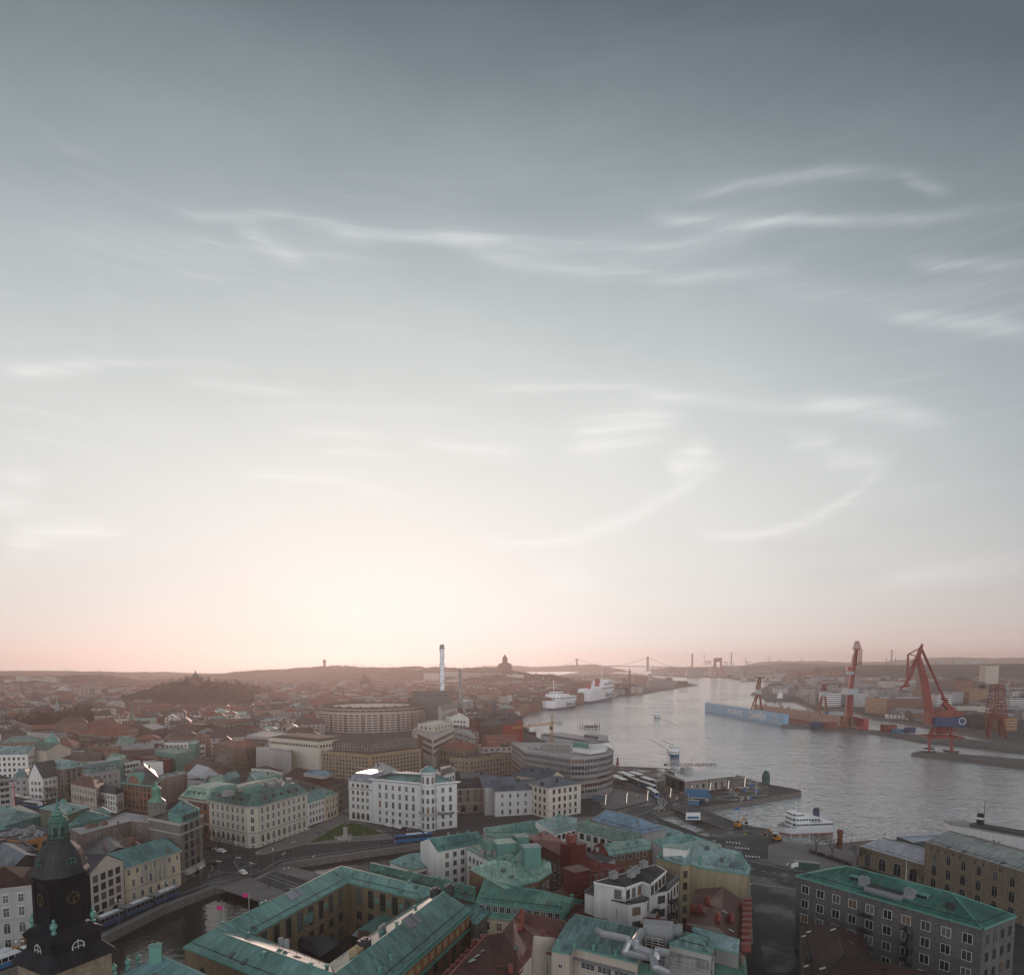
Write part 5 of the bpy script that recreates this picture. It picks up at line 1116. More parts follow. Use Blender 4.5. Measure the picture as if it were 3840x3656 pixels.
# roofs behind the canal street
def flat(name,label,k,H,l,wall,roof,**kw): return bld(name,label,pts(k,H,*l),H,wall,roof,'flat',0,**kw)
flat('taupe_l_house','taupe plastered L shaped house with bright sheet roof strip behind the yellow canal house',b1,16,[(620,352),(1005,248),(1140,262),(1140,208),(960,182),(700,292),(536,308)],TAUPE,FELTL,win=dict(sp=8,mg=4,rows=[(12,1.2,2.6,'std'),(6,1.2,2.6,'std')]),ve=4,cat='house')
bld('dark_yard_roofs','dark seamed yard roofs with chimneys between the canal street and the taupe house',pts(b1,11,(620,455),(1000,385),(1090,470),(720,560)),11,DARKW,SLATE,'gable',3,ch=3,ve=2)
bld('brown_yard_house','small brown and teal roofed yard house beside the tall corner house',pts(b1,12,(900,450),(1060,420),(1150,470),(990,500)),12,TAUPE,BROWNR,'gable',3,ch=3)
bld('dark_blue_roof_house','house with blue black sheet roof behind the dome of the church tower',pts(b1,16,(-120,545),(170,430),(330,520),(60,640)),16,DARKW,BLUER,'gable',3,sk=3,ve=3,chm=GREYC,cat='house')
flat('black_roof_block','black clad roof block stepping up left of the church dome',b1,18,[(-40,400),(140,380),(290,470),(120,490)],DARKW,BLACKC,win=None)
bld('orange_clad_house','house with orange clad upper floor and dark window strips left of the church lantern',e2(b1,(200,405),(400,352),18,12),18,W('orange_panel',(.33,.15,.06)),SLATE,'flat',0,win=dict(sp=4.5,mg=.8,fm=FRD,rows=[(14.6,2.6,1.6,'thin'),(10.6,2.6,1.6,'thin')]),ve=6,chm=GREYC,cat='house')
flat('blue_black_flat_roof','flat blue black roof with many round vents near the left edge',b1,16,[(-60,330),(250,275),(400,330),(60,392)],DARKW,BLUER,ve=9,chm=GREYC)
bld('teal_hipped_cluster','cluster of pale teal sheet roofs with small dormer at the left edge',pts(b1,15,(-100,215),(150,130),(330,205),(40,285)),15,GREENW,COPPAL,'hip',3,ve=6,sk=3,chm=GRN)
bld('green_mansard_block','green copper roofed block with skylights right behind the church lantern',pts(b1,16,(310,160),(560,140),(850,215),(540,285)),16,GREENW,COPPER,'hip',3.5,sk=6,ve=5,chm=GRN)
bld('green_upper_block','higher pale green roof block with small dormers behind the church spire',pts(b1,20,(310,150),(470,100),(690,140),(520,200)),20,W('olive_panel',(.10,.11,.08)),COPPAL,'hip',2,ve=4,sk=2,chm=GRN)
bld('teal_pyramid_house','small teal pyramid roof in front of the row of bare street trees',pts(b1,14,(700,190),(810,150),(850,185),(730,235)),14,GREENW,COPPER,'hip',3)
# --- cream corner building on the square
H=18.2
A0=g(z2,440,795,H);B0=g(z2,880,872,H);B1=g(z2,1000,868,H);C0=g(z2,1575,708,H); D0=A0+(C0-B1)
cr=bld('cream_corner_building','large cream building with chamfered corner and dark green mansard with small dormers on the square',[A0,B0,B1,C0,D0],H,CREAM,COPDRK,'mansard',5.0,3.6,win=dict(sp=3.45,mg=1.5,fm=FRW,rows=[(14.6,1.25,2.3,'hood'),(11.0,1.25,2.3,'hood'),(7.3,1.25,2.3,'hood'),(2.0,1.6,3.2,'arch'),(.2,1,.9,'std')]),band=(FRS,[(17.5,.7,.7),(6.2,.5,.3)]),dorm=dict(sp=5.2,w=1.3,h=1.6,z=1.2,fm=FRB,m=BROWNR),cat='building')
rr=B1.lerp(C0,.5); e=(C0-B1).normalized(); n=Vector((-e.y,e.x,0)); c=(A0+B0+B1+C0+D0)/5; rz=math.atan2(e.y,e.x)
flatz=H+5
mb=MB(); N=10; L=26; Rr=3.2
p=c+n*1.0
for i in range(N):
    t0,t1_=PI*i/N,PI*(i+1)/N; f=lambda s,t:p+e*(s*L/2)+n*(Rr*math.cos(t))+Vector((0,0,flatz+Rr*.75*math.sin(t)-p.z)); mb.face([f(-1,t0),f(1,t0),f(1,t1_),f(-1,t1_)])
for s in (-1,1): mb.face([p+e*(s*L/2)+n*(Rr*math.cos(PI*i/N))+Vector((0,0,flatz+Rr*.75*math.sin(PI*i/N)-p.z)) for i in range(N+1)])
mb.build('barrel_skylight',MSEAM('pale_rib_glazing',(.36,.36,.35),(.42,.42,.41),1.2,.35,0),cr,cr.location)
for dx,dy,w,d,h in ((-9,-6,8,3.4,2.6),(-15,2,5,5,3.2),(14,5,9,5,2.8),(4,-5,3,2.4,1.6),(-20,-3,4,3,2.2),(10,-4,2,2,1.4),(18,-3,2.4,2,1.4)):
    q=c+e*dx+n*dy; mb=MB(); mb.box((q.x,q.y,flatz),(w,d,h),rz); mb.build('roof_house',GREENW if w>4 else GREYC,cr,cr.location)
bld('white_green_house','white three storey house with green sheet roof and skylights beside the cream corner building',e2(z2,(1578,832),(1782,772),11.5,12),11.5,WHITE,COPBLU,'gable',3.6,win=dict(sp=2.35,mg=.9,fm=FRW,rows=[(8.4,1.1,1.9,'cross'),(4.9,1.1,1.9,'cross'),(1.2,1.2,2.2,'std')]),sk=3,ch=1,chm=GRN,cat='house')
bld('yellow_end_house','pale yellow house with green mansard roof at the end of the row on the square',e3(z2,(1782,772),(1790,770),(1930,722),11.8) if False else e2(z2,(1782,770),(1932,722),11.8,13),11.8,YELLOW,COPPER,'hip',3.4,win=dict(sp=2.8,mg=.9,rows=[(8.4,1.1,1.9,'cross'),(4.9,1.1,1.9,'cross'),(1.0,1.6,2.6,'arch')]),ch=3,chm=GRN,dorm=dict(sp=4,w=1.3,h=1.3,z=.6),cat='house')
rp=bld('rust_arcade_house','rust brown stone house with arcaded windows and pale green mansard left of the cream building',e2(z2,(118,752),(442,800),18,20),18,RUST,COPPAL,'mansard',4.5,3,win=dict(sp=3.6,mg=1.6,fm=FRD,rows=[(13.0,1.6,3.2,'arch'),(8,1.6,3.2,'arch'),(2.5,1.8,3.6,'arch')]),band=(FRS,[(16.6,.8,.9),(6.6,.4,.4)]),dorm=dict(sp=3.4,w=1.6,h=2.0,z=.8,m=GRN),ch=3,chm=GRN,cat='house')
# --- white palace with the round corner tower
H=21.6
L0=g(t2,708,1100,19.5); L1=g(t2,893,1096,19.5)
A0=g(t2,893,1078,H);B0=g(t2,1272,1112,H);B1=g(t2,1385,1114,H);C0=g(t2,1546,1100,H); T0=(B0+B1)/2
D0=A0+(C0-B1)*1.0
wp=dict(sp=3.9,mg=2.0,fm=FRW,rows=[(17.6,1.35,2.3,'hood'),(13.2,1.35,2.6,'hood'),(8.6,1.35,3.0,'hood'),(5.0,1.3,1.9,'std'),(1.2,1.3,2.3,'std')])
wpal=bld('white_palace','white palace like building with bright green copper roof and a round corner tower',[A0,B0,B1,C0,D0],H,W('bright_white_plaster',(.57,.57,.565)),COPPER,'mansard',4.4,7.5,win={0:wp,2:wp},band=(WHITE,[(21.9,.7,.7),(7.6,.4,.35)]),sk=8,cat='palace')
c=T0+((B0-A0).normalized()*0); rad=(B1-B0).length/2*1.02; ki=_s*c.y/F; Zt=lambda y:UY(*t2(1322,y),c.y).z
tw=MB(); tw.lathe([(rad,0),(rad,Zt(1120)),(rad*1.08,Zt(1112)),(rad*1.08,Zt(1103)),(rad*.95,Zt(1100)),(rad*.95,Zt(1035)),(rad*1.15,Zt(1020)),(rad*1.15,Zt(1008)),(rad*1.02,Zt(1006))],(c.x,c.y,0),20)
tw.build('corner_tower',W('bright_white_plaster',(.57,.57,.565)),wpal,wpal.location)
tw=MB(); tw.lathe([(rad*1.2,Zt(1008)),(rad*1.0,Zt(998)),(rad*.45,Zt(975)),(0,Zt(962))],(c.x,c.y,0),20); tw.build('tower_roof',COPPER,wpal,wpal.location)
for a in range(-4,5):
    an=-PI/2+a*PI/4.6; p=c+Vector((math.cos(an),math.sin(an),0))*rad*1.0
    for z,w_,h_,st in ((1.2,1.1,2.6,'std'),(5,1.1,2.0,'arch'),(8.6,1.2,3.2,'arch'),(13.2,1.2,2.6,'arch'),(17.6,1.2,2.2,'std'),(Zt(1098),1.2,3.4,'arch')):
        pp=c+Vector((math.cos(an),math.sin(an),0))*(rad*(.96 if z>21 else 1.005)); put(WINMESH(w_,h_,st,FRW),'window',wpal,(pp.x-wpal.location.x,pp.y-wpal.location.y,z),an+PI/2)
mb=MB(); mb.lathe([(rad*1.0,7.4),(rad*1.3,7.8),(rad*1.3,8.7),(rad*1.22,8.7),(rad*1.22,7.9),(rad,7.9)],(c.x,c.y,0),20); mb.build('balcony',FRS,wpal,wpal.location)
bld('grey_top_wing','white wing with grey glazed top floor and curved arcade joined to the white palace',e2(t2,(712,1082),(893,1100),20,18),20,WHITE,ZINC,'mansard',4,2.5,win=dict(sp=3.0,mg=1.2,fm=FRW,rows=[(17.2,1.6,1.8,'std'),(13.4,1.3,2.0,'std'),(10,1.3,2.0,'std'),(6.4,1.3,2.0,'std'),(1,1.8,3.4,'arch')]),band=(FRS,[(16.2,.5,.5)]),cat='building')
bld('white_gabled_roof_house','white house with pale gabled sheet roof rising behind the white palace',pts(t2,23,(900,985),(985,960),(1110,1010),(1015,1045)),23,WHITE,FELTL,'gable',3,ch=2,cat='house')
bld('white_attic_house','white attic house with dark roof units to the right behind the palace tower',pts(t2,22,(1380,1010),(1530,985),(1530,1010),(1420,1045)),22,WHITE,SLATE,'mansard',2.5,2,ch=3,chm=BLACKC,win=dict(sp=3,mg=1,fm=FRD,rows=[(18,1.2,2.0,'std')]),cat='house')
# --- row along the quay street
bld('brown_stone_row_house','brown and grey stone row house with black roof beside the white palace',e2(t2,(1535,1142),(1838,1130),13.5,15),13.5,TAUPE,SLATE,'gable',4,win=dict(sp=4.0,mg=1.6,fm=FRB,rows=[(10.3,1.2,2.0,'cross'),(6.8,1.2,2.0,'cross'),(1,2,3.2,'arch',6.5)]),band=(FRS,[(12.9,.5,.5),(5.2,.4,.3)]),dorm=dict(sp=8,w=1.6,h=1.0,z=1.0),cat='row house')
bld('pale_grey_row_house','long pale grey row house with blue roof and arched doors on the quay street',e2(b3,(-130,22),(275,0),13.3,15),13.3,W('pale_grey_plaster',(.47,.465,.46)),BLUER,'gable',4.2,win=dict(sp=4.2,mg=1.8,rows=[(9.6,1.2,2.0,'cross'),(5.2,1.2,2.2,'cross'),(1,1.2,2.4,'std')]),ch=4,sk=2,chm=BLACKC,band=(FRS,[(12.8,.4,.4)]),cat='row house')
bld('cream_row_end_house','cream row house with brown framed windows and blue roof ending the row at the quay',e2(t3,(279,1134),(530,1098),16.2,17),16.2,W('light_cream_plaster',(.55,.50,.44)),BLUER,'hip',3.6,win=dict(sp=3.7,mg=1.6,fm=FRB,rows=[(12.4,1.4,2.3,'std'),(8.3,1.4,2.3,'std'),(4.6,1.3,2.0,'std'),(1.0,1.3,2.2,'std')]),band=(FRS,[(15.6,.5,.5),(3.9,.3,.25)]),ch=2,chm=BLACKC,cat='row house')
bld('yellow_back_house','yellow house with blue black roof tucked behind the row',e2(t3,(35,1040),(285,1075),17,14),17,YELLOW,BLUER,'gable',4,win=dict(sp=3.5,mg=1,rows=[(13.5,1.2,1.8,'std')]),ch=6,chm=BLACKC,cat='house')
bld('dark_back_roof','dark sheet roofed back house between the palace and the brick office',pts(t2,15,(1535,1030),(1720,1055),(1850,1090),(1600,1110)),15,DARKW,SLATE,'gable',4,ch=3,chm=BLACKC)
bld('blue_back_roof','blue sheet roofed back house in the middle of the row block',pts(t2,15,(1680,1060),(1960,1100),(1990,1120),(1760,1130)),15,GREYP,BLUER,'gable',4,ch=3,chm=BLACKC)
# --- curved hotel
H=24.5
NF=6
pt=[g(t3,102,852,H),g(t3,455,902,H),g(t3,560,902,H),g(t3,660,892,H),g(t3,735,876,H),g(t3,772,862,H),g(t3,778,848,H)]
bk=[g(t3,715,815,H),g(t3,560,785,H),g(t3,140,790,H),g(t3,0,785,H),g(t3,60,820,H)]
q=[tuple(p[:2]) for p in pt+bk]
BAND=MFAC('hotel_bands',(.20,.195,.19),(.04,.045,.05),1.6,3.9,.66,.46,.3)
hot=bld('curved_hotel','grey stone hotel with rounded corner, banded window rows and white rooftop terrace','' or q,H,W('hotel_stone',(.29,.285,.28),True,.3),FELTL,'flat',0,cat='hotel')
nq=len(hot.children); poly=FOOT[-1][2]
cand=[]
for i in range(len(poly)):
    a,b=poly[i],poly[(i+1)%len(poly)]
    if front(a,b):
        L=(Vector(b)-Vector(a)).length
        for f in range(NF):
            mb=MB(); A,B=Vector((*a,0)),Vector((*b,0)); e=(B-A).normalized(); n=Vector((e.y,-e.x,0)); z=3.4+f*3.55
            A2,B2=A+e*.15+n*.06,B-e*.15+n*.06; mb.face([A2+Vector((0,0,z)),B2+Vector((0,0,z)),B2+Vector((0,0,z+1.75)),A2+Vector((0,0,z+1.75))],1)
            k=max(2,int(L/1.7))
            for j in range(k+1): p=A2.lerp(B2,j/k)+n*.08; mb.box((p.x,p.y,z),(.32,.2,1.75),math.atan2(e.y,e.x))
            o=mb.build('window_band',[W('hotel_pier',(.24,.23,.225)) if f not in(1,2) else RUST,MGLASS()],hot,hot.location)
mb=MB(); t=offset(poly,-.5)
for i in range(len(poly)): a,b=t[i],t[(i+1)%len(t)]; c,d=poly[(i+1)%len(poly)],poly[i]; mb.face([(*a,H-1.0),(*b,H-1.0),(*b,H+.3),(*a,H+.3)]); mb.face([(*a,H+.3),(*b,H+.3),(*c,H+.31),(*d,H+.31)])
mb.build('cornice',FELTL,hot,hot.location)
hc=g(t3,560,845,H); mb=MB(); mb.prism([tuple(v[:2]) for v in pts(t3,H,(465,862),(600,880),(720,862),(735,845),(690,828),(560,830))],H,H+2.6); mb.build('terrace_house',WHITE,hot,hot.location)
mb=MB(); mb.prism([tuple(v[:2]) for v in pts(t3,H,(470,850),(590,868),(590,840),(480,835))],H+.2,H+5.0); mb.build('plant_room',GREENW,hot,hot.location)
for i in range(9): put(chimney_mesh(1.6,1.6,1.7,GREYC),'fan_unit',hot,g(t3,130+i*40,835+i*5,H-.5)-hot.location,.2)
mb=MB(); mb.prism([tuple(v[:2]) for v in pts(t3,H,(170,830),(250,800),(440,805),(455,850))],H-.4,H-.2); mb.build('roof_well',DARK,hot,hot.location)
SIGN=M('black_letter',(.02,.02,.02),.5)
def text(body,size,loc,rz,mat,name,parent=None,tilt=PI/2,label=None,cat=None,ext=.03,mirror=False):
    cu=bpy.data.curves.new(name,'FONT'); cu.body=body; cu.size=size; cu.align_x='CENTER'; cu.extrude=ext; cu.resolution_u=2; cu.offset=size*.012
    o=bpy.data.objects.new(name,cu); col.objects.link(o); dg=bpy.context.evaluated_depsgraph_get(); me=bpy.data.meshes.new_from_object(o.evaluated_get(dg)); bpy.data.objects.remove(o)
    me.materials.clear(); me.materials.append(mat); o=bpy.data.objects.new(name,me); col.objects.link(o); o.rotation_euler=(tilt,0,rz)
    if mirror: o.scale=(-1,1,1)
    if parent: o.parent=parent; o.location=Vector(loc)-parent.location
    else: o.location=loc
    if label: tag(o,label,cat)
    return o
def walltext(root,a,b,s,z,body,size,mat,off=.3):
    a=Vector((*a[:2],0));b=Vector((*b[:2],0)); e=(b-a).normalized(); n=Vector((e.y,-e.x,0)); 
    if n.dot(-a)<0: e=-e;n=-n
    p=a.lerp(b,s)+n*off; return text(body,size,(p.x,p.y,z),math.atan2(e.y,e.x),mat,'lettering',root)
i0=[i for i in range(len(poly)) if front(poly[i],poly[(i+1)%len(poly)])]
walltext(hot,pt[1],pt[2],.55,17.2,'hotell göteborg',2.0,SIGN,.5)
walltext(wpal,B1,C0,.45,7.0,'Flickeriet',2.2,SIGN,.9)
# --- brick offices behind
def office(name,label,q,H,wall,roof,kind='flat',rows=6,sp=2.6,fm=FRW,far=False,w=1.4,h=1.7,z1=1.4,fh=None,**kw):
    fh=fh or (H-2.5)/rows
    return bld(name,label,q,H,wall,roof,kind,kw.pop('rh',3),win=dict(sp=sp,mg=1.2,fm=fm,rows=[(z1+i*fh,w,h,'thin') for i in range(rows)]),**kw)
office('big_brick_office','very large yellow brown brick office of ribbon window floors in front of the round building',e3(t2,(458,845),(872,880),(1270,832),18.5),18.5,W('office_brick',(.34,.25,.15),True,.3),FELTBR,rows=6,sp=2.9,w=1.7,h=1.7,cat='office building')
office('brick_office_top','set back upper floors of the big brick office with grey ledges and brown roof',e3(t2,(485,775),(892,800),(1245,755),23.6),23.6,W('office_grey_brown',(.15,.125,.105)),FELTBR,'gable',rows=2,rh=3.5,sp=2.4,z1=18.9,fh=2.4,h=1.3,w=1.8,ve=6,chm=BLACKC,cat='office building')
walltext(bpy.data.objects['big_brick_office'],g(t2,458,845,18.5),g(t2,872,880,18.5),.86,9,'NaviSolutions',1.6,FRW)
pw=flat('pale_store_block','long pale department store block with blank banded walls and boxed roof lights',t2,17,[(100,810),(285,822),(455,850),(480,800),(480,770),(110,770)],W('pale_store_wall',(.34,.31,.285)),FELTL,win=dict(sp=2.2,mg=1,fm=FRD,rows=[(1.5,1.3,3.0,'thin'),(12.2,1.0,1.0,'thin')]),cat='store')
bld('store_upper_storey','cream upper storey of the department store, dark brown roof and three glazed boxes',e2(t2,(100,745),(482,780),25,30),25,CREAM,FELTBR,'mansard',1.2,6,win=dict(sp=2.6,mg=1,fm=FRD,rows=[(20.5,1.4,1.7,'thin')]),cat='store')
for s in (.16,.47,.80):
    p=g(t2,105,760,22).lerp(g(t2,480,795,22),s); r=empty('glass_roof_box',(p.x,p.y-2,19.5),'boxed glazed bay with white lid on the department store top storey','glass bay','glass bays on the store front'); mb=MB(); mb.box((0,0,0),(9,4,4)); mb.build('glazing',MGLASS(),r); mb=MB(); mb.box((0,0,4),(10.5,5.5,.6)); mb.build('lid',FELTL,r)
office('white_modern_block','white modern block of four window rows with set back grey top floor',e3(t2,(0,880),(185,885),(287,868),13.5),13.5,WHITE,FELT,rows=4,sp=2.9,fm=FRB,w=1.7,h=1.7,ve=4,chm=GREYC,cat='office building')
flat('white_block_attic','grey glazed attic floor on the white modern block',t2,17.5,[(0,838),(140,842),(270,865),(275,835),(120,810),(0,818)],GREYP,FELTL,ve=5,chm=GREYC)
flat('low_white_annex','low white annex with brown flat roof in front of the white modern block',z2,9,[(932,430),(1145,445),(1290,480),(1290,455),(1100,400)],WHITE,FELTBR,win=dict(sp=2.4,mg=.8,fm=FRD,rows=[(5.5,1.4,1.8,'thin'),(1.5,1.4,1.8,'thin')]))
bld('brown_hipped_block','dark brown hipped roof block with blue glass lantern on its top',e3(z2,(1310,515),(1832,655),(1985,590),13.5),13.5,TAUPE,TILE,'mansard',4.5,7,win=dict(sp=4.0,mg=1.5,fm=FRD,rows=[(9.8,1.2,2.0,'std'),(6,1.2,2.0,'std'),(2,1.2,2.0,'std')]),sk=5,ch=5,cat='building')
V=VV(z2,a=(1535,488,18.4),b=(1760,520,18.4),c=(1890,492,18.4),p=(1620,445,21),q=(1800,455,21)); V['d']=V['a']+V['c']-V['b']
rbld('roof_lantern','blue glass hipped lantern on the dark brown roof block',V,['a b q p','b c q','c d p q','d a p'],GREYP,GLR,z0=17,cat='roof lantern')
office('sand_brick_office','sand coloured brick office with long window rows behind the row houses',e3(t2,(1495,900),(1640,912),(1990,870),15),15,W('sand_office_brick',(.32,.235,.16),True,.3),FELTBR,rows=4,sp=2.8,w=1.5,h=1.8,ve=4,chm=BLACKC,cat='office building')
bld('red_hipped_hall','sand brick hall with red brown hipped roof above the sand coloured office',e3(t2,(1410,822),(1600,845),(1756,825),15),15,W('hall_brick',(.24,.185,.14),True,.3),REDT,'hip',4.5,6,win=dict(sp=3.6,mg=1.2,fm=FRD,rows=[(9,1.4,3.4,'cross'),(3,1.4,3,'cross')]),ch=3,cat='hall')
office('white_studio_block','cream studio block with wide brown framed windows below the power station',e3(t2,(1235,690),(1360,745),(1522,672),24),24,CREAM,FELTL,rows=3,sp=5,w=4.2,h=2.4,fm=FRB,z1=9,fh=4.8,ve=4,chm=GREYC,cat='office building')
flat('white_studio_attic','white plastered attic with pale roof on the studio block',t2,29,[(1245,640),(1370,655),(1515,625),(1400,608)],CREAM,FELTL,win=dict(sp=6,mg=2,fm=FRD,rows=[(25,2,1.8,'thin')]))
flat('brick_tower_block','plain brown brick block at the end of the big brick office',t2,20,[(1245,745),(1360,760),(1360,740),(1270,725)],BRICK,FELTBR)
flat('white_stepped_house','white stepped flat roofed house right of the studio block',t2,17,[(1525,690),(1600,705),(1690,740),(1650,690),(1600,680)],WHITE,FELTL,win=dict(sp=5,mg=1,fm=FRD,rows=[(13,3.4,1.2,'thin'),(8,3.4,1.2,'thin')]))
bld('white_end_gable_house','tall white blank end wall house with brown roof by the power station',e3(t2,(1460,570),(1495,590),(1640,598),22),22,WHITE,BROWNR,'gable',5,win={1:dict(sp=4,mg=4,fm=FRD,rows=fl(4,4.5,2.6,1.6,'thin',3))},cat='house')
bld('white_silo_house','white gabled silo house with brown roof in front of the power station',e3(t2,(1400,525),(1432,545),(1550,520),26),26,W('warm_white_plaster',(.5,.47,.44)),BROWNR,'gable',5,cat='house')
# --- round building
rc0=g(t2,855,722,0); rl=g(t2,428,660,0); 
cx=(UY(*t2(428,560),790).x+UY(*t2(1283,560),790).x)/2; rad=(UY(*t2(1283,560),790).x-UY(*t2(428,560),790).x)/2*.985; cy=752+rad
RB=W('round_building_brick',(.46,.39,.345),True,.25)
rd=empty('round_building',(cx,cy,0),'huge ring shaped brick apartment building with rows of balconies around an open court','apartment building'); FOOT.append((cx,cy,[(cx+rad*math.cos(a*PI/8),cy+rad*math.sin(a*PI/8)) for a in range(16)],26))
HR=26.5; ri=rad-15; N=60
mb=MB(); mb.lathe([(rad,-1),(rad,HR-4)],(cx,cy,0),N); mb.lathe([(rad-1.6,HR-4),(rad-1.6,HR)],(cx,cy,0),N); mb.build('wall',RB,rd,rd.location)
mb=MB()
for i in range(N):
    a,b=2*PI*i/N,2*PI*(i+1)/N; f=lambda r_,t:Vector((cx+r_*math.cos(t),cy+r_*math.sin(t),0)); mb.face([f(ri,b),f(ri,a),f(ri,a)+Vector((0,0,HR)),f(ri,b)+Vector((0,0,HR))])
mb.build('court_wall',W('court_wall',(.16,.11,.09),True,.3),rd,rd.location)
mb=MB()
for i in range(N):
    a,b=2*PI*i/N,2*PI*(i+1)/N; f=lambda r_,t,z:Vector((cx+r_*math.cos(t),cy+r_*math.sin(t),z)); rm=(ri+rad)/2; mb.face([f(rad-1,a,HR),f(rad-1,b,HR),f(rm,b,HR+2.0),f(rm,a,HR+2.0)]); mb.face([f(rm,a,HR+2),f(rm,b,HR+2),f(ri-.4,b,HR),f(ri-.4,a,HR)])
    mb.face([f(rad-1.6,a,HR-4),f(rad+.2,a,HR-4),f(rad+.2,b,HR-4),f(rad-1.6,b,HR-4)])
mb.build('roof',FELTBR,rd,rd.location)
BALC=M('balcony_front',(.50,.44,.39),.8)
for fl_ in range(8):
    z=1.2+fl_*2.85 if fl_<7 else HR-3.2
    for i in range(N):
        a=2*PI*(i+.5)/N
        if math.sin(a)>.25: continue
        r_=rad+.12 if fl_<7 else rad-1.45; w=2*PI*rad/N*(.66 if fl_<7 else .9); c=Vector((cx+r_*math.cos(a),cy+r_*math.sin(a),z))
        NW['rd']=NW.get('rd',0)+1
        if NW['rd']<=70 and fl_ in (3,4,5): put(WINMESH(w*.95,1.7,'grid',FRB),'window',rd,c-rd.location,a+PI/2)
        else: EXTRA.setdefault('rd',(rd,[]))[1].append((WINMESH(w*.95,1.7,'grid',FRB),c.x-cx,c.y-cy,c.z,a+PI/2))
mb=MB()
for fl_ in range(7):
    for i in range(N):
        a=2*PI*(i+.5)/N
        if math.sin(a)>.2 or i%3==0: continue
        w=2*PI*rad/N*.62; p=(cx+(rad+.5)*math.cos(a),cy+(rad+.5)*math.sin(a)); mb.box((*p,.2+fl_*2.85),(w,1.0,1.15),a+PI/2)
mb.build('balcony',BALC,rd,rd.location)['kind']='stuff'
mb=MB()
for i in range(26): a=2*PI*i/26+.1; mb.box((cx+(ri+6)*math.cos(a),cy+(ri+6)*math.sin(a),HR+1),(3.2 if i%3 else 6,2,1.8),a)
mb.build('roof_house',FELT,rd,rd.location)
# --- power station, chimneys
bld('power_station_block','dark brown brick power station block with set back grey penthouse',e2(t2,(1262,445),(1502,430),34,22),34,DKBR,FELT,'flat',0,win=dict(sp=5.4,mg=2.5,rows=fl(7,4.4,1.8,1.9,'thin',2)),cat='power station')
bld('power_station_penthouse','grey green panelled penthouse with flat lid on the power station block',e2(t2,(1262,398),(1508,390),42.5,18),42.5,W('penthouse_panel',(.13,.125,.115)),FELT,'flat',0,win=dict(sp=4,mg=1,rows=[(36,2.6,1.8,'thin')]),cat='penthouse')
es=bld('grey_boiler_hall','pale grey boiler hall with company emblem on its blank wall',e3(t2,(1510,475),(1590,480),(1672,455),24),24,W('pale_grey_panel',(.34,.35,.36)),FELTL,'flat',0,ve=3,chm=GREYC,cat='boiler hall')
walltext(es,g(t2,1590,480,24),g(t2,1672,455,24),.5,17.5,'Göteborg Energi',2.6,SIGN,.5)
walltext(es,g(t2,1590,480,24),g(t2,1672,455,24),.5,20.3,'G',3.4,SIGN,.5)
duct(es,t2,[(1510,478,20),(1560,485,20),(1620,525,14)],1.6)
ch=g(t2,1432,590,0); Y=905.; px0=UY(*t2(1432,200),Y); k=_s*Y/F
r=empty('white_chimney',(px0.x,Y,0),'tall pale blue white chimney wrapped in spiral strakes, highest on the skyline','chimney')
prof=[]; z0_,z1_=0,UY(*t2(1432,62),Y).z
mb=MB()
for i in range(49):
    f=i/48; z=z0_+(z1_-z0_)*f; prof.append((k*(17.5+1.4*math.sin(f*34)),z))
mb.lathe(prof,(px0.x,Y,0),16); mb.build('stack',W('chimney_white',(.74,.77,.80),False,.1),r,r.location)
mb=MB()
for i in range(11): z=z0_+(z1_-z0_)*(i+1)/11.5; mb.lathe([(k*19,z),(k*19.6,z+.3),(k*19,z+.6)],(px0.x,Y,0),16)
for i in range(150):
    a0,a1=i*.14,(i+1)*.14; za=z0_+(z1_-z0_)*i/150; zb=z0_+(z1_-z0_)*(i+1)/150; mb.bar((px0.x+k*19*math.cos(a0),Y+k*19*math.sin(a0),za),(px0.x+k*19*math.cos(a1),Y+k*19*math.sin(a1),zb),.35)
mb.build('strake',W('strake_grey',(.42,.43,.45)),r,r.location)
mb=MB(); mb.lathe([(k*20,z1_-1),(k*22,z1_),(k*22,z1_+1),(k*17,z1_+1),(k*17,z1_+5),(k*15,z1_+5)],(px0.x,Y,0),16); mb.build('platform',GREYC,r,r.location)
Y=930.; px0=UY(*t2(1572,300),Y); k=_s*Y/F; Zc=lambda y:UY(*t2(1572,y),Y).z
r=empty('grey_chimney',(px0.x,Y,0),'shorter grey steel chimney with conical foot beside the boiler hall','chimney'); mb=MB(); mb.lathe([(k*20,0),(k*18,Zc(440)),(k*9,Zc(400)),(k*9,Zc(240)),(k*12,Zc(238)),(k*12,Zc(230)),(k*8,Zc(228))],(px0.x,Y,0),12); mb.build('stack',GREYC,r,r.location)
mb=MB()
for i in range(8): mb.lathe([(k*9.6,Zc(380-i*18)),(k*9.6,Zc(378-i*18))],(px0.x,Y,0),12)
mb.build('ring',FELTL,r,r.location)
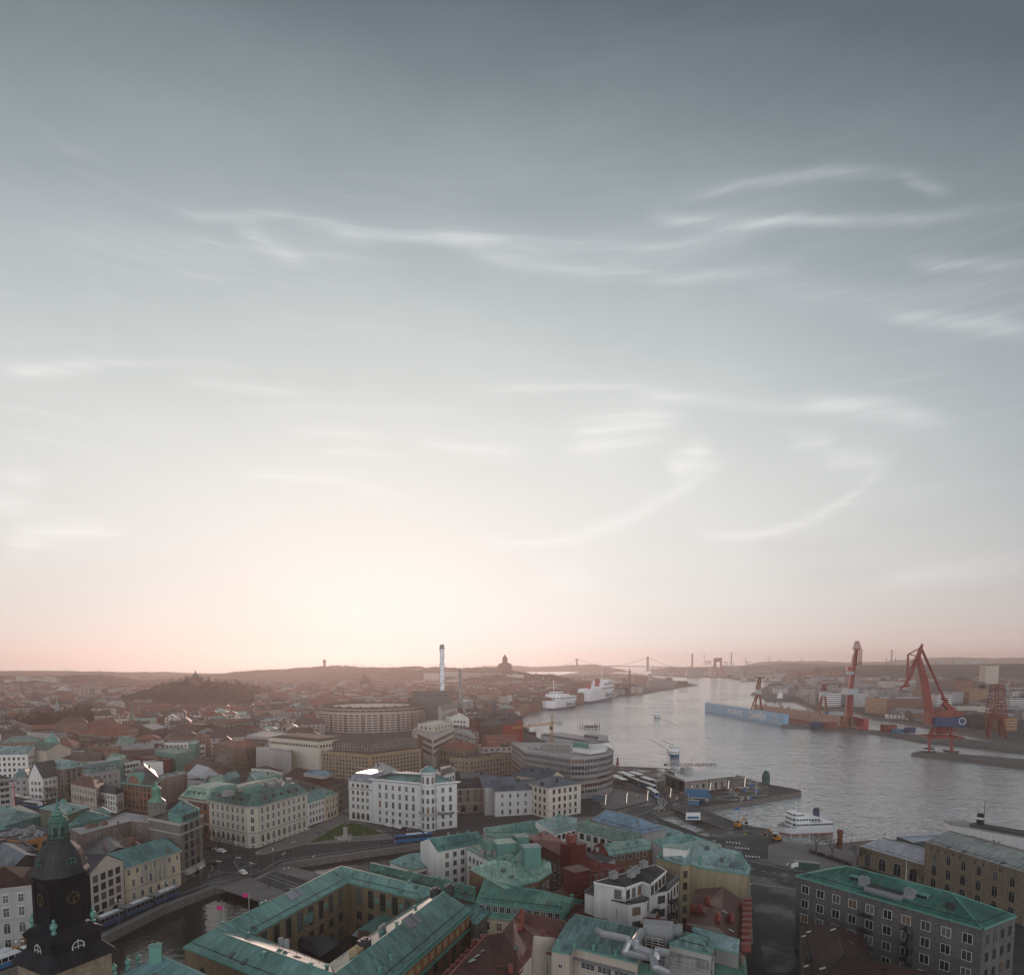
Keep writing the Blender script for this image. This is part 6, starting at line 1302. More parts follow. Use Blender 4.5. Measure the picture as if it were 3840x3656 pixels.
# --- dark red warehouses
bld('red_hip_warehouse','bright dark red gabled building at the river edge under the yellow tower crane',e3(t2,(1900,650),(1970,645),(2055,640),26),26,W('dark_red_wall',(.22,.045,.035),False,.2),FELT,'gable',6,cat='warehouse')
flat('red_warehouse_wing','dark red warehouse wing left of the gabled red building',t2,18,[(1760,640),(1895,660),(1900,620),(1800,610)],W('dull_red_brick',(.17,.07,.055),True,.3),FELT,win=dict(sp=3.2,mg=1,fm=FRD,rows=fl(4,4,1.3,2,'thin')))
for i,(x,y) in enumerate(((1700,600),(1790,560),(1850,590),(1720,650))):
    bld('dark_brick_warehouse',['dark brick warehouse with slate roof, nearest the white blank gable','dark brick warehouse with pointed turret beside the car park','dark brick warehouse touching the red gabled building','narrow dark brick warehouse with triangular glass gable'][i],e2(t2,(x,y),(x+85,y+8),20,22),20,DKBR,SLATE,'hip',5,win=dict(sp=3.6,mg=1,fm=FRD,rows=fl(4,4.3,1.4,2,'thin')),ch=2,cat='warehouse',group='dark brick warehouses by the river')
p=g(t2,1832,560,20); r=empty('warehouse_turret',(p.x,p.y,18),'pointed slate turret roof on the dark brick warehouses','turret'); mb=MB(); mb.lathe([(4,0),(4,4),(4.6,4)],(0,0,0),8); mb.build('shaft',DKBR,r); mb=MB(); mb.lathe([(5,4),(2,10),(.4,15),(0,17)],(0,0,0),8); mb.build('roof',SLATE,r)
# --- middle left: the old town blocks
S3=lambda name,label,k,L,C,Rr,H,wall,roof,kind='hip',rh=3.5,rows=None,sp=3.2,w=1.2,h=1.9,st='std',fm=FRW,**kw: bld(name,label,e3(k,L,C,Rr,H),H,wall,roof,kind,rh,win=(dict(sp=sp,mg=1.2,fm=fm,rows=fl(rows,(H-1.5)/rows,w,h,st,1.3)) if rows else None),**kw)
S2=lambda name,label,k,L,Rr,H,d,wall,roof,kind='hip',rh=3.5,rows=None,sp=3.2,w=1.2,h=1.9,st='std',fm=FRW,**kw: bld(name,label,e2(k,L,Rr,H,d),H,wall,roof,kind,rh,win=(dict(sp=sp,mg=1.2,fm=fm,rows=fl(rows,(H-1.5)/rows,w,h,st,1.3)) if rows else None),**kw)
S3('grey_brown_block','grey brown six storey block with pale green hipped roof and dormers',z1,(485,402),(737,442),(1022,397),17.5,TAUPE,COPPAL,'mansard',3.4,rows=6,sp=3.4,fm=FRD,inset=6,dorm=dict(sp=4.6,w=1.4,h=1.1,z=1.0),sk=4,cat='building')
S2('gabled_white_house','white gabled house with steep black roof and slim tower gable',z1,(328,540),(492,548),13,12,WHITE,SLATE,'gable',9,rows=3,sp=2.6,cat='house')
bk_=S2('banded_bank_block','pale banded office block with ribbon windows and sign rows at the left edge',z1,(-60,570),(150,545),20,18,W('pale_band_wall',(.37,.355,.34)),FELT,'flat',0,rows=6,sp=2.0,w=1.6,h=1.5,st='thin',fm=FRD,cat='office building')
a,b=g(z1,-60,570,20),g(z1,150,545,20); walltext(bk_,a,b,.55,18.2,'SAKRONAN',1.9,SIGN,.25); walltext(bk_,a,b,.5,14.9,'ORDICENTRALEN',1.2,SIGN,.25)
p=g(z1,172,885,0); r=empty('neon_mast',p,'tall pink red neon light strip standing at the street corner','light mast'); mb=MB(); mb.box((0,0,0),(.5,.4,13.5)); mb.build('pole',DARK,r); mb=MB(); mb.box((-.1,-.3,.6),(.5,.25,12.6)); mb.build('light_tube',MEMIT('neon_pink',(1,.06,.12),.8),r)
S2('pale_mansard_house','pale house with grey green mansard and white dormers behind street trees',z1,(150,540),(330,530),13,12,GREYP,COPPAL,'mansard',4,rows=3,sp=3,dorm=dict(sp=3.4,w=1.4,h=1.6,z=.7),cat='house')
S3('beige_street_house','long beige three storey house with red brown roof and two white skylights',z1,(815,607),(1106,668),(1196,605),13,BEIGE,RUSTR,'hip',4,rows=3,sp=3.0,h=2.2,ch=4,sk=3,cat='house')
S3('white_black_roof_house','white three storey house with black hipped roof at the street corner',z1,(1110,692),(1336,732),(1425,697),10.2,WHITE,SLATE,'hip',3.6,rows=3,sp=2.5,sk=4,cat='house')
rs=S3('rust_stone_palace','rust red stone palace with arched copper gable and tall pilastered front',z1,(1420,588),(1742,628),(1850,560),15.2,RUST,FELT,'mansard',6,rows=4,sp=3.2,h=2.3,st='std',fm=FRD,inset=5,ch=4,chm=GRN,band=(GRN,[(14.4,.8,.9)]),cat='palace')
a,b=g(z1,1420,588,15.2),g(z1,1742,628,15.2); e=(b-a).normalized(); n=Vector((e.y,-e.x,0)); mb=MB(); c=a.lerp(b,.42)+n*.3; rr=(b-a).length*.25; N=12
for i in range(N):
    t0,t1_=PI*i/N,PI*(i+1)/N
    P_=lambda t,r_,d:c+e*(-r_*math.cos(t))+Vector((0,0,r_*.95*math.sin(t)))+n*d
    mb.face([P_(t0,rr,.3),P_(t1_,rr,.3),P_(t1_,rr,-5),P_(t0,rr,-5)]); mb.face([P_(t0,rr*.8,.3),P_(t1_,rr*.8,.3),P_(t1_,rr,.3),P_(t0,rr,.3)])
mb.build('arched_gable',GRN,rs,rs.location); mb=MB(); mb.face([c+e*(-rr*.82*math.cos(PI*i/N))+Vector((0,0,rr*.78*math.sin(PI*i/N)))+n*.1 for i in range(N+1)]); mb.build('gable_wall',RUST,rs,rs.location)
S3('striped_side_house','beige and brown striped side wall house with teal flat roof and vents',t1,(1165,1050),(1200,1075),(1445,1020),15,W('striped_wall',(.30,.23,.19),True,.5),COPPAL,'flat',0,ve=7,chm=GREYC,cat='house')
S2('mansard_green_block','long block with grey green mansard and brown window dormers',z1,(1022,490),(1382,440),14,14,GREYP,COPPAL,'mansard',5,rows=3,sp=3.2,dorm=dict(sp=3.6,w=1.7,h=1.8,z=1.2,fm=FRB),cat='building')
S2('white_ribbon_block','white block with one bold row of dark windows under a green grey roof',z1,(1365,382),(1618,340),15,14,WHITE,COPPAL,'flat',0,rows=4,sp=2.4,w=1.7,h=1.9,fm=FRD,ve=4,cat='building')
flat('green_roof_cluster','cluster of pale green copper roof boxes above the white ribbon block',z1,19,[(1190,350),(1390,330),(1460,280),(1290,260)],GREENW,COPPAL,ve=6,chm=GRN)
flat('white_blank_box','plain white blank roof box in the old town blocks',z1,18,[(1650,350),(1760,365),(1882,355),(1780,335)],WHITE,FELTL)
bld('dark_slate_hall','dark slate hipped roof between the rust stone palace and the white blank box',pts(z1,17,(1500,470),(1780,460),(1820,540),(1560,560)),17,DKBR,SLATE,'hip',6,ch=3)
flat('red_courtyard_roofs','low red sheet roofed courtyard complex with hatches',z1,11,[(1520,300),(1960,340),(1970,290),(1750,255)],REDW,REDR,sk=6,ve=4,chm=REDC)
bld('brown_courtyard_roof','brown red low roof left of the red courtyard complex',pts(z1,12,(1140,300),(1300,330),(1420,300),(1250,260)),12,REDW,RUSTR,'gable',3,ve=3)
bld('grey_yard_roofs','wide grey brown yard roofs with a glass strip behind the grey brown block',pts(z1,12,(700,330),(1150,340),(1200,300),(800,260)),12,TAUPE,BROWNR,'gable',4,sk=4,ve=3)
p=g(z1,1660,240,3); mb=MB(); T_=[g(z1,*q_,6) for q_ in((1562,240),(1610,272),(1765,232),(1700,205))]; m_=(T_[0]+T_[1])/2+Vector((0,0,4)); m2=(T_[2]+T_[3])/2+Vector((0,0,4)); r=empty('white_event_tent',(m_.x,m_.y,0),'white pitched event tent between old town roofs','tent')
mb.face([T_[1],T_[2],m2,m_]);mb.face([T_[3],T_[0],m_,m2]); mb.face([T_[0],T_[1],m_]); mb.face([T_[2],T_[3],m2])
for i in range(4): a,b=T_[i],T_[(i+1)%4]; mb.face([(a.x,a.y,0),(b.x,b.y,0),tuple(b),tuple(a)])
mb.build('canvas',M('white_canvas',(.72,.72,.72),.6),r,r.location)
# lantern sheds in the middle
bld('white_tarp_roof','pale grey sheet covered roof under repair with ridged plastic cover',pts(z2,15,(190,500),(360,520),(550,490),(430,420)),15,W('tarp_grey',(.42,.43,.44)),M('tarp',(.40,.41,.42),.6),'gable',4)
bld('brown_hip_workshop','wide brown hipped sheet roof with dark hatch in the old town',pts(z2,12,(150,395),(430,440),(620,405),(370,345)),12,BRICK,BROWNR,'mansard',5,inset=8,ve=5,chm=BLACKC)
bld('brown_mansard_house','brown clad mansard house with slanted windows',e3(z2,(512,345),(640,395),(715,372),11),11,W('brown_clad',(.17,.11,.07)),BROWNR,'mansard',5,3,win=dict(sp=4,mg=1,fm=FRD,rows=[(6.5,2.2,1.5,'thin'),(2,2.2,1.5,'thin')]),sk=5,cat='house')
S2('brick_school_block','brown brick block with tall upper windows and rust roof behind the scaffold',z2,(502,150),(725,185),17,25,W('school_brick',(.19,.13,.085),True,.3),RUSTR,'mansard',3,rows=4,sp=3.3,w=2.2,inset=8,cat='building')
sc_=S3('scaffolded_house','house wrapped in scaffolding with red tiled roof',z2,(722,188),(872,196),(1005,160),18,BRICK,REDT,'hip',5,rows=5,fm=FRD,ch=5,cat='house')
q=FOOT[-1][2]; o=offset(q,-1.3); mb=MB()
for i in range(4):
    a,b=Vector(o[i]),Vector(o[(i+1)%4])
    if not front(a,b): continue
    L=(b-a).length; n=int(L/2.4)
    for j in range(n+1): p=a.lerp(b,j/n); mb.bar((p.x,p.y,0),(p.x,p.y,21),.07)
    for z in range(0,22,2): mb.bar((a.x,a.y,z+.2),(b.x,b.y,z+.2),.06); mb.bar((a.x,a.y,z+1.2),(b.x,b.y,z+1.2),.04)
    for j in range(n): p,p2=a.lerp(b,j/n),a.lerp(b,(j+1)/n); mb.bar((p.x,p.y,(j*4)%20),(p2.x,p2.y,(j*4)%20+2),.04)
    for z in range(2,20,2): e=(b-a)/L; c=(a+b)/2; mb.box((c.x,c.y,z),(L,.8,.08),math.atan2(e.y,e.x))
mb.build('scaffold',W('scaffold_wood',(.26,.21,.16)),sc_,sc_.location)
for i,(x,y,lab) in enumerate(((640,540,'teal green roof with boxy ridge house in front of the white low annex'),(950,530,'pale glass sawtooth roof left of the brown hipped block'),(470,590,'long teal roof with a green tower box left of the barrel skylight'),(250,650,'pale teal flat roof behind the rust arcade house'))):
    H=[13,14,19,16][i]; bld('teal_roof_house',lab,pts(z2,H,(x-70,y+10),(x+20,y+30),(x+160,y-20),(x+60,y-50)),H,GREENW,[COPPER,COPPAL,COPPAL,COPPAL][i],'gable' if i!=3 else 'flat',2.5,ve=4,chm=GRN)
flat('grey_roof_yard','grey flat roof with plant boxes behind the tarp covered roof',z2,14,[(190,560),(420,590),(640,540),(560,500)],GREYP,FELT,ve=8,chm=GREYC)
flat('pale_long_roof','long bright roof of a pale ribbon windowed building behind the store',t2,20,[(-70,730),(100,745),(260,715),(60,690)],W('pale_ribbon_wall',(.36,.32,.30)),FELTL,win=dict(sp=2.2,mg=1,fm=FRD,rows=[(15,1.3,2.6,'thin'),(9,1.3,2.6,'thin')]))
# department store with tower, parking decks, museum box and others on the far left
S3('brown_store','long dark brown brick department store with red brown roof',t1,(1285,690),(1520,712),(1750,690),15,DKBR,RUSTR,'mansard',6,rows=4,sp=3.4,w=1.9,fm=FRS,inset=10,cat='store')
S2('store_tower','square brick clock tower with green top on the brown department store',t1,(1652,605),(1745,600),26,11,W('tower_brick',(.21,.15,.12),True,.3),COPPAL,'mansard',2,rows=None,cat='tower')
S2('store_dormer_wing','brown store wing with a row of arched pale green dormers',t1,(1750,690),(1985,660),15.5,22,BRICK,RUSTR,'mansard',7,rows=4,sp=3.2,fm=FRS,inset=9,dorm=dict(sp=5,w=3,h=2.4,z=1.4,m=GRN),cat='store')
S3('parking_deck','stepped brown parking deck with pale parapets beside the brown store',t1,(1087,652),(1180,690),(1290,668),14,MFAC('deck_bands',(.20,.13,.10),(.04,.03,.03),4,2.9,.9,.45,.3,True),FELTL,'flat',0,cat='parking deck')
S3('brown_slat_museum','large brown louvred box building with grey roof block',t1,(125,735),(465,768),(600,718),17,W('louvre_brown',(.145,.095,.07),True,.5),FELTBR,'flat',0,cat='museum')
flat('museum_roof_block','grey sheet clad roof block on the brown louvred building',t1,22,[(207,705),(420,722),(508,700),(370,688)],GREYP,FELT)
S3('ornate_red_roof_hall','ornate cream brick hall with arched windows and red roof',t1,(430,800),(560,815),(608,785),15,W('ornate_cream',(.38,.30,.23),True,.3),REDT,'hip',4,rows=2,sp=3.4,h=3.6,w=1.6,st='arch',ch=2,cat='hall')
S2('red_roof_annex','smaller cream brick annex with red roof right of the ornate hall',t1,(608,808),(680,815),9,10,BEIGE,REDT,'hip',3,rows=2,cat='house')
for i,(x,y,w_) in enumerate(((598,715,125),(728,690,180),(745,735,110))): S2('red_pyramid_house',['beige house with red pyramid roof beside the brown museum box','wide house with broad red hipped roof below the park','low red roofed house with white ridge light'][i],t1,(x,y),(x+w_,y+6),14,24,W('warm_beige',(.30,.235,.185)),REDT,'hip',6,rows=3,w=1.4,fm=FRD,cat='house')
S3('white_grey_villa','white villa with pale grey hipped roof below the park',t1,(745,775),(822,782),(875,768),10,WHITE,ZINC,'hip',4,rows=2,sp=3,h=2.4,w=1.4,ch=2,cat='villa')
S3('grey_roof_chapel','brown chapel with grey hipped roof right of the white villa',t1,(878,790),(930,800),(960,775),9,BRICK,SLATE,'hip',6,rows=1,w=1.4,h=3,st='arch',cat='chapel')
S2('green_mansard_corner','ochre house with tall grey green mansard near the tent',t1,(965,800),(1060,790),15,14,W('ochre_brown',(.28,.22,.15)),COPPAL,'mansard',5,rows=4,sp=2.6,w=1,fm=FRD,dorm=dict(sp=3,w=1.2,h=1.4,z=.8),cat='house')
S2('white_flat_house','white flat roofed house with dark windows behind the tent',t1,(1042,800),(1090,805),13,12,WHITE,FELTL,'flat',0,rows=3,sp=2.4,fm=FRD,cat='house')
S2('white_roof_house','pale house with shed roofs right of the tent',t1,(1160,780),(1262,775),13,14,GREYP,FELTL,'flat',0,rows=3,sp=2.8,fm=FRD,ve=4,cat='house')
S2('white_glazed_roof_house','white house with glazed roof strip beside the green stair tower',t1,(1262,790),(1450,785),13,14,WHITE,COPPAL,'flat',0,rows=3,sp=2.8,fm=FRD,ve=4,cat='house')
S3('green_stair_tower_house','pale green stair tower with white two storey wing',t1,(1450,800),(1510,808),(1578,798),14,WHITE,FELTBR,'flat',0,rows=3,sp=2.4,w=1.7,fm=FRD,cat='house')
flat('pale_green_box','tall pale green sheet box behind the white two storey wing',t1,18,[(1448,790),(1500,800),(1535,775),(1490,765)],GREENW,COPPAL)
flat('long_green_flat_roof','long pale green flat roof with plant boxes in the old town middle',t1,14,[(1190,850),(1350,875),(1500,850),(1350,810)],GREENW,COPPAL,ve=8,chm=GREYC)
S2('dark_left_hall','dark roofed long hall at the left edge below the park',t1,(-60,800),(105,802),14,26,W('olive_brown',(.15,.12,.09)),SLATE,'hip',5,rows=1,w=1,h=2.5,st='arch',cat='hall')
S2('green_roof_white_house','white house with green skylit roof at the left edge',t1,(-40,880),(212,875),17,16,WHITE,COPPAL,'gable',5,rows=4,sp=3,fm=FRD,sk=8,ch=3,cat='house')
S2('beige_blank_house','beige house with blank fire wall and grey roof left of the domed turret',t1,(205,830),(355,850),19,16,BEIGE,COPDRK,'gable',4,rows=None,cat='house')
S2('white_blank_house','white narrow house with black roof right of the blank beige house',t1,(405,850),(480,865),14,14,WHITE,SLATE,'flat',0,rows=4,sp=3,fm=FRD,cat='house')
p=g(t1,404,830,15); r=empty('domed_turret',(p.x,p.y,12),'white round turret with green copper dome and lantern on the left old town','turret'); mb=MB(); mb.lathe([(4.6,-12),(4.6,6),(5.2,6.2)],(0,0,0),12); mb.build('shaft',WHITE,r); mb=MB(); mb.lathe([(5.2,6),(5.0,8),(4.0,10.4),(2,12),(1,12.3),(1,14),(.3,15),(0,18)],(0,0,0),12); mb.build('dome',GRN,r)
p=g(t1,1021,740,0); r=empty('small_spire',(p.x,p.y,0),'slim green church spire rising above old town trees','spire'); mb=MB(); stackp(mb,[(2.4,0),(2.4,18)],(0,0),.3,.05); mb.build('shaft',BRICK,r); mb=MB(); mb.lathe([(3,18),(1.4,24),(0,36)],(0,0,0),8); mb.build('spire',COPDRK,r)
# ---------------------------------------------------------------- the farther town
AUTO=[]
def auto(o,desc,px,py,group): AUTO.append((o,desc,px,py,group)); return o
FP=MFAC('far_pale_facade',(.33,.29,.265),(.03,.035,.045),4.6,3.3,.5,.5); FW=MFAC('far_white_facade',(.44,.415,.395),(.05,.05,.055),5.0,3.3,.5,.5); FB=MFAC('far_brick_facade',(.21,.12,.085),(.05,.04,.04),3.0,3.2,.42,.48); FR=MFAC('far_red_facade',(.20,.08,.06),(.04,.03,.03)); FD=MFAC('far_dark_facade',(.12,.085,.07),(.03,.025,.025)); FBAL=MFAC('far_balcony_facade',(.20,.115,.085),(.04,.035,.035),3.1,3.0,.5,.45,.3,False,True)
FBAND=MFAC('far_banded_facade',(.60,.585,.57),(.07,.07,.08),4,3.6,.9,.45,.2,True); FGREY=MFAC('far_grey_facade',(.27,.26,.26),(.06,.06,.07),3.2,3.5,.6,.5); FOR=MFAC('far_orange_facade',(.33,.19,.10),(.06,.045,.04),4,3.4,.9,.4,.3,True); FCR=MFAC('far_cream_facade',(.45,.38,.31))
RRED=MROOF('far_red_roof',(.15,.058,.043)); RBR=MROOF('far_brown_roof',(.09,.06,.05)); RGR=MROOF('far_grey_roof',(.17,.165,.16)); RPA=MROOF('far_pale_roof',(.36,.35,.34)); RTE=MROOF('far_teal_roof',(.20,.27,.24)); RDK=MROOF('far_dark_roof',(.045,.042,.042))
def house(name,c,L,D,H,rz,wall,roof,kind,rh,z0=0.0,desc='house',grp=None,cat='house',label=None,down=0):
    r=empty(name,(c[0],c[1],z0),label,cat,grp,rz); q=[(-L/2,-D/2),(L/2,-D/2),(L/2,D/2),(-L/2,D/2)]
    mb=MB()
    for i in range(4): a,b=q[i],q[(i+1)%4]; mb.face([(*a,-down),(*b,-down),(*b,H),(*a,H)])
    fs,gb=poly_roof(q,H,kind,rh)
    for f in gb: mb.face(f)
    mb.build('wall',wall,r)
    mr=MB()
    for f in fs: mr.face(f)
    if kind!='flat' and L>11:
        for i in range(2): x=(rng.random()-.5)*L*.6; mr.box((x,rng.uniform(-.5,.5)*D*.2,H+rh*.6),(1.0,.8,rh*.4+1.3),0,1)
    else:
        for i in range(2): mr.box(((rng.random()-.5)*L*.6,0,H-.5),(3,2.4,2.4),0,1)
    mr.build('roof',[roof,RDK],r)
    return r
def fbox(k,x0,x1,yt,yb,desc='apartment slab',wall=None,roof=None,kind='flat',rh=3,D=14,cap=2300,yaw=0,name='apartment_building',cat='apartment building',label=None,grp=None,H=None):
    xm=(x0+x1)/2; py=k(xm,yb)[1]; Y=min(cap,200000/max(1,py-HZ)) if py>HZ+1 else cap
    b=UY(*k(xm,yb),Y); t_=UY(*k(xm,yt),Y); a0=UY(*k(x0,yb),Y); a1=UY(*k(x1,yb),Y); L=abs(a1.x-a0.x)/math.cos(yaw)
    r=house(name,(b.x,Y+D/2),L,D,max(3,t_.z-b.z-(rh if kind!='flat' else 0)),yaw,wall or FP,roof or RGR,kind,rh,b.z,desc,grp,cat,label,down=14 if b.z>1 else .5)
    FOOT.append((b.x,Y+D/2,[(a0.x,Y),(a1.x,Y),(a1.x,Y+D),(a0.x,Y+D)],t_.z))
    if not label: auto(r,desc,*k(xm,(yt+yb)/2),grp or ('far '+desc+'s'))
    return r
for (x0,x1,yt,yb) in ((45,148,205,290),(190,320,170,240),(325,515,190,240),(520,608,168,240),(612,648,190,236)): fbox(z8,x0,x1,yt,yb,'beige hospital slab',FP,RGR,cap=2080,D=18)
for (x0,x1,yt,yb) in ((510,600,325,430),(602,838,318,420),(840,1045,308,470),(150,262,370,490),(300,425,372,480),(272,508,357,400)): fbox(z8,x0,x1,yt,yb,'brick balcony slab',FBAL,RGR,cap=1750)
fbox(z8,345,528,462,555,label='white gridded office block with flat roof below the brick balcony slabs',wall=FW,name='white_office',cat='office building')
for (x0,x1,yt,yb) in ((345,640,575,640),(200,345,505,560),(935,1130,440,540),(1200,1275,395,500),(1050,1240,362,425)): fbox(z8,x0,x1,yt,yb,'brown brick row',FB,RBR,'hip',4,D=16,cap=1800)
fbox(z8,1590,1700,382,505,'brick corner block',FB,RBR,'hip',4,D=30); fbox(z8,1450,1585,368,490,'brick corner block',FB,RBR,'hip',4,D=30); fbox(z8,1700,1785,352,480,'brick corner block',FB,RBR,'hip',4,D=30)
for (x0,x1,yt,yb) in ((1255,1345,328,440),(1352,1468,330,405),(1470,1530,312,365),(1530,1640,310,340),(1715,1790,305,330),(1910,1975,298,330)): fbox(z8,x0,x1,yt,yb,'pale terrace block',FP,RPA,cap=2000)
p=UY(*z8(742,600),1400.); k=.32487*1400/F; r=empty('round_white_hall',(p.x,1400,0),'round white hall with conical glass roof beside the green church spire','hall'); mb=MB(); mb.lathe([(68*k,0),(68*k,p.z+115*k-p.z*0)],(0,0,0),24); mb.build('wall',FBAND,r); mb=MB(); mb.lathe([(70*k,115*k),(40*k,138*k),(34*k,150*k),(0,165*k)],(0,0,0),24); mb.build('roof',RPA,r)
p=g(z8,665,690,0); k=.32487*p.y/F; r=empty('green_spire_church',(p.x,p.y,0),'brick church with slender pale green copper spire among bare trees','church'); mb=MB(); stackp(mb,[(22*k,0),(22*k,120*k)],(0,0),0,.05); mb.build('tower',FB,r); mb=MB(); mb.lathe([(26*k,118*k),(14*k,160*k),(7*k,230*k),(0,315*k)],(0,0,0),8); mb.build('spire',COPPAL,r)
mb=MB(); mb.box((-170*k,10,0),(300*k,90*k,26*k)); mb.build('nave',FB,r); mb=MB(); fs,_=poly_roof([(-320*k,10-45*k),(-20*k,10-45*k),(-20*k,10+45*k),(-320*k,10+45*k)],26*k,'hip',26*k)
for f in fs: mb.face(f)
mb.build('roof',COPPAL,r)
def spire(name,label,k,x,yt,ym,yb,w,Y,wall,roof,cat='church',body=None):
    b=UY(*k(x,yb),Y); s=(k(1,0)[0]-k(0,0)[0])*Y/F; r=empty(name,b,label,cat); Z=lambda y:UY(*k(x,y),Y).z-b.z; a=w*s/2
    mb=MB(); stackp(mb,[(a,-8),(a,Z(ym)),(a*1.08,Z(ym))],(0,0),.2,.08); mb.build('tower',wall,r); mb=MB(); mb.lathe([(a*1.1,Z(ym)),(a*.75,Z(ym)+.35*(Z(yt)-Z(ym))),(a*.3,Z(ym)+.7*(Z(yt)-Z(ym))),(0,Z(yt))],(0,0,0),8); mb.build('spire',roof,r)
    if body:
        L,D,H=body; mb=MB(); mb.box((0,D*.3,-6),(L*s,D*s,H*s+6)); mb.build('nave',wall,r); q=[(-L*s/2,D*.3-D*s/2),(L*s/2,D*.3-D*s/2),(L*s/2,D*.3+D*s/2),(-L*s/2,D*.3+D*s/2)]; fs,_=poly_roof(q,H*s,'hip',H*s*.8); mb=MB()
        for f in fs: mb.face(f)
        mb.build('roof',roof,r)
    return r
DB=W('church_brown',(.11,.065,.05)); 
spire('hill_spire_church','dark slim church tower standing before the far wooded hills',t1,883,263,295,335,20,2200,DB,DB)
spire('hilltop_church','massive dark stone church with bullet shaped tower on the hilltop',z4,1788,195,240,330,46,2480,DB,DB,body=(140,60,24))
spire('twin_spire_church','dark gothic church with pointed spire left of the tall chimney in the haze',z4,352,385,440,520,34,1800,DB,DB,body=(120,50,45))
spire('riverside_church','small brick church with green spire and green roof on the river slope',z5,372,295,350,430,20,1900,DB,COPPAL,body=(140,60,30))
spire('domed_church','small pale domed church on the ridge near the bridge',z5,1005,235,255,275,22,3600,FP,DB)
# hilltop fort
Y=1315.; p=UY(*t1(1507,318),Y); FX=(p.x,Y); k=_s*Y/F; r=empty('hilltop_fort',p,'squat round stone fort with pyramid roof and crown finial on the wooded hill','fort'); mb=MB(); mb.lathe([(43*k,-10),(43*k,28*k),(45*k,28*k)],(0,0,0),8,0,None,.4); mb.build('wall',DB,r); mb=MB(); mb.lathe([(47*k,28*k),(20*k,50*k),(4*k,68*k),(3*k,74*k),(6*k,76*k),(2*k,82*k),(0,84*k)],(0,0,0),8,0,None,.4); mb.build('roof',RDK,r)
p=UY(*t2(528,205),3300.); r=empty('hill_water_tower',p,'tiny tower standing on the glowing ridge','tower'); mb=MB(); stackp(mb,[(6,-8),(5,20),(7,20),(7,30),(2,36)],(0,0),0,.2); mb.build('shaft',DB,r)
for (x0,x1,yt,yb) in ((850,962,468,536),(965,1113,450,530),(1052,1204,476,530),(955,1112,394,448),(1170,1308,380,428),(1172,1280,432,488),(1206,1310,456,514),(1340,1420,452,500),(1345,1540,388,434),(1422,1650,434,500),(1500,1698,486,536),(1560,1758,390,440),(1700,1798,414,472),(1800,1920,404,472),(1820,1925,476,526),(1708,1768,480,534),(1930,1990,472,526)): fbox(z4,x0,x1,yt,yb,'pale apartment slab',FW if (x0//7)%3 else FP,RGR,cap=2350,grp='apartment slabs stepping up the far hillside')
for (x0,x1,yt,yb) in ((680,895,438,476),(375,515,394,428),(180,282,370,402),(0,178,366,400),(1355,1492,505,542),(1890,1990,530,592),(845,940,345,372),(740,838,338,368)): fbox(z4,x0,x1,yt,yb,'pale roofed hillside block',FP,RBR,'hip',4,cap=2800)
for (x0,x1,yt,yb) in ((0,150,470,542),(100,330,452,522),(520,680,400,470),(400,520,420,480),(490,690,480,540)): fbox(z4,x0,x1,yt,yb,'brown hillside block',FB,RBR,'hip',4,cap=2300)
fbox(z4,1390,1580,545,660,label='long brown brick hall with grey roof left of the car park',wall=FB,roof=RGR,D=40); fbox(z4,1580,1745,565,660,label='brown brick office with light stripes beside the car park',wall=FOR,D=24); fbox(z4,1730,1910,635,695,label='white and grey striped low office by the car park',wall=FBAND,D=24,name='striped_office'); fbox(z4,1800,1890,560,600,label='sand coloured block above the striped office',wall=FCR,D=18)
fbox(z4,720,895,570,600,label='two white vaulted hall roofs in the middle of the hazy town',wall=FW,roof=RPA,kind='gable',D=24)
fbox(z4,0,150,690,730,'grey roofed block',FB,RGR,'hip',4)
# river slope towards the bridge
for (x0,x1,yt,yb) in ((0,60,298,360),(55,175,298,350),(10,118,365,415),(120,195,362,415),(90,180,415,480)): fbox(z5,x0,x1,yt,yb,'white banded slab',FW,RGR,cap=2300)
for (x0,x1,yt,yb) in ((0,85,440,490),(205,385,448,500),(310,505,465,512),(625,860,400,492),(480,625,375,465),(960,1050,320,380),(1050,1180,345,412),(1175,1230,335,400),(1305,1450,310,372),(1450,1500,290,360),(690,760,350,375),(780,885,320,350)): fbox(z5,x0,x1,yt,yb,'sand brick waterfront block',FB if x0%2 else FCR,RBR if x0<1000 else RGR,'hip',4,cap=3300,D=22)
for (x0,x1,yt,yb,l,w_) in ((0,105,515,590,'low office with white and red bands at the ferry quay',FBAND),(180,280,490,535,'white crenellated terminal building at the ferry quay',FW),(90,155,490,530,'small white terminal block left of the ferries',FW),(140,390,560,632,'grey steel ferry terminal with gangways beside the catamaran ferry',FGREY),(1130,1238,448,485,'low white banded quay office right of the big ferry',FBAND),(1290,1360,452,485,'small white shed on the quay under the column',FW),(1455,1715,370,436,'large pale quay hall with rows of windows near the headland',FP),(1750,1860,365,395,'dark low quay sheds at the headland tip',FD),(1640,1700,330,350,'domed dark quay hut at the headland',FD),(1240,1340,430,455,'low quay sheds under the seamen column',FP)): fbox(z5,x0,x1,yt,yb,label=l,wall=w_,roof=RPA,D=22,name='quay_building',cat='quay building')
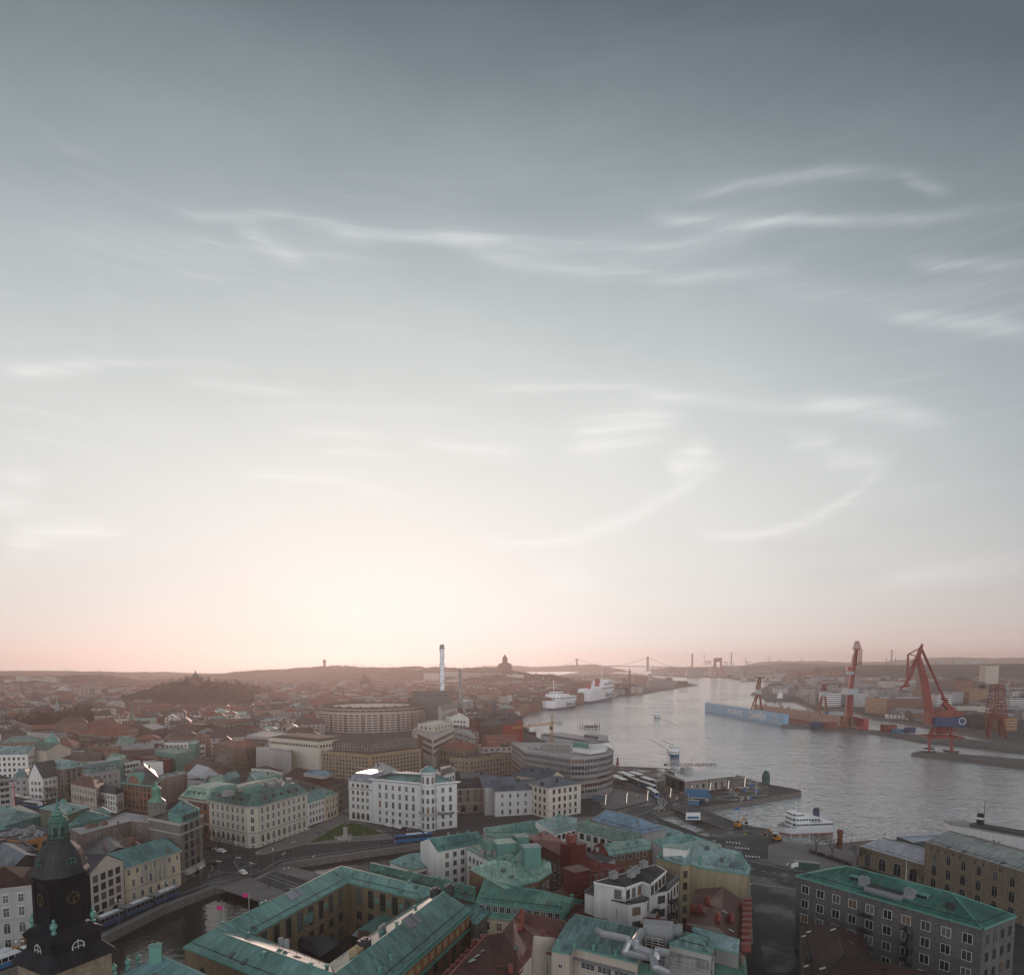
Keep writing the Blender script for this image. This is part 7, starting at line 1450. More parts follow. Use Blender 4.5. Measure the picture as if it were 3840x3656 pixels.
Y=2450.; p=UY(*z5(1260,388),Y); k=.36548*Y/F; r=empty('seamen_column',p,'tall stone column with a statue on top standing by the river bend','column'); mb=MB(); mb.lathe([(14*k,-6),(14*k,16*k),(9*k,20*k),(7*k,118*k),(11*k,122*k),(11*k,130*k),(5*k,131*k),(5*k,142*k)],(0,0,0),10); mb.build('shaft',DB,r); mb=MB(); mb.lathe([(2*k,142*k),(3.4*k,150*k),(2.5*k,158*k),(1.4*k,163*k),(0,166*k)],(0,0,0),8); mb.build('statue',DB,r)
# north shore
T=lambda k,l,desc,w_,rf=None,kind='flat',rh=3,**kw: [fbox(k,*q,desc,w_,rf or RGR,kind,rh,**kw) for q in l]
T(z6,((50,113,370,440),(116,186,366,440),(300,375,344,440),(428,495,338,405),(560,624,338,432)),'glowing waterfront tower block',FP,cap=3600,D=20)
T(z6,((655,758,420,472),(762,878,420,472),(882,1008,414,472),(1012,1120,408,482),(556,650,402,462),(1150,1238,420,476),(1292,1398,430,482),(900,960,370,400),(1000,1110,376,400)),'pink grey waterfront block',FP,RBR,'hip',4,cap=3400,D=20)
T(z6,((1242,1290,418,502),(1140,1600,380,412),(1300,1340,440,500),(1640,1745,388,420),(1430,1508,345,380)),'reddish north shore block',FR,RGR,cap=3200)
T(z6,((805,905,474,503),(955,1065,474,503),(900,1050,516,560),(1000,1240,586,640),(640,700,470,500)),'low white quay shed',FW,RPA,cap=3000,D=16)
T(z6,((1420,1620,470,546),(1310,1368,566,692),(1360,1438,590,700),(1440,1670,602,762),(1430,1672,550,605),(1675,1780,572,762)),'grey north shore office',FGREY,RPA,D=24)
for k,q,l in ((z6,(1547,1718,630,776),'white banded office cube left of the slender red crane'),(z7,(118,268,630,782),'white banded office cube right of the slender red crane'),(z7,(1020,1190,655,785),'white office cube behind the red crane boom'),(z7,(1818,1975,690,832),'cream banded office at the right edge')): fbox(k,*q,label=l,wall=FBAND,roof=RPA,D=26,name='banded_office',cat='office building')
fbox(z7,478,905,690,862,label='long dark brick office with pale roof edge along the north quay',wall=MFAC('quay_brick',(.17,.085,.06),(.05,.045,.045),3.4,3.6,.5,.45),roof=RPA,D=40,name='brick_quay_office',cat='office building'); fbox(z7,390,476,690,862,label='orange brick end block of the long dark quay office',wall=FOR,roof=RPA,D=40,name='brick_quay_office',cat='office building')
T(z7,((150,378,600,722),(380,760,604,662),(380,570,638,704),(1170,1310,622,742),(1572,1650,612,742),(1650,1840,620,722)),'grey north shore office',FGREY,RGR,D=22)
T(z7,((770,868,598,662),(1370,1570,592,745)),'orange brown loft block',FOR,RGR,D=22)
fbox(z7,1240,1620,778,855,label='long low white office with two window rows behind the red crane',wall=MFAC('long_white',(.55,.50,.43),(.08,.07,.06),3,3.4,.6,.5),roof=RGR,D=20); fbox(z7,1700,1825,785,842,label='white low block at the foot of the old dark crane',wall=FW,roof=RGR,D=16)
fbox(z7,1230,1740,862,1000,label='long dark shipyard hall behind the blue crane cabin',wall=MFAC('yard_dark',(.085,.055,.045),(.03,.025,.025),9,5,.8,.3),roof=RDK,D=60,name='shipyard_hall',cat='hall'); fbox(z7,1745,1892,892,1046,label='orange brick shipyard shed at the right edge',wall=FOR,roof=RDK,D=30,name='shipyard_shed',cat='shed')
fbox(z7,1550,1692,336,476,label='tall pale apartment tower block on the north shore, right of the red crane',wall=FCR,roof=RPA,D=26,cap=1900,name='tower_block',cat='tower block')
T(z7,((385,558,488,546),(562,680,498,548)),'white red roofed row',FW,RRED,'hip',4,cap=2200); T(z7,((870,1210,512,575),(1430,1550,510,582),(1480,1690,542,602)),'brown factory block',FD,RBR,D=30,cap=1700); fbox(z7,1218,1420,460,575,label='large dark brick school with mansard roof right of the crane boom',wall=FR,roof=RBR,kind='hip',rh=9,D=30,cap=1700)
T(z7,((900,1220,482,510),(1020,1090,285,302),(1215,1330,284,312),(1390,1552,288,316),(1690,1850,454,478),(430,650,550,575)),'low white roofed shed',FW,RPA,cap=3900,D=40)
for i in range(7): fbox(z7,1700+i*46,1744+i*46,578,622,label='saw tooth roof bay of the long factory on the north shore',wall=FD,roof=RPA,kind='gable',rh=6,D=30,name='sawtooth_bay',cat='factory bay',grp='saw tooth factory bays on the north shore')
# ---- infill: streets of town houses where the picture shows only roofs
def inside(x,y,q):
    c=False; n=len(q)
    for i in range(n):
        a,b=q[i],q[(i+1)%n]
        if (a[1]>y)!=(b[1]>y) and x<(b[0]-a[0])*(y-a[1])/(b[1]-a[1])+a[0]: c=not c
    return c
CITY=[tuple(p[:2]) for p in [g(t3,50,570),g(t3,85,640),g(t3,100,705),g(t3,0,790)]]
rvL=[(p.x,p.y) for p in riverL]; cityq=[(-3000,9000),(300,9000)]+rvL+[(p.x,p.y) for p in CAN[::-1]]+[(-3000,CAN[0].y)]
PARK=[tuple(g(t1,*q)[:2]) for q in ((20,700),(250,640),(700,560),(760,640),(720,740),(450,735),(120,760))]; CASTLE=[tuple(g(t1,*q)[:2]) for q in ((1180,480),(1300,420),(1900,420),(1980,480),(1500,500))]
CARP=[tuple(g(t2,*q)[:2]) for q in ((1680,470),(2000,440),(2000,600),(1780,560),(1670,520))]; CARP2=[tuple(g(t2,*q)[:2]) for q in ((1690,770),(1970,770),(1970,850),(1780,860))]; SQ=[tuple(g(z1,*q)[:2]) for q in ((160,700),(800,640),(850,900),(1500,960),(1500,1010),(460,880),(160,900))]
BUSY=[[( (x-cx_)*1.12+cx_,(y-cy_)*1.12+cy_) for x,y in q] for cx_,cy_,q,_h in FOOT]
def proj(p):
    d=Vector(p)-Vector((0,0,CH)); f=Vector((0,math.cos(PIT),-math.sin(PIT))); u=Vector((0,math.sin(PIT),math.cos(PIT))); k=d.dot(f); return 1920+F*d.x/k, PROW-F*d.dot(u)/k
ri_=random.Random(11); cells=[]
for rowi in range(62):
    v=-200+rowi*30
    if rowi>40: v=1000+(rowi-40)*44
    uu=-2100
    while uu<900:
        L=ri_.uniform(15,30); a=R(24); x=uu*math.cos(a)-v*math.sin(a); y=330+uu*math.sin(a)+v*math.cos(a)
        uu+=L+ (1.5 if ri_.random()<.72 else 11)
        if not(390<y<2150) or not inside(x,y,cityq): continue
        px,py=proj((x,y,0))
        if px<-60 or px>3000: continue
        if any(inside(x,y,q) for q in (PARK,CASTLE,CARP,CARP2,SQ)): continue
        r2=L*.5+4
        if any(abs(q_[0]-x)<75 and abs(q_[1]-y)<75 and (inside(x,y,q) or inside(x+L*.45,y+L*.2,q) or inside(x-L*.45,y-L*.2,q) or inside(x,y-7,q) or inside(x,y+7,q)) for q,q_ in zip(BUSY,FOOT)): continue
        if math.hypot(x-rd.location.x,y-rd.location.y)<rad+16: continue
        if y<480 or py>3230 or (px>1930 and y<900) or (1100<y<1600 and t1(1140,0)[0]<px<t1(2000,0)[0]) or (480<y<1000 and t2(420,0)[0]<px<t2(1300,0)[0]): continue
        cells.append((y,x,L,px,py,rowi))
cells.sort()
mass=MB(); count=0
WC=[(FP,'pale'),(FCR,'cream'),(FB,'brick'),(FR,'red'),(FD,'dark'),(FB,'brown brick'),(FW,'white')]; RC=[(RRED,'red'),(RBR,'brown'),(RRED,'red'),(RGR,'grey'),(RTE,'green'),(RDK,'black'),(RBR,'brown')]
rng.seed(5)
for (y,x,L,px,py,rowi) in cells:
    low=(t1(930,0)[0]<px<t1(2000,0)[0] and 850<y<1350)
    H=ri_.uniform(6.5,9) if low else ri_.uniform(11.5,17.5)
    if y>1500: H*=1.1
    w_=ri_.choice(WC); f_=ri_.choice(RC) if not low else (RRED,'red'); rz=R(24)+(PI/2 if ri_.random()<.25 else 0)+ri_.uniform(-.08,.08)
    kind=ri_.choice(('gable','hip','gable','hip','flat')) if not low else 'gable'; rh=ri_.uniform(3,5.5)
    if count<285:
        ds='%s walled house with %s %sroof'%(w_[1],f_[1],{'flat':'flat ','hip':'hipped ','gable':''}[kind]); r=house('town_house',(x,y),L,ri_.uniform(11,14),H,rz,w_[0],f_[0],kind,rh,0,ds); auto(r,ds,px,py,'town houses of the hazy old town'); count+=1
    else:
        c,s=math.cos(rz),math.sin(rz); q=[(x+a*c-b*s,y+a*s+b*c) for a,b in((-L/2,-6),(L/2,-6),(L/2,6),(-L/2,6))]
        for i in range(4): a,b=q[i],q[(i+1)%4]; mass.face([(*a,-.3),(*b,-.3),(*b,H),(*a,H)],ri_.randrange(4) if i==0 else mass.mi[-1])
        fs,gb=poly_roof(q,H,kind,rh); m=4+ri_.randrange(4)
        for f in fs: mass.face(f,m)
        for f in gb: mass.face(f,mass.mi[-5] if len(mass.mi)>5 else 0)
o=mass.build('distant_houses',[FP,FCR,FB,FD,RRED,RBR,RGR,RRED]); tag(o,'mass of hazy red and brown roofed houses far across the town','houses',None,'stuff')
# far houses of the north shore, one mass on the flat
mass=MB(); ns=[(p.x,p.y) for p in riverR]; nsq=ns+[(3000,ns[-1][1]),(3000,9000),(ns[0][0],9000)]
for i in range(1500):
    y=ri_.uniform(900,4400); x=ri_.uniform(-100,.9*y)
    if not inside(x,y,nsq) or not inside(x-25,y-25,nsq) or any(abs(q_[0]-x)<70 and abs(q_[1]-y)<60 for q_ in FOOT): continue
    L=ri_.uniform(14,50); H=ri_.uniform(6,13) if y<1800 else ri_.uniform(7,18); rz=ri_.choice((.2,.2,-.3,.2+PI/2)); c,s=math.cos(rz),math.sin(rz); q=[(x+a*c-b*s,y+a*s+b*c) for a,b in((-L/2,-7),(L/2,-7),(L/2,7),(-L/2,7))]; m=ri_.randrange(4)
    for k in range(4): a,b=q[k],q[(k+1)%4]; mass.face([(*a,-.3),(*b,-.3),(*b,H),(*a,H)],m)
    fs,gb=poly_roof(q,H,ri_.choice(('flat','hip','gable')),4); m2=4+ri_.randrange(4)
    for f in fs: mass.face(f,m2)
    for f in gb: mass.face(f,m)
o=mass.build('distant_sheds',[FP,FW,FB,FGREY,RBR,RGR,RPA,RRED]); tag(o,'mass of low hazy sheds and houses across the far north shore','houses',None,'stuff')
# ---- woods
TWIG=M('bare_twigs',(.052,.036,.028),.95,0,.1,.5,.05); EVG=M('evergreen',(.018,.026,.016),.95,0,.1,.4,.1)
def wood(name,label,spots,h,mat=None,n=46):
    mb=MB(); r=random.Random(len(spots)); v=mb.v;f=mb.f
    for (x,y,z) in spots:
        hh=h*r.uniform(.7,1.15)
        for i in range(n):
            a=r.random()*6.283; t=r.random()**.7; rr=hh*.42*math.sin(PI*min(1,.22+t*.78))*r.random()**.5; c=Vector((x+rr*math.cos(a),y+rr*math.sin(a),z+hh*(.22+.8*t))); s=hh*r.uniform(.03,.085)
            d1=Vector((r.gauss(0,1),r.gauss(0,1),r.gauss(0,1)+.8)).normalized()*s*1.7; d2=Vector((r.gauss(0,1),r.gauss(0,1),r.gauss(0,.6))).normalized()*s*.55; k=len(v); v.extend((c-d2,c+d2,c+d1)); f.append((k,k+1,k+2)); mb.mi.append(0); mb.uv.extend(((0,0),(1,0),(0,1)))
        k=len(v); v.extend((Vector((x-hh*.025,y,z-1)),Vector((x+hh*.025,y,z-1)),Vector((x,y,z+hh*.6)))); f.append((k,k+1,k+2)); mb.mi.append(0); mb.uv.extend(((0,0),(1,0),(0,1)))
    return tag(mb.build(name,mat or TWIG),label,'wood',None,'stuff')
def scatter(q,n,z=0.0,seed=1):
    r=random.Random(seed); xs=[p[0] for p in q]; ys=[p[1] for p in q]; out=[]
    while len(out)<n:
        x,y=r.uniform(min(xs),max(xs)),r.uniform(min(ys),max(ys))
        if inside(x,y,q): out.append((x,y,z))
    return out
wood('park_wood','dark bare park trees on the left below the brick slabs',scatter(PARK,420,0,3),15,None,110)
dg=bpy.context.evaluated_depsgraph_get()
def onhill(names,n,seed,x0,x1,y0,y1,lo=2):
    from mathutils.bvhtree import BVHTree
    out=[]; r=random.Random(seed)
    trees=[BVHTree.FromObject(bpy.data.objects[m],bpy.context.evaluated_depsgraph_get()) for m in names]
    for _ in range(n*4):
        x,y=r.uniform(x0,x1),r.uniform(y0,y1); best=None
        for t in trees:
            h=t.ray_cast(Vector((x,y,500)),Vector((0,0,-1)))[0]
            if h is not None and (best is None or h.z>best): best=h.z
        if best is not None and best>lo and not (abs(x-FX[0])<34 and 1225<y<1350) and not any(abs(q_[0]-x)<40 and abs(q_[1]-y)<30 for q_ in FOOT): out.append((x,y,best-1))
        if len(out)>=n: break
    return out
H_=[o.name for o in bpy.data.objects if 'hill' in o.name and o.get('kind')=='structure']
c_=[n for n in H_ if n.startswith('castle')]; wd=[n for n in H_ if n.startswith('wooded')]; fr=[n for n in H_ if n.startswith(('far','glow','town','church'))]
wood('castle_wood','bare trees covering the hill below the stone fort',onhill(c_,420,4,-745,-500,1150,1550),11,None,130)
wood('hillside_wood','bare wood covering the left hills behind the town',onhill(wd,900,5,-2500,1000,1800,4400),17,None,30)
wood('hillside_wood','bare wood along the north shore ridge and the right horizon',onhill(wd,600,6,0,4200,1800,5200),17,None,30)
wood('skyline_wood','line of trees along the far skyline ridges',onhill(fr,1400,7,-3800,4200,2300,6400,20),19,None,24)
wood('river_wood','brown bare trees on the river slope behind the church with green spire',scatter([tuple(g(z5,*q)[:2]) for q in((200,470),(480,350),(980,330),(1250,300),(1500,330),(1000,350),(640,400),(420,480))],260,2,8),17)
wood('north_shore_wood','bare trees between the north shore offices',scatter([tuple(g(z6,*q)[:2]) for q in((1000,600),(1250,500),(1600,430),(1970,440),(1970,560),(1420,560),(1250,580))]+[],260,0,9),15)
wood('north_shore_wood','bare trees behind the shipyard halls on the right',scatter([tuple(g(z7,*q)[:2]) for q in((100,560),(800,480),(1500,520),(1970,500),(1970,560),(1500,590),(700,580))],300,0,10),14)
# ---------------------------------------------------------------- cranes, dock, ships
CR=M('crane_red',(.19,.038,.03),.6,0,.3,.35,.2); CRD=M('crane_rust',(.20,.06,.04),.7,0,.3,.4,.2); CBL=M('crane_blue',(.03,.045,.10),.6); CGY=M('crane_grey',(.30,.33,.35),.6); YEL=M('crane_yellow',(.30,.18,.05),.6); WHT=M('ship_white',(.72,.73,.74),.45,0,.5,.12,.1); NAVY=M('ship_navy',(.03,.05,.10),.5); SRED=M('ship_red',(.30,.055,.045),.5); DGL=M('ship_glass',(.025,.03,.04),.15); BLUES=M('ferry_blue',(.04,.14,.26),.5)
def pk(k,Y):        # picture spots on one upright plane
    return lambda x,y,d=0.0:UY(*k(x,y),Y)+Vector((0,d,0))
def part(root,name,mat,segs,n=4):
    mb=MB()
    for s in segs: mb.bar(s[0],s[1],s[2],0,n,s[3] if len(s)>3 else None)
    return mb.build(name,mat,root,root.location)
def truss(a,b,w,w2=None,n=8,r=.12):
    a=Vector(a);b=Vector(b);w2=w if w2 is None else w2; d=(b-a).normalized(); s=d.cross(Vector((0,1,0))); s=s.normalized() if s.length>.1 else Vector((1,0,0)); u=d.cross(s).normalized(); out=[]; C=[(-1,-1),(1,-1),(1,1),(-1,1)]
    P=lambda i,c:a.lerp(b,i/n)+(s*c[0]+u*c[1])*((w+(w2-w)*i/n)/2)
    for c in C: out.append((P(0,c),P(n,c),r*1.4))
    for i in range(n):
        for q in range(4): out.append((P(i,C[q]),P(i+1,C[(q+1)%4]),r)); out.append((P(i,C[q]),P(i,C[(q+1)%4]),r))
    return out
# crane with the blue cabin
q=pk(t4,596.); base=q(1330,862); r=empty('level_luffing_crane',(base.x,596,0),'big red harbour crane with folded jib, blue machinery house and four legged portal','crane')
L=[]
for x0,y0,x1,y1,x2,y2,d in ((1255,655,1205,735,1197,845,-8),(1290,655,1284,740,1280,838,8),(1350,655,1370,740,1372,862,-8),(1415,655,1458,740,1452,852,8)):
    part(r,'leg',CR,[(q(x0+10,y0,d*.4),q(x1,y1,d),1.3,1.1),(q(x1,y1,d),q(x2,y2,d),1.1,.9)])
part(r,'portal_beam',CR,[(q(1200,740,-8),q(1465,745,-8),1.2),(q(1205,738,8),q(1465,742,8),1.2),(q(1200,740,-8),q(1205,738,8),1),(q(1465,745,-8),q(1465,742,8),1),(q(1285,838,8),q(1330,795,0),.35),(q(1290,832,-7),q(1440,850,-7),.35)])
part(r,'slewing_column',CR,[(q(1300,715),q(1330,660),2.6),(q(1335,720),q(1335,650),4.2)],8)
part(r,'braces',CR,[(q(1262,668,-6),q(1300,735,-6),.5),(q(1410,668,-6),q(1365,735,-6),.5),(q(1215,730,-8),q(1300,668,-4),.5),(q(1450,730,-8),q(1370,668,-4),.5)])
for s_ in ((q(1150,852,-8),q(1240,850,-8),1.2),(q(1330,872,-8),q(1400,872,-8),1.2),(q(1395,862,8),q(1510,870,8),1.2),(q(1240,842,8),q(1320,845,8),1.0)): part(r,'bogie',DARK,[s_])
mb=MB(); a=q(1245,590);b=q(1480,660); mb.box(((a.x+b.x)/2,596,b.z),(b.x-a.x,16,a.z-b.z)); mb.build('machinery_house',CBL,r,r.location)
mb=MB(); mb.lathe([(2.6,0),(3.0,0),(3.0,.1),(2.6,.1)],(0,0,0),20,0,None,0,False); o=mb.build('emblem',WHT,r); o.location=Vector((b.x-4,587.8,(a.z+b.z)/2+1))-r.location; o.rotation_euler=(PI/2,0,0)
mb=MB(); a=q(1215,560);b=q(1262,640); mb.box(((a.x+b.x)/2,596,b.z),(b.x-a.x,9,a.z-b.z)); a=q(1310,535);b=q(1400,590); mb.box(((a.x+b.x)/2,596,b.z),(b.x-a.x,9,a.z-b.z)); mb.build('cabin',CRD,r,r.location)
part(r,'main_boom',CR,[(q(1240,560),q(1200,300),3.7,3.2),(q(1200,300),q(1155,125),3.2,2.2),(q(1155,125),q(1187,30),2.2,1.0),(q(1175,205),q(1195,205),1.6)])
part(r,'jib',CR,[(q(1178,60),q(1095,265),1.6,2.2),(q(1095,265),q(1055,345),2.2,1.4),(q(1055,345),q(1008,388),1.3,.5),(q(1055,355),q(1090,345),.8),(q(1180,55),q(1082,108),.6),(q(1082,108),q(1072,330),.5),(q(1075,108),q(1062,290),.45),(q(1080,105),q(1135,122),.5),(q(1075,190),q(1130,150),.45),(q(1070,250),q(1140,140),.4)])
part(r,'back_stay',CR,[(q(1185,75),q(1355,450),1.2,1.1),(q(1340,440),q(1378,470),1.8)],6)
part(r,'counterweight_arm',CR,[(q(1352,480),q(1430,560),2.6,3.6),(q(1405,575),q(1490,558),3.2,2.2),(q(1345,485),q(1262,555),.5),(q(1350,500),q(1285,560),.5),(q(1352,515),q(1310,560),.5)])
# slender crane
q=pk(t4,806.); base=q(628,680); r=empty('pillar_crane',(base.x,806,0),'slender tall red pillar crane with arched foot and upright lattice jib','crane')
part(r,'leg',CRD,[(q(578,585,-6),q(570,640,-8),2.2,2.6),(q(570,640,-8),q(535,668,-8),2.3,1.5)]); part(r,'leg',CRD,[(q(655,585,-6),q(658,640,-8),2.2,2.6),(q(658,640,-8),q(705,670,-8),2.3,1.5)]); part(r,'leg',CRD,[(q(592,585,8),q(590,670,8),1.8)]); part(r,'leg',CRD,[(q(645,585,8),q(650,670,8),1.8)])
part(r,'foot_block',CRD,[(q(620,590),q(622,540),5.6,5)]); part(r,'column',CR,[(q(622,560),q(632,395),4.3,3.8)],8)
mb=MB(); a=q(592,372);b=q(670,418); mb.box(((a.x+b.x)/2,806,b.z),(b.x-a.x,16,a.z-b.z)); a=q(612,240);b=q(648,262); mb.box(((a.x+b.x)/2,806,b.z),(b.x-a.x,8,a.z-b.z)); mb.build('platform',CGY,r,r.location)
part(r,'boom',CR,[(q(632,375),q(668,130),3.3,2.9),(q(668,130),q(685,65),2.9,2.0),(q(655,200),q(640,350),.9)]); part(r,'jib_head',CR,truss(q(685,70),q(685,12),7,3,4,.28)+[(q(665,68),q(710,66),1.0),(q(672,12),q(698,12),.9)]); part(r,'hanging_jib',CR,truss(q(693,75),q(692,195),6.5,5,7,.26)); part(r,'counterweight',SRED,[(q(605,222),q(645,222),3.2)])
# old dark lattice crane
q=pk(t4,640.); base=q(1750,760); r=empty('old_lattice_crane',(base.x,640,0),'old dark rusty lattice crane on splayed legs at the right','crane')
for x0,x1,d in ((1690,1640,-9),(1740,1735,9),(1770,1780,-9),(1815,1840,9)): part(r,'leg',CRD,[(q(x0,600,d*.6),q(x1,745,d),.8)]+truss(q(x0,600,d*.6),q(x1,745,d),2.2,1.6,5,.2))
part(r,'lattice_tower',CRD,truss(q(1755,600),q(1765,340),13,7,9,.35)); part(r,'platform',CRD,[(q(1695,578),q(1805,578),2.0),(q(1700,605),q(1812,605),1.2)])
# tower crane
q=pk(z5,560.); base=q(465,905); r=empty('yellow_tower_crane',(base.x,560,0),'yellow tower crane with horizontal jib standing beside the curved hotel','crane')
part(r,'mast',YEL,truss((base.x,560,0),q(463,800),2.2,2.2,16,.16)); part(r,'cabin',DARK,[(q(455,862),q(455,830),1.8)]); part(r,'apex',YEL,truss(q(465,795),q(467,712),2.0,.5,5,.14)); part(r,'jib',YEL,truss(q(475,798),q(50,845),1.9,1.5,22,.13)); part(r,'counter_jib',YEL,truss(q(470,798),q(578,783),1.9,1.9,5,.14)); part(r,'counterweight',CGY,[(q(543,770),q(543,822),2.2)]); part(r,'tie_rod',DARK,[(q(466,714),q(255,805),.12),(q(468,714),q(560,778),.12),(q(355,815),q(355,870),.1)])
# dock cranes and floating dock
def dock():
    A=g(z6,240,833,WZ);B=g(z6,1108,992,WZ); H=15.2; e=(B-A).normalized(); n=Vector((-e.y,e.x,0)); L=(B-A).length; wd=62
    r=empty('floating_dock',(A+B)/2,'long light blue floating dock with white lettering and rusty rear wall','floating dock'); DB_=M('dock_blue',(.22,.41,.56),.6,0,.3,.25,.06); RU=M('dock_rust',(.40,.28,.22),.8,0,.2,.5,.15)
    mb=MB(); q=[A,B,B+n*5,A+n*5]; mb.prism([(p.x,p.y) for p in q],WZ-1,WZ+H); mb.build('front_wall',DB_,r,r.location)
    mb=MB(); A2=A+e*L*.22+n*(wd-5); B2=B+e*L*.30+n*(wd-5); q=[A2,B2,B2+n*5,A2+n*5]; mb.prism([(p.x,p.y) for p in q],WZ-1,WZ+H); mb.build('rear_wall',RU,r,r.location)
    mb=MB(); q=[A+n*5,B+n*5,B2,A2]; mb.prism([(p.x,p.y) for p in q],WZ-1,WZ+2.2); mb.build('deck',CRD,r,r.location)
    mb=MB(); q=[B2-e*12-n*.2,B2+e*.3-n*.2,B2+e*.3+n*5.2,B2-e*12+n*5.2]; mb.prism([(p.x,p.y) for p in q],WZ,WZ+H+.3); mb.build('end_block',SRED,r,r.location)
    rz=math.atan2(e.y,e.x)
    mb=MB(); 
    for a,b in ((A+n*.3,B+n*.3),(A+n*4.7,B+n*4.7),(A2,B2),(A2+n*4.7,B2+n*4.7)):
        for i in range(31): p=a.lerp(b,i/30); mb.bar((p.x,p.y,WZ+H),(p.x,p.y,WZ+H+1.3),.08)
        mb.bar((a.x,a.y,WZ+H+1.3),(b.x,b.y,WZ+H+1.3),.09)
    mb.build('railing',DARK,r,r.location)['kind']='stuff'
    for s in (.12,.3,.37,.55,.71,.86): p=A2.lerp(B2,s)+n*2.5; mb=MB(); mb.box((p.x,p.y,WZ+H),(4,3,3.5),rz); mb.build('deck_house',RU if s<.6 else BLUES,r,r.location)
    for s,z,tx,sz in ((.434,4.6,'go:teborg',13.0),(.713,2.6,'DAMEN',14)): p=A.lerp(B,s)-n*.15; text(tx,sz,(p.x,p.y,WZ+z),rz,WHT,'lettering',r)
    p=A.lerp(B,.909)-n*.15
    mb=MB(); mb.lathe([(5.6,0),(6.2,0),(6.2,.1),(5.6,.1)],(0,0,0),24,0,None,0,False); mb.lathe([(4.0,0),(4.4,0),(4.4,.1),(4.0,.1)],(0,0,0),24,0,None,0,False); mb.box((0,1.5,0),(.8,9,.1)); mb.box((0,-2,0),(5,.8,.1)); o=mb.build('round_emblem',WHT,r); o.location=Vector((p.x,p.y,WZ+7.5))-r.location; o.rotation_euler=(PI/2,0,rz)
    p=A.lerp(B,.085)-n*.15; mb=MB(); mb.box((0,-1,0),(2.2,9,.1)); 
    for i in range(4): mb.box((1.6,-4.6+i*1.8,0),(5,.8,.1),.3)
    o=mb.build('tower_emblem',WHT,r); o.location=Vector((p.x,p.y,WZ+7.2))-r.location; o.rotation_euler=(PI/2,0,rz)
    return A,B,A2,B2,n,H
A_,B_,A2_,B2_,n_,HD=dock()
for i,(pos,lab) in enumerate(((A_.lerp(B_,.70)+n_*2.5,'rusty four legged dock crane on the blue front wall of the floating dock'),(A2_.lerp(B2_,.68)+n_*2.5,'rusty four legged dock crane on the rear wall of the floating dock'))):
    r=empty('dock_crane',(pos.x,pos.y,WZ+HD),lab,'crane','dock cranes on the floating dock'); x,y,z=r.location; hz_=46 if i==0 else 38
    for dx,dy in ((-11,-2),(-4,2),(3,-2),(7,2)): part(r,'leg',CRD,[(Vector((x+dx*.25,y+dy,z+24)),Vector((x+dx,y+dy,z)),1.3,1.0)])
    part(r,'cabin',CGY,[(Vector((x,y,z+22)),Vector((x,y,z+29)),4.6)]); part(r,'boom',CRD,truss(Vector((x-1,y,z+29)),Vector((x+1,y,z+hz_)),5,2.4,5,.4)+[(Vector((x-6,y,z+hz_)),Vector((x+8,y,z+hz_-1)),.8)])
# containers on the pier
for x,w,H,m,lab in ((372,40,7,CBL,'teal blue container hut on the dock pier beside the slender crane'),(476,42,8,CRD,'brown red container hut on the dock pier beside the slender crane'),(928,50,8.5,CRD,'brown red container stack in the middle of the dock pier'),(1090,34,6.5,CBL,'dark blue container on the dock pier left of the blue cabin crane'),(990,45,4,BLUES,'flat blue tank container on the dock pier')):
    p=g(t4,x,676+(x-400)*.055,0); r=empty('container',p,lab,'container'); k=_s*p.y/F; mb=MB(); mb.box((0,0,0),(2*w*k,2.2*w*k*.5,H),-.12); mb.build('body',m,r); mb=MB(); [mb.box((-w*k*.9+i*w*k*.2,-w*k*.56-i*0,.3),(.2,.2,H-.6),-.12) for i in range(3)]; mb.build('door_bar',DARK,r)
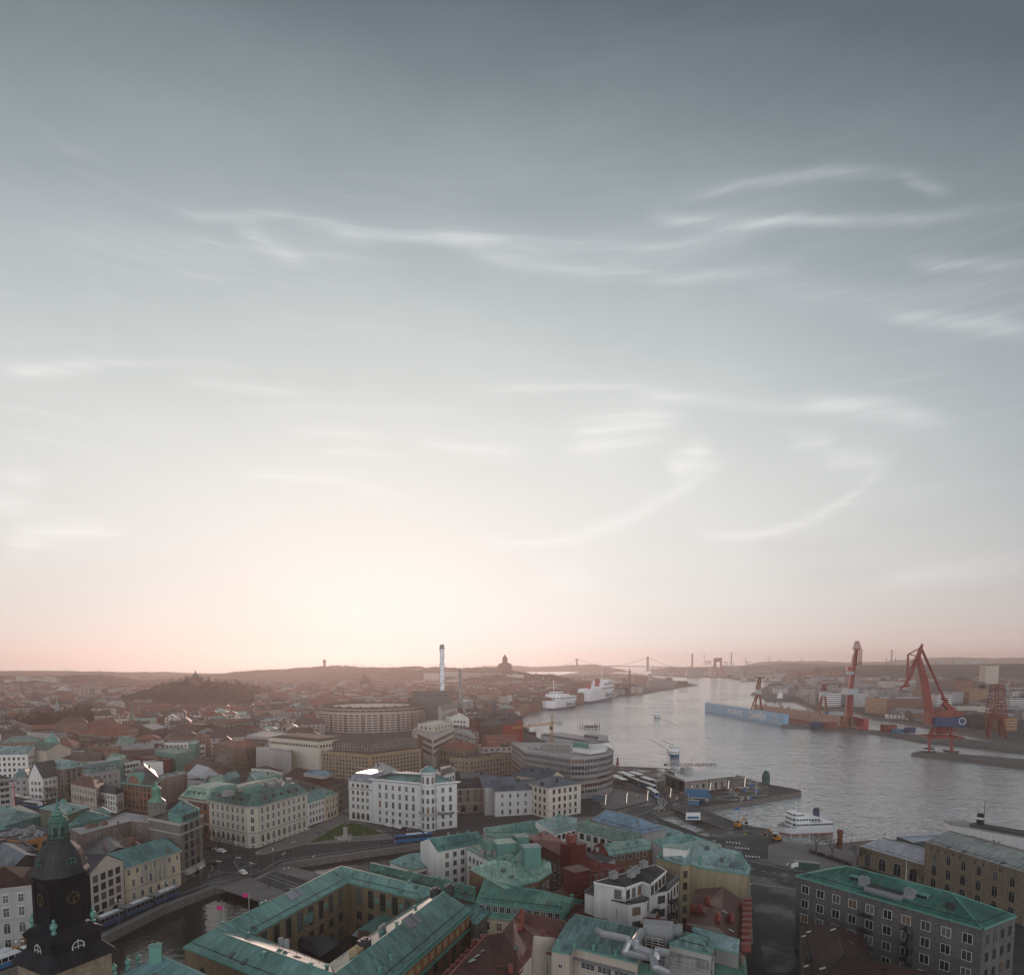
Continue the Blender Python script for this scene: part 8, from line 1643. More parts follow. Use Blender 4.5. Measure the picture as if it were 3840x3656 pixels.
# ships
def ship(name,label,S_,B_,bm,h,tiers,hull,sup=WHT,cat='ship',bow=.22,flare=1.0,stripe=None,fun=None,text_=None,wz=None,stern=.85,ball=True):
    """S_ stern and B_ bow at the waterline; tiers (x0,x1,width,z0,z1) as fractions of length and beam; windows run round each tier"""
    wz=WZ if wz is None else wz; S_=Vector((S_.x,S_.y,0));B_=Vector((B_.x,B_.y,0)); L=(B_-S_).length; e=(B_-S_)/L; rz=math.atan2(e.y,e.x); c=(S_+B_)/2
    r=empty(name,(c.x,c.y,wz),label,cat,None,rz)
    def plan(k,ex): 
        w=bm/2*k; out=[]
        for i in range(7): f=i/6; out.append((L/2*(1-bow*2*(1-f))+ (ex*f if f>.5 else 0),-w*(1-f**2.2)))
        return [(-L/2,-w*stern)]+[(-L/2+L*.12,-w)]+out+[(x,-y) for x,y in out[::-1][1:]]+[(-L/2+L*.12,w)]+[(-L/2,w*stern)]
    p0=plan(.8,0);p1=plan(1,h*.35*flare); mb=MB()
    for i in range(len(p0)):
        j=(i+1)%len(p0); z1=h*(1.0+.0) ; mb.face([(*p0[i],-.8),(*p0[j],-.8),(*p1[j],h),(*p1[i],h)],0)
    mb.face([(*p,h-.02) for p in p1],1); mb.build('hull',[hull,M('ship_deck',(.28,.27,.26))],r)
    if stripe:
        mb=MB(); a=plan(.815,h*.03*flare); b=plan(.87,h*.11*flare)
        for i in range(len(a)): j=(i+1)%len(a); mb.face([(a[i][0]*1.002,a[i][1]*1.01,-.7),(a[j][0]*1.002,a[j][1]*1.01,-.7),(b[j][0]*1.003,b[j][1]*1.02,h*.22),(b[i][0]*1.003,b[i][1]*1.02,h*.22)])
        mb.build('waterline_stripe',stripe,r)
    for (x0,x1,w,z0,z1,wn) in tiers:
        xa,xb=-L/2+x0*L,-L/2+x1*L; W_=w*bm; sl=(z1-z0)*.25; q0=[(xa,-W_/2),(xb-W_*.1,-W_/2),(xb,-W_*.3),(xb,W_*.3),(xb-W_*.1,W_/2),(xa,W_/2)]; q1=[(x-(sl if x>xa+.1 else 0),y*.97) for x,y in q0]; mb=MB()
        for i in range(6): j=(i+1)%6; mb.face([(*q0[i],z0),(*q0[j],z0),(*q1[j],z1),(*q1[i],z1)])
        mb.face([(*p,z1) for p in q1]); o=mb.build('deck_house',sup,r)
        if wn:
            mb=MB(); za,zb=z0+(z1-z0)*.42,z0+(z1-z0)*.78; f0,f1=.42,.78; N=max(3,int((xb-xa)/wn))
            lp=lambda i,f:Vector((*q0[i],0)).lerp(Vector((*q1[i],0)),f)
            for i in range(5):
                A0,B0,A1,B1=lp(i,f0),lp(i+1,f0),lp(i,f1),lp(i+1,f1); nn=(B0-A0).normalized(); nn=Vector((nn.y,-nn.x,0))*.06; n_=max(1,int((B0-A0).length/wn))
                for j in range(n_):
                    s0,s1=(j+.14)/n_,(j+.86)/n_; mb.face([A0.lerp(B0,s0)+nn+Vector((0,0,za)),A0.lerp(B0,s1)+nn+Vector((0,0,za)),A1.lerp(B1,s1)+nn+Vector((0,0,zb)),A1.lerp(B1,s0)+nn+Vector((0,0,zb))])
            mb.build('window_row',DGL,r)
    mb=MB(); tz=max(t_[4] for t_ in tiers); mb.bar((L*.18,0,tz-1),(L*.18,0,tz+h*1.3),.14 if h<9 else .5); mb.bar((L*.18,-bm*.15,tz+h*.6),(L*.18,bm*.15,tz+h*.6),.1); mb.build('mast',sup,r)
    mb=MB()
    for i in range(len(p1)): j=(i+1)%len(p1); a,b=Vector((*p1[i],h)),Vector((*p1[j],h)); mb.bar(a+Vector((0,0,1)),b+Vector((0,0,1)),.05); mb.bar(a,a+Vector((0,0,1)),.05); mb.bar((a+b)/2,(a+b)/2+Vector((0,0,1)),.04)
    mb.build('railing',STEEL,r)
    for f_ in fun or (): 
        x,w,z0,z1,m=f_; mb=MB(); xa=-L/2+x*L; mb.prism([(xa-w*.6,-w*.35),(xa+w*.4,-w*.35),(xa+w*.4,w*.35),(xa-w*.6,w*.35)],z0,z1); mb.build('funnel',m,r); mb=MB(); mb.box((xa-w*.1,0,z1),(w*.8,w*.5,.8)); mb.build('funnel_top',DARK,r)
    for tx,x,z,sz,m in text_ or ():
        y=-bm/2*1.0-.3; side=-1
        e3_=Vector((e.y,-e.x,0)); vis=e3_.dot(-c)>0
        o=text(tx,sz,(0,0,0),0,m,'lettering'); o.parent=r; o.location=(-L/2+x*L,(-bm/2*.99-.25) if vis else (bm/2*.99+.25),z); o.rotation_euler=(PI/2,0,0 if vis else PI)
    return r
g5=lambda x,y:g(z5,x,y,WZ)
ship('car_ferry','large white car ferry with red funnels and blue lettering moored at the south quay',g5(800,598),g5(1045,545),30,22,[(.0,.42,.95,21,29,0),(.42,.97,.98,21,31,9),(.50,.95,.9,31,38,8),(.62,.93,1.15,38,43,4)],WHT,fun=[(.16,9,28,43,SRED),(.50,11,30,46,SRED)],stripe=NAVY,text_=[('Stena Line',.72,8,15,NAVY)],bow=.12)
ship('catamaran_ferry','white blunt nosed fast ferry with dark wave piercing bow left of the big car ferry',g5(640,632),g5(400,664),34,16,[(.02,.80,.95,15.5,22,6),(.3,.78,.8,22,26,0),(.45,.72,.5,26,30,3)],WHT,fun=[(.2,7,22,28,SRED)],stripe=NAVY,text_=[('Stena Line',.25,5,11,NAVY)],bow=.1,flare=.2)
for (x,y,lab) in ((1118,600,'small white and blue commuter ferry in mid river, the farther one'),(1255,905,'white and blue commuter ferry in mid river, the nearer one')):
    k=t3; p=g(k,x,y,WZ); s=_s*p.y/F; far_=g(k,x-52 if y>700 else x-26,y-72 if y>700 else y-45,WZ)
    L_=30.; B2=p; S2_=p+(far_-p).normalized()*L_
    ship('commuter_ferry',lab,S2_,B2,9,2.7,[(.06,.9,.9,2.6,5.2,1.6),(.25,.8,.8,5.2,6.6,0),(.5,.8,.9,6.6,9.0,1.3)],BLUES if y>700 else WHT,fun=[(.3,2,6,8.5,BLUES)],stripe=BLUES,cat='ferry',bow=.2)['group']='commuter ferries crossing the river'
FOAM=M('wake_foam',(.50,.51,.51),.6,0,.4,.9,.25)
for l in ([(1262,858),(1190,835),(1110,790),(1040,760)],[(1290,850),(1240,812),(1160,770)],[(1118,585),(1180,620),(1290,660)],[(1105,585),(1060,570)]):
    o=strip('ferry_wake',[g(t3,x,y,WZ) for x,y in l],1.3,FOAM,WZ+.08); o['kind']='stuff'; tag(o,'thin pale foam wake trailing on the river behind a commuter ferry','wake')
ship('excursion_boat','white three deck excursion boat moored at the near quay with dark funnel',g(b4,462,330,WZ),g(b4,92,345,WZ),11,3.6,[(.04,.84,.92,3.5,6.0,1.2),(.30,.84,.88,6.0,8.3,1.4),(.62,.82,.8,8.3,10.3,1.1)],WHT,fun=[(.27,2.4,6,11,NAVY)],stripe=M('pale_red_line',(.35,.16,.13)),text_=[('WALONA',.40,6.3,1.3,NAVY)],cat='boat',bow=.2)
p=UY(*b4(205,160),g(b4,205,340,WZ).y)
ship('old_steamer','long white round sterned ship with black and white funnel behind the brick warehouse',g(b4,2250,560,WZ),g(b4,1400,395,WZ),15,8.5,[(.05,.80,.5,8.4,9.6,0)],W('hull_white',(.72,.72,.71)),sup=FELT,fun=[(.72,2.4,8.5,14,DARK),(.72,2.5,12,13,WHT)],cat='ship',bow=.08)
ship('hotel_barge','broad white deck ship covered with dark white lined awnings behind the curved hotel',g(t3,700,850,WZ),g(t3,255,775,WZ),24,7,[(.05,.9,.95,6.9,9.5,4),(.0,.25,.5,9.5,14,3)],WHT,sup=FELTL,cat='ship',bow=.12)
ship('river_tug','dark old vessel moored beside the red warehouse',g(t3,165,735,WZ),g(t3,100,690,WZ),8,3.5,[(.2,.7,.7,3.4,6.5,2)],FELTB,cat='ship',fun=[(.5,1.8,6,9.5,DARK)])
ship('harbour_vessel','small blue and white harbour vessel by the north shore',g(z6,1050,718,WZ),g(z6,1068,700,WZ),12,5,[(.2,.8,.9,5,12,3),(.35,.7,.6,12,16,2)],BLUES,cat='boat')
r=empty('mooring_dolphin',g(t3,598,680,WZ),'dark timber mooring platform with posts in mid river','mooring dolphin'); mb=MB()
for i in range(9): mb.bar((-12+i*3,rng.uniform(-3,3),-2),(-12+i*3,rng.uniform(-3,3),rng.choice((5,7,4))),.7)
mb.bar((9,0,0),(9,0,13),.2); mb.build('posts',DARK,r); mb=MB(); mb.box((2,0,1.5),(16,7,2.2)); mb.build('platform',FELTBR,r)
for (k,x,y,m,lab) in ((t3,812,955,CRD,'red brown river buoy near the bus terminal'),(t4,48,490,DARK,'dark river buoy left of the other by the dock'),(t4,90,498,DARK,'dark river buoy right of the other by the dock')):
    r=empty('buoy',g(k,x,y,WZ),lab,'buoy'); mb=MB(); mb.lathe([(1.4,-.5),(1.4,.6),(1.0,1.2),(.7,5),(.2,6.2),(0,6.3)],(0,0,0),10); mb.build('body',m,r)
# ---- suspension bridge, port cranes, chimneys on the horizon
def bridge():
    Y=4700.; P=pk(z5,Y); PINK=M('bridge_steel',(.22,.20,.19)); r=empty('suspension_bridge',P(1100,217),'long suspension bridge with two tall pylons across the river mouth','bridge')
    for x,yt in ((720,133),(1447,115)):
        part(r,'pylon',PINK,[(P(x,yt,-9),P(x,262,-9),8),(P(x,yt,9),P(x,262,9),8),(P(x,yt+4,-9),P(x,yt+4,9),4)])
    part(r,'deck',PINK,[(P(520,240,0),P(720,228),5),(P(720,228),P(1100,214),5),(P(1100,214),P(1450,216),5),(P(1450,216),P(1760,224),5)])
    def cable(x0,y0,x1,y1,sag,n=14):
        pts_=[P(x0+(x1-x0)*i/n,y0+(y1-y0)*i/n+sag*4*(i/n)*(1-i/n)) for i in range(n+1)]; part(r,'cable',PINK,[(pts_[i],pts_[i+1],1.6) for i in range(n)])
    cable(720,136,1447,118,82); cable(1447,118,1700,218,10,8); cable(720,136,560,212,8,8)
    for x in (1503,1568,1635): part(r,'pier',PINK,[(P(x,222),P(x,275),4)])
bridge()
GH=M('port_crane_paint',(.26,.20,.19)); GR2=M('gantry_pink',(.33,.15,.13))
def gantry():
    P=pk(z6,3150.); r=empty('portal_gantry_crane',P(380,440),'huge pink red portal gantry crane between waterfront towers','crane')
    for x0,x1 in ((350,318),(350,375),(418,405),(412,438)): part(r,'leg',GR2,[(P(x0,285),P(x1,440),5,4)])
    part(r,'girder',GR2,[(P(340,268),P(425,262),9),(P(345,290),P(420,284),5)])
gantry()
def chim(k,x,yt,yb,w,Y,lab,m=None):
    p=UY(*k(x,yb),Y); s=(k(1,0)[0]-k(0,0)[0])*Y/F; r=empty('chimney',p,lab,'chimney','chimneys on the horizon'); z=UY(*k(x,yt),Y).z-p.z; mb=MB(); mb.lathe([(w*s*.55,-20),(w*s*.42,z)],(0,0,0),10); mb.build('stack',m or GH,r); mb=MB(); mb.lathe([(w*s*.48,z-6),(w*s*.48,z),(w*s*.4,z+2)],(0,0,0),10); mb.build('rim',DARK,r)
chim(z6,103,210,350,22,4600,'thick square chimney on the horizon right of the bridge'); chim(z6,527,197,340,16,4600,'tall thin dark topped chimney on the horizon right of the gantry crane'); chim(z6,552,306,440,6,3300,'short thin chimney beside the waterfront towers'); chim(z7,528,165,320,16,4300,'pale tall chimney on the horizon left of the red crane boom'); chim(z7,472,255,320,9,4300,'short chimney left of the pale tall chimney'); chim(z7,573,250,315,8,4300,'short chimney right of the pale tall chimney')
for i,(x0,xt,yt,yb) in enumerate(((250,232,200,330),(700,678,230,335),(960,975,285,335),(1048,1060,252,340),(1290,1300,250,335),(290,310,265,330),(470,510,300,335))):
    P=pk(z6,5200.); r=empty('port_crane',P(x0,yb),['hazy port crane with high raised jib left of the gantry crane','hazy port crane with upright jib right of the thin chimney','hazy port crane at the foot of the wind turbine','hazy port crane right of the wind turbine','hazy port crane left of the slender red crane','hazy port crane just behind the gantry crane','hazy port crane with level jib right of the gantry crane'][i],'crane','port cranes on the horizon')
    for dx in (-20,0,18): part(r,'leg',GH,[(P(x0+dx,yb),P(x0+dx*.5,yb-45),2.2)])
    part(r,'jib',GH,[(P(x0-5,yb-45),P(xt,yt),2.0),(P(x0-30,yb-40),P(x0+55,yb-36),2.4),(P(x0-110 if i==0 else x0-20,yb-32),P(xt,yt+35),1.2)])
P=pk(z6,5000.); r=empty('wind_turbine',P(937,330),'lone three bladed wind turbine on the horizon','wind turbine'); part(r,'tower',GH,[(P(937,335),P(937,250),2.6,1.6)],8); part(r,'rotor',GH,[(P(937,250),P(952,212),1.3,.5),(P(937,250),P(905,254),1.3,.5),(P(937,250),P(968,275),1.3,.5)])
# ---- warehouses on the near quay
V={'a':g(b4,1560,366,16.5),'b':g(b4,1210,408,16.5),'c':g(b4,1990,648,16.5)}; V['d']=V['a']+V['c']-V['b']; m1=(V['a']+V['b'])/2; m2=(V['c']+V['d'])/2; V['r']=m1+Vector((0,0,3)); V['s']=m2+Vector((0,0,3))
arc=dict(sp=5.6,mg=2.2,fm=FRS,rows=[(10.9,1.5,3.0,'arch'),(5.9,1.8,3.4,'arch'),(.8,2.0,3.6,'arch'),(14.3,.7,1.4,'arch',2.8)])
wh=rbld('sandstone_warehouse','long sandstone warehouse with arched windows, dentil cornice and pale sheet roof by the water',V,['r b c s','a r s d'],SAND,ZINC,cor=SAND,win={'b-c':arc},ve=5,sk=6,chm=FELTL,cat='warehouse'); windows(wh,V['b'],V['c'],15.3,dict(sp=1.1,mg=.3,fm=SAND,rows=[(0,.3,.5,'thin')])) if False else None
V={'a':g(b4,1050,415,7.6),'b':g(b4,703,440,7.6),'c':g(b4,1203,590,7.6)}; V['d']=V['a']+V['c']-V['b']; V['r']=(V['a']+V['b'])/2+Vector((0,0,2.6)); V['s']=(V['c']+V['d'])/2+Vector((0,0,2.6))
rbld('low_arched_hall','low sandstone hall with big round arched windows and pale sheet roof left of the warehouse',V,['r b c s','a r s d'],SAND,ZINC,cor=SAND,win={'b-c':dict(sp=6.4,mg=2,fm=FRS,rows=[(.6,3.0,4.6,'arch')])},cat='hall')
bld('quay_shed','flat pale roofed shed with dark green sides on the plank wharf',pts(b4,5,(990,366),(1115,415),(1385,382),(1300,352)),5,W('shed_green',(.05,.09,.075)),ZINC,'flat',0,cat='shed')
# ---- ferry terminal with the pointed roof
H=9.; V=VV(z3,a=(690,262,9),b=(1010,388,9),c=(1600,315,9.5),d=(1540,302,9),e=(760,262,9)); 
tm=rbld('ferry_terminal','low glass and stone ferry terminal under a big pointed pale roof with roof letters',VV(z3,a=(780,300,8),b=(1015,392,8),c=(1500,330,8),d=(1300,280,8)),['a b c d'],W('terminal_stone',(.30,.28,.26)),FELTL,cat='terminal',win={'a-b':dict(sp=3,mg=.3,fm=FRG,rows=[(.3,2.7,6.8,'grid')]),'b-c':dict(sp=5.5,mg=2,fm=FRD,rows=[(.5,1.6,4.2,'thin')])})
mb=MB(); q=[V[k_] for k_ in 'abcde']; mb.prism([(p.x,p.y) for p in q],8.3,9.4,0,True); mb.build('canopy_roof',M('canopy_white',(.55,.54,.53),.5,0,.4,.15,.1),tm,tm.location)
for i in range(6): a=V['a'].lerp(V['b'],.12+i*.13)+Vector((4,3,0)); b=a+(V['c']-V['b'])*.16; mb=MB(); mb.bar((a.x,a.y,9.5),(b.x,b.y,9.5),.18); mb.build('snow_rail',DARK,tm,tm.location)
p=g(z3,1028,300,9.4); mb=MB(); mb.box((p.x,p.y,9.4),(6,5,3.4),.3); mb.build('roof_house',FELTL,tm,tm.location)
a,b=V['a'].lerp(V['b'],.22),V['a'].lerp(V['b'],.75); e=(b-a).normalized(); p=a.lerp(b,.5)+Vector((-.3,-.3,0)); text('STENPIREN',3.0,(p.x,p.y,9.5),math.atan2(e.y,e.x),DARK,'lettering',tm,ext=.1)
p=g(z3,1070,268,9.5); text('STENPIREN RESECENTRUM',2.9,(p.x,p.y,12.0),0,DARK,'lettering',tm,mirror=True,ext=.1)
def shelter(k,a,b,lab):
    A,B=g(k,*a,3.4),g(k,*b,3.4); e=(B-A).normalized(); rz=math.atan2(e.y,e.x); c=(A+B)/2; r=empty('bus_shelter',(c.x,c.y,0),lab,'bus shelter','white roofed bus shelters',rz); L=(B-A).length; mb=MB(); mb.box((0,0,3.2),(L,4.6,.35)); mb.build('roof',WHT,r); mb=MB()
    for i in range(6): mb.box((-L/2+.6+i*(L-1.2)/5,1.2,0),(.25,.25,3.2))
    mb.box((0,1.6,.4),(L*.9,.08,2.2)); mb.build('frame',STEEL,r)
for a,b,l in (((185,325),(315,378),'white roofed bus shelter nearest the curved hotel'),((265,284),(402,332),'white roofed bus shelter second from the curved hotel'),((390,284),(500,320),'white roofed bus shelter farthest back by the river'),((525,342),(635,380),'white roofed bus shelter nearest the ferry terminal')): shelter(z3,a,b,l)
# ---------------------------------------------------------------- vehicles, lamps, people, trees
TYRE=M('tyre',(.015,.015,.015),.9); CG=M('car_glass',(.015,.018,.02),.1); HL=MEMIT('head_light',(1,.9,.7),.5); LAMPG=MEMIT('lamp_globe',(1,.95,.88),.1)
def wheels(r,xs,y,rad):
    mb=MB(); mb.bar((0,-.12,0),(0,.12,0),rad,0,10); o=mb.build('wheel',TYRE); me=o.data; bpy.data.objects.remove(o)
    for x in xs:
        for s in (-1,1): put(me,'wheel',r,(x,s*y,rad))
def car_proto(label,paint,L=4.4,Wd=1.8,H=1.5,name='parked_car',van=False):
    r=empty(name,(0,0,-50),label,'car'); h=L/2; w=Wd/2
    pr=[(-h,.35),(-h,.85),(-h+.35,H if van else .95),(-h+.9,H),(.15*L,H),(.32*L,.95),(h-.1,.8),(h,.35)]
    mb=MB()
    for s in (-1,1): mb.face([(x,s*(w if z<1 else w*.86),z) for x,z in pr],0,rev=(s>0))
    for i in range(len(pr)):
        (x0,z0),(x1,z1)=pr[i],pr[(i+1)%len(pr)]; a=w if z0<1 else w*.86; b=w if z1<1 else w*.86; mb.face([(x0,-a,z0),(x0,a,z0),(x1,b,z1),(x1,-b,z1)])
    mb.build('body',paint,r); mb=MB()
    for s in (-1,1): mb.face([(-h+.75,s*w*.95,1.0),(.27*L,s*w*.95,1.0),(.13*L,s*w*.885,H-.12),(-h+1.0,s*w*.885,H-.12)],0,rev=(s>0))
    mb.face([(.31*L,-w*.8,1.0),(.31*L,w*.8,1.0),(.165*L,w*.74,H-.1),(.165*L,-w*.74,H-.1)]); mb.build('window',CG,r)
    wheels(r,(-L*.31,L*.31),w-.08,.33)
    for s in (-1,1): mb=MB(); mb.box((h-.02,s*w*.7,.62),(.08,.35,.16)); mb.build('headlight',HL,r)
    return keep(r)
PAINT=[M('car_white',(.62,.62,.62),.3),M('car_black',(.02,.02,.022),.25),M('car_silver',(.30,.31,.32),.3,.4),M('car_red',(.25,.03,.03),.3)]
cars=[car_proto('parked car',p) for p in PAINT]; used=set()
def dirn(k,a,b): d=g(k,*b)-g(k,*a); return math.atan2(d.y,d.x)
def car(k,x,y,rz,ci,label,group='cars in the streets round the square'):
    p=g(k,x,y,.02)
    if ci not in used: used.add(ci); o=cars[ci]; o.location=p; o.rotation_euler=(0,0,rz); o['label']=label; o['group']=group; return o
    return dup(cars[ci],p,rz,label,group)
D1=dirn(b1,(1600,470),(1980,540)); D2=dirn(b2,(960,270),(1200,335)); D3=dirn(b1,(800,1148),(1660,764))
for x,y,rz,ci,l in ((1620,470,D1,1,'dark car parked by bare trees at the cream corner building'),(1700,490,D1,0,'white taxi parked by bare trees at the cream corner building'),(1637,580,D1+.9,1,'dark car turning at the tall corner shop house'),(1868,655,D1-.3,0,'white car on the street leading onto the stone bridge')): car(b1,x,y,rz,ci,l)
for x,y,ci,l in ((1018,292,0,'white car parked before the white palace, first in the row'),(1088,306,0,'white car parked before the white palace, second in the row'),(1152,322,1,'dark car parked before the white palace, third in the row')): car(b2,x,y,D2,ci,l)
car(z1,470,845,.3,0,'white van on the street among trams at the left'); car(z1,215,880,.8,1,'dark car at the neon light strip')
for i in range(7): car(b3,1560+i*38,430+i*52,R(-70)+.2,(1,2,0,1,3,2,1)[i],'car driving on the wide road past the ochre house','cars on the wide road')
rr_=random.Random(31)
for q,n,l,gr in ((CARP,80,'small parked car in the hazy car park right of the boiler hall','cars in the hazy car park'),(CARP2,55,'parked car in the car park below the red gabled warehouse','cars below the red warehouse'),([tuple(g(z7,*s)[:2]) for s in((610,895),(900,930),(900,955),(620,915))],30,'parked car on the north quay before the dark brick office','cars on the north quay')):
    for (x,y,z) in scatter(q,n,0,7):
        ci=rr_.choice((0,1,2,2,0,3)); x=round(x/3)*3; y=round(y/7)*7; o=dup(cars[ci],(x,y,.02),.4+(PI if rr_.random()<.5 else 0),l,gr)
def bus(name,label,p,rz,secs,Ln,paint,top,H=3.2,cat='bus',band=None,group=None):
    r=empty(name,(p.x,p.y,.02),label,cat,group,rz); tot=secs*Ln+(secs-1)*1.0; x=-tot/2
    for i in range(secs):
        mb=MB(); c=x+Ln/2; mb.box((c,0,.35),(Ln,2.55,H*.42)); mb.box((c,0,.35+H*.42),(Ln,2.5,H*.5),0,1); mb.box((c,0,.35+H*.92),(Ln-.3,2.4,.14),0,1); mb.build('body',[paint,top],r)
        mb=MB(); n=max(2,int(Ln/1.5))
        for s in (-1,1):
            for j in range(n): mb.box((x+(j+.5)*Ln/n,s*1.26,.45+H*.42),(Ln/n*.9,.04,H*.36))
        if i in(0,secs-1): sx=(x-.01) if i==0 else x+Ln+.01; mb.box((sx,0,.5+H*.36),(.06,2.2,H*.42))
        mb.build('window',CG,r); mb=MB(); mb.box((c,0,.35+H*.92+.14),(Ln*.4,1.6,.3)); mb.box((c+Ln*.32,0,.35+H*.92+.14),(1.2,1.5,.22)); mb.build('roof_unit',WHT,r)
        if i<secs-1: mb=MB(); mb.box((x+Ln+.5,0,.4),(1.0,2.3,H*.88)); mb.build('bellows',DARK,r)
        x+=Ln+1
    wheels(r,[-tot/2+2+k_*Ln*.98 for k_ in range(secs)]+[tot/2-2.2],1.15,.48)
    for s in (-1,1): mb=MB(); mb.box((-tot/2-.03,s*.9,.7),(.08,.3,.2)); mb.build('headlight',HL,r)
    return r
TRB=M('tram_blue',(.04,.075,.14),.4); BUB=M('bus_blue',(.015,.11,.28),.4)
a=g(b1,850,1040);b=g(b1,1250,868); bus('articulated_tram','long blue and white three section tram driving along the canal quay',(a+b)/2,math.atan2((b-a).y,(b-a).x),3,10.2,TRB,M('tram_roof',(.22,.23,.24),.6),3.2,'tram')
a=g(b1,60,1365);b=g(b1,260,1290); bus('blue_tram','light blue and white tram behind the foot of the church tower',(a+b)/2,math.atan2((b-a).y,(b-a).x),2,11,M('tram_light_blue',(.05,.14,.26),.4),WHT,3.2,'tram')
a=g(z1,232,815);b=g(z1,405,850); bus('cream_tram','long blue and cream tram on the street at the left',(a+b)/2,math.atan2((b-a).y,(b-a).x),3,10,TRB,M('tram_cream',(.5,.46,.40),.5),3.2,'tram')
a=g(z1,312,872);b=g(z1,460,895); bus('city_bus','blue and white city bus beside the white van at the left',(a+b)/2,math.atan2((b-a).y,(b-a).x),1,13,BUB,WHT)
a=g(b2,1130,415);b=g(b2,1300,398); bus('city_bus','all blue city bus on the canal street before the white palace',(a+b)/2,math.atan2((b-a).y,(b-a).x),1,17,BUB,BUB)
for (x0,y0,x1,y1,l,n_,c_) in ((692,590,582,520,'white and blue bus nearest the slanted light masts on the bus road','city_bus',WHT),(645,500,520,455,'white and blue bus just behind the nearest bus on the bus road','city_bus',WHT)): a=g(z3,x0,y0);b=g(z3,x1,y1); bus(n_,l,(a+b)/2,math.atan2((b-a).y,(b-a).x),1,17,BUB,WHT,group='buses on the bus road')
a=g(z3,472,440);b=g(z3,345,385); bus('cream_tram','cream and blue tram between the white bus shelters',(a+b)/2,math.atan2((b-a).y,(b-a).x),2,12,TRB,M('tram_cream',(.5,.46,.40),.5),3.2,'tram')
p=g(b1,30,1345); r=empty('box_truck',(p.x,p.y,.02),'orange fronted truck with white box body at the lower left edge','truck',None,D3+.1); mb=MB(); mb.box((-2,0,1),(7,2.5,2.7)); mb.build('box_body',WHT,r); mb=MB(); mb.box((2.9,0,.6),(2.1,2.4,2.5)); mb.build('cab',M('truck_orange',(.45,.20,.03),.5),r); wheels(r,(-4,-1,3),1.1,.5)
# lamps
def lamp_proto():
    r=empty('street_lamp',(0,0,-60),'lamp','street lamp'); mb=MB(); mb.lathe([(.16,0),(.14,1),(.08,1.2),(.06,8)],(0,0,0),6); mb.bar((-.7,0,7.6),(.7,0,7.6),.05); mb.build('pole',STEEL,r)
    for s in (-1,1): mb=MB(); mb.ball((s*.7,0,7.85),.18,8); mb.build('globe',LAMPG,r)
    return keep(r)
lp=lamp_proto(); first=True
LL=[(b1,915,1050,'by the long tram'),(b1,1275,905,'on the quay beyond the long tram'),(b1,1553,775,'at the bend of the quay'),(b1,1840,690,'near the stone bridge balustrade'),(b1,1937,735,'on the stone bridge'),(b1,1690,720,'beside the curve of the tram rails'),(b1,160,1400,'in front of the blue tram'),(b1,1668,465,'by the taxi'),(b1,1815,560,'on the traffic island'),(b2,18,650,'at the canal bridge corner'),(b2,133,620,'beside the crossing on the square'),(b2,218,655,'near the quay steps'),(b2,238,780,'on the bridge over the canal'),(b2,448,680,'on the museum side of the canal'),(b2,290,555,'on the quay wall bend'),(b2,628,525,'in front of the statue'),(b2,948,462,'right of the lawn'),(b2,1253,415,'beside the all blue bus'),(b2,837,365,'behind the lawn'),(b2,413,445,'at the left tip of the lawn'),(b2,1048,330,'by the cars of the white palace'),(b3,90,255,'before the pale grey row house'),(b3,380,205,'left of the cream row house door'),(b3,450,190,'right of the cream row house door'),(b4,145,745,'on the traffic island of the wide road'),(b4,880,620,'before the low arched hall'),(b4,1520,830,'before the sandstone warehouse'),(b3,1120,180,'by the tram curve'),(b3,955,160,'beside the glass roofed hall'),(z3,1035,715,'at the end of the road bridge'),(z3,760,900,'by the canal mouth fence')]
for k,x,y,w in LL:
    p=g(k,x,y,.02); l='tall street lamp with two pale globes '+w
    if first: o=lp; o.location=p; o['label']=l; first=False
    else: o=dup(lp,p,rr_.random()*3,l)
    o['group']='street lamps with globes'
lp['group']='street lamps with globes'
RUSTY=M('rusty_mast',(.16,.07,.04),.8); LED=MEMIT('led_strip',(1,.90,.76),.8)
for i,(x,yt,yb) in enumerate(((82,535,682),(326,515,662),(566,490,632),(832,465,595),(1072,435,557),(1290,400,510),(1500,378,496),(1688,340,472))):
    p=g(z3,x,yb,0); h=UY(*z3(x,yt),p.y).z; r=empty('light_mast',p,'slanted rusty light mast with bright strip, number %s from the curved hotel'%('one two three four five six seven eight'.split()[i]),'light mast','slanted light masts on the quay square'); mb=MB(); mb.bar((0,0,0),(.5,0,h),.32); mb.bar((.5,0,h),(-1.8,0,h+.5),.22); mb.build('pole',RUSTY,r); mb=MB(); mb.bar((.42,-.3,.8),(.86,-.3,h-.6),.14); mb.build('light_strip',LED,r)
def pole(k,x,yt,yb,label,flag=None,m=None,r0=.11,fs=1.0):
    p=g(k,x,yb,0); h=UY(*k(x,yt),p.y).z; r=empty('flag_pole' if flag or m is WHT else 'steel_mast',p,label,'flag pole' if flag or m is WHT else 'mast'); mb=MB(); mb.lathe([(r0*1.4,0),(r0,h*.5),(r0*.6,h),(r0*1.1,h),(0,h+.2)],(0,0,0),6); mb.build('pole',m or STEEL,r)
    if flag:
        mb=MB(); n=5
        for i in range(n): f=lambda s:Vector((-s*2.2*fs,.25*math.sin(s*5),0)); a,b=f(i/n),f((i+1)/n); mb.face([a+Vector((0,0,h-.2-i*.08)),b+Vector((0,0,h-.28-i*.08)),b+Vector((0,0,h-1.7*fs-i*.08)),a+Vector((0,0,h-1.6*fs-i*.08))])
        mb.build('flag',flag,r)
MAG=M('flag_pink',(.45,.03,.16),.7); FBL=M('flag_blue',(.03,.16,.36),.7)
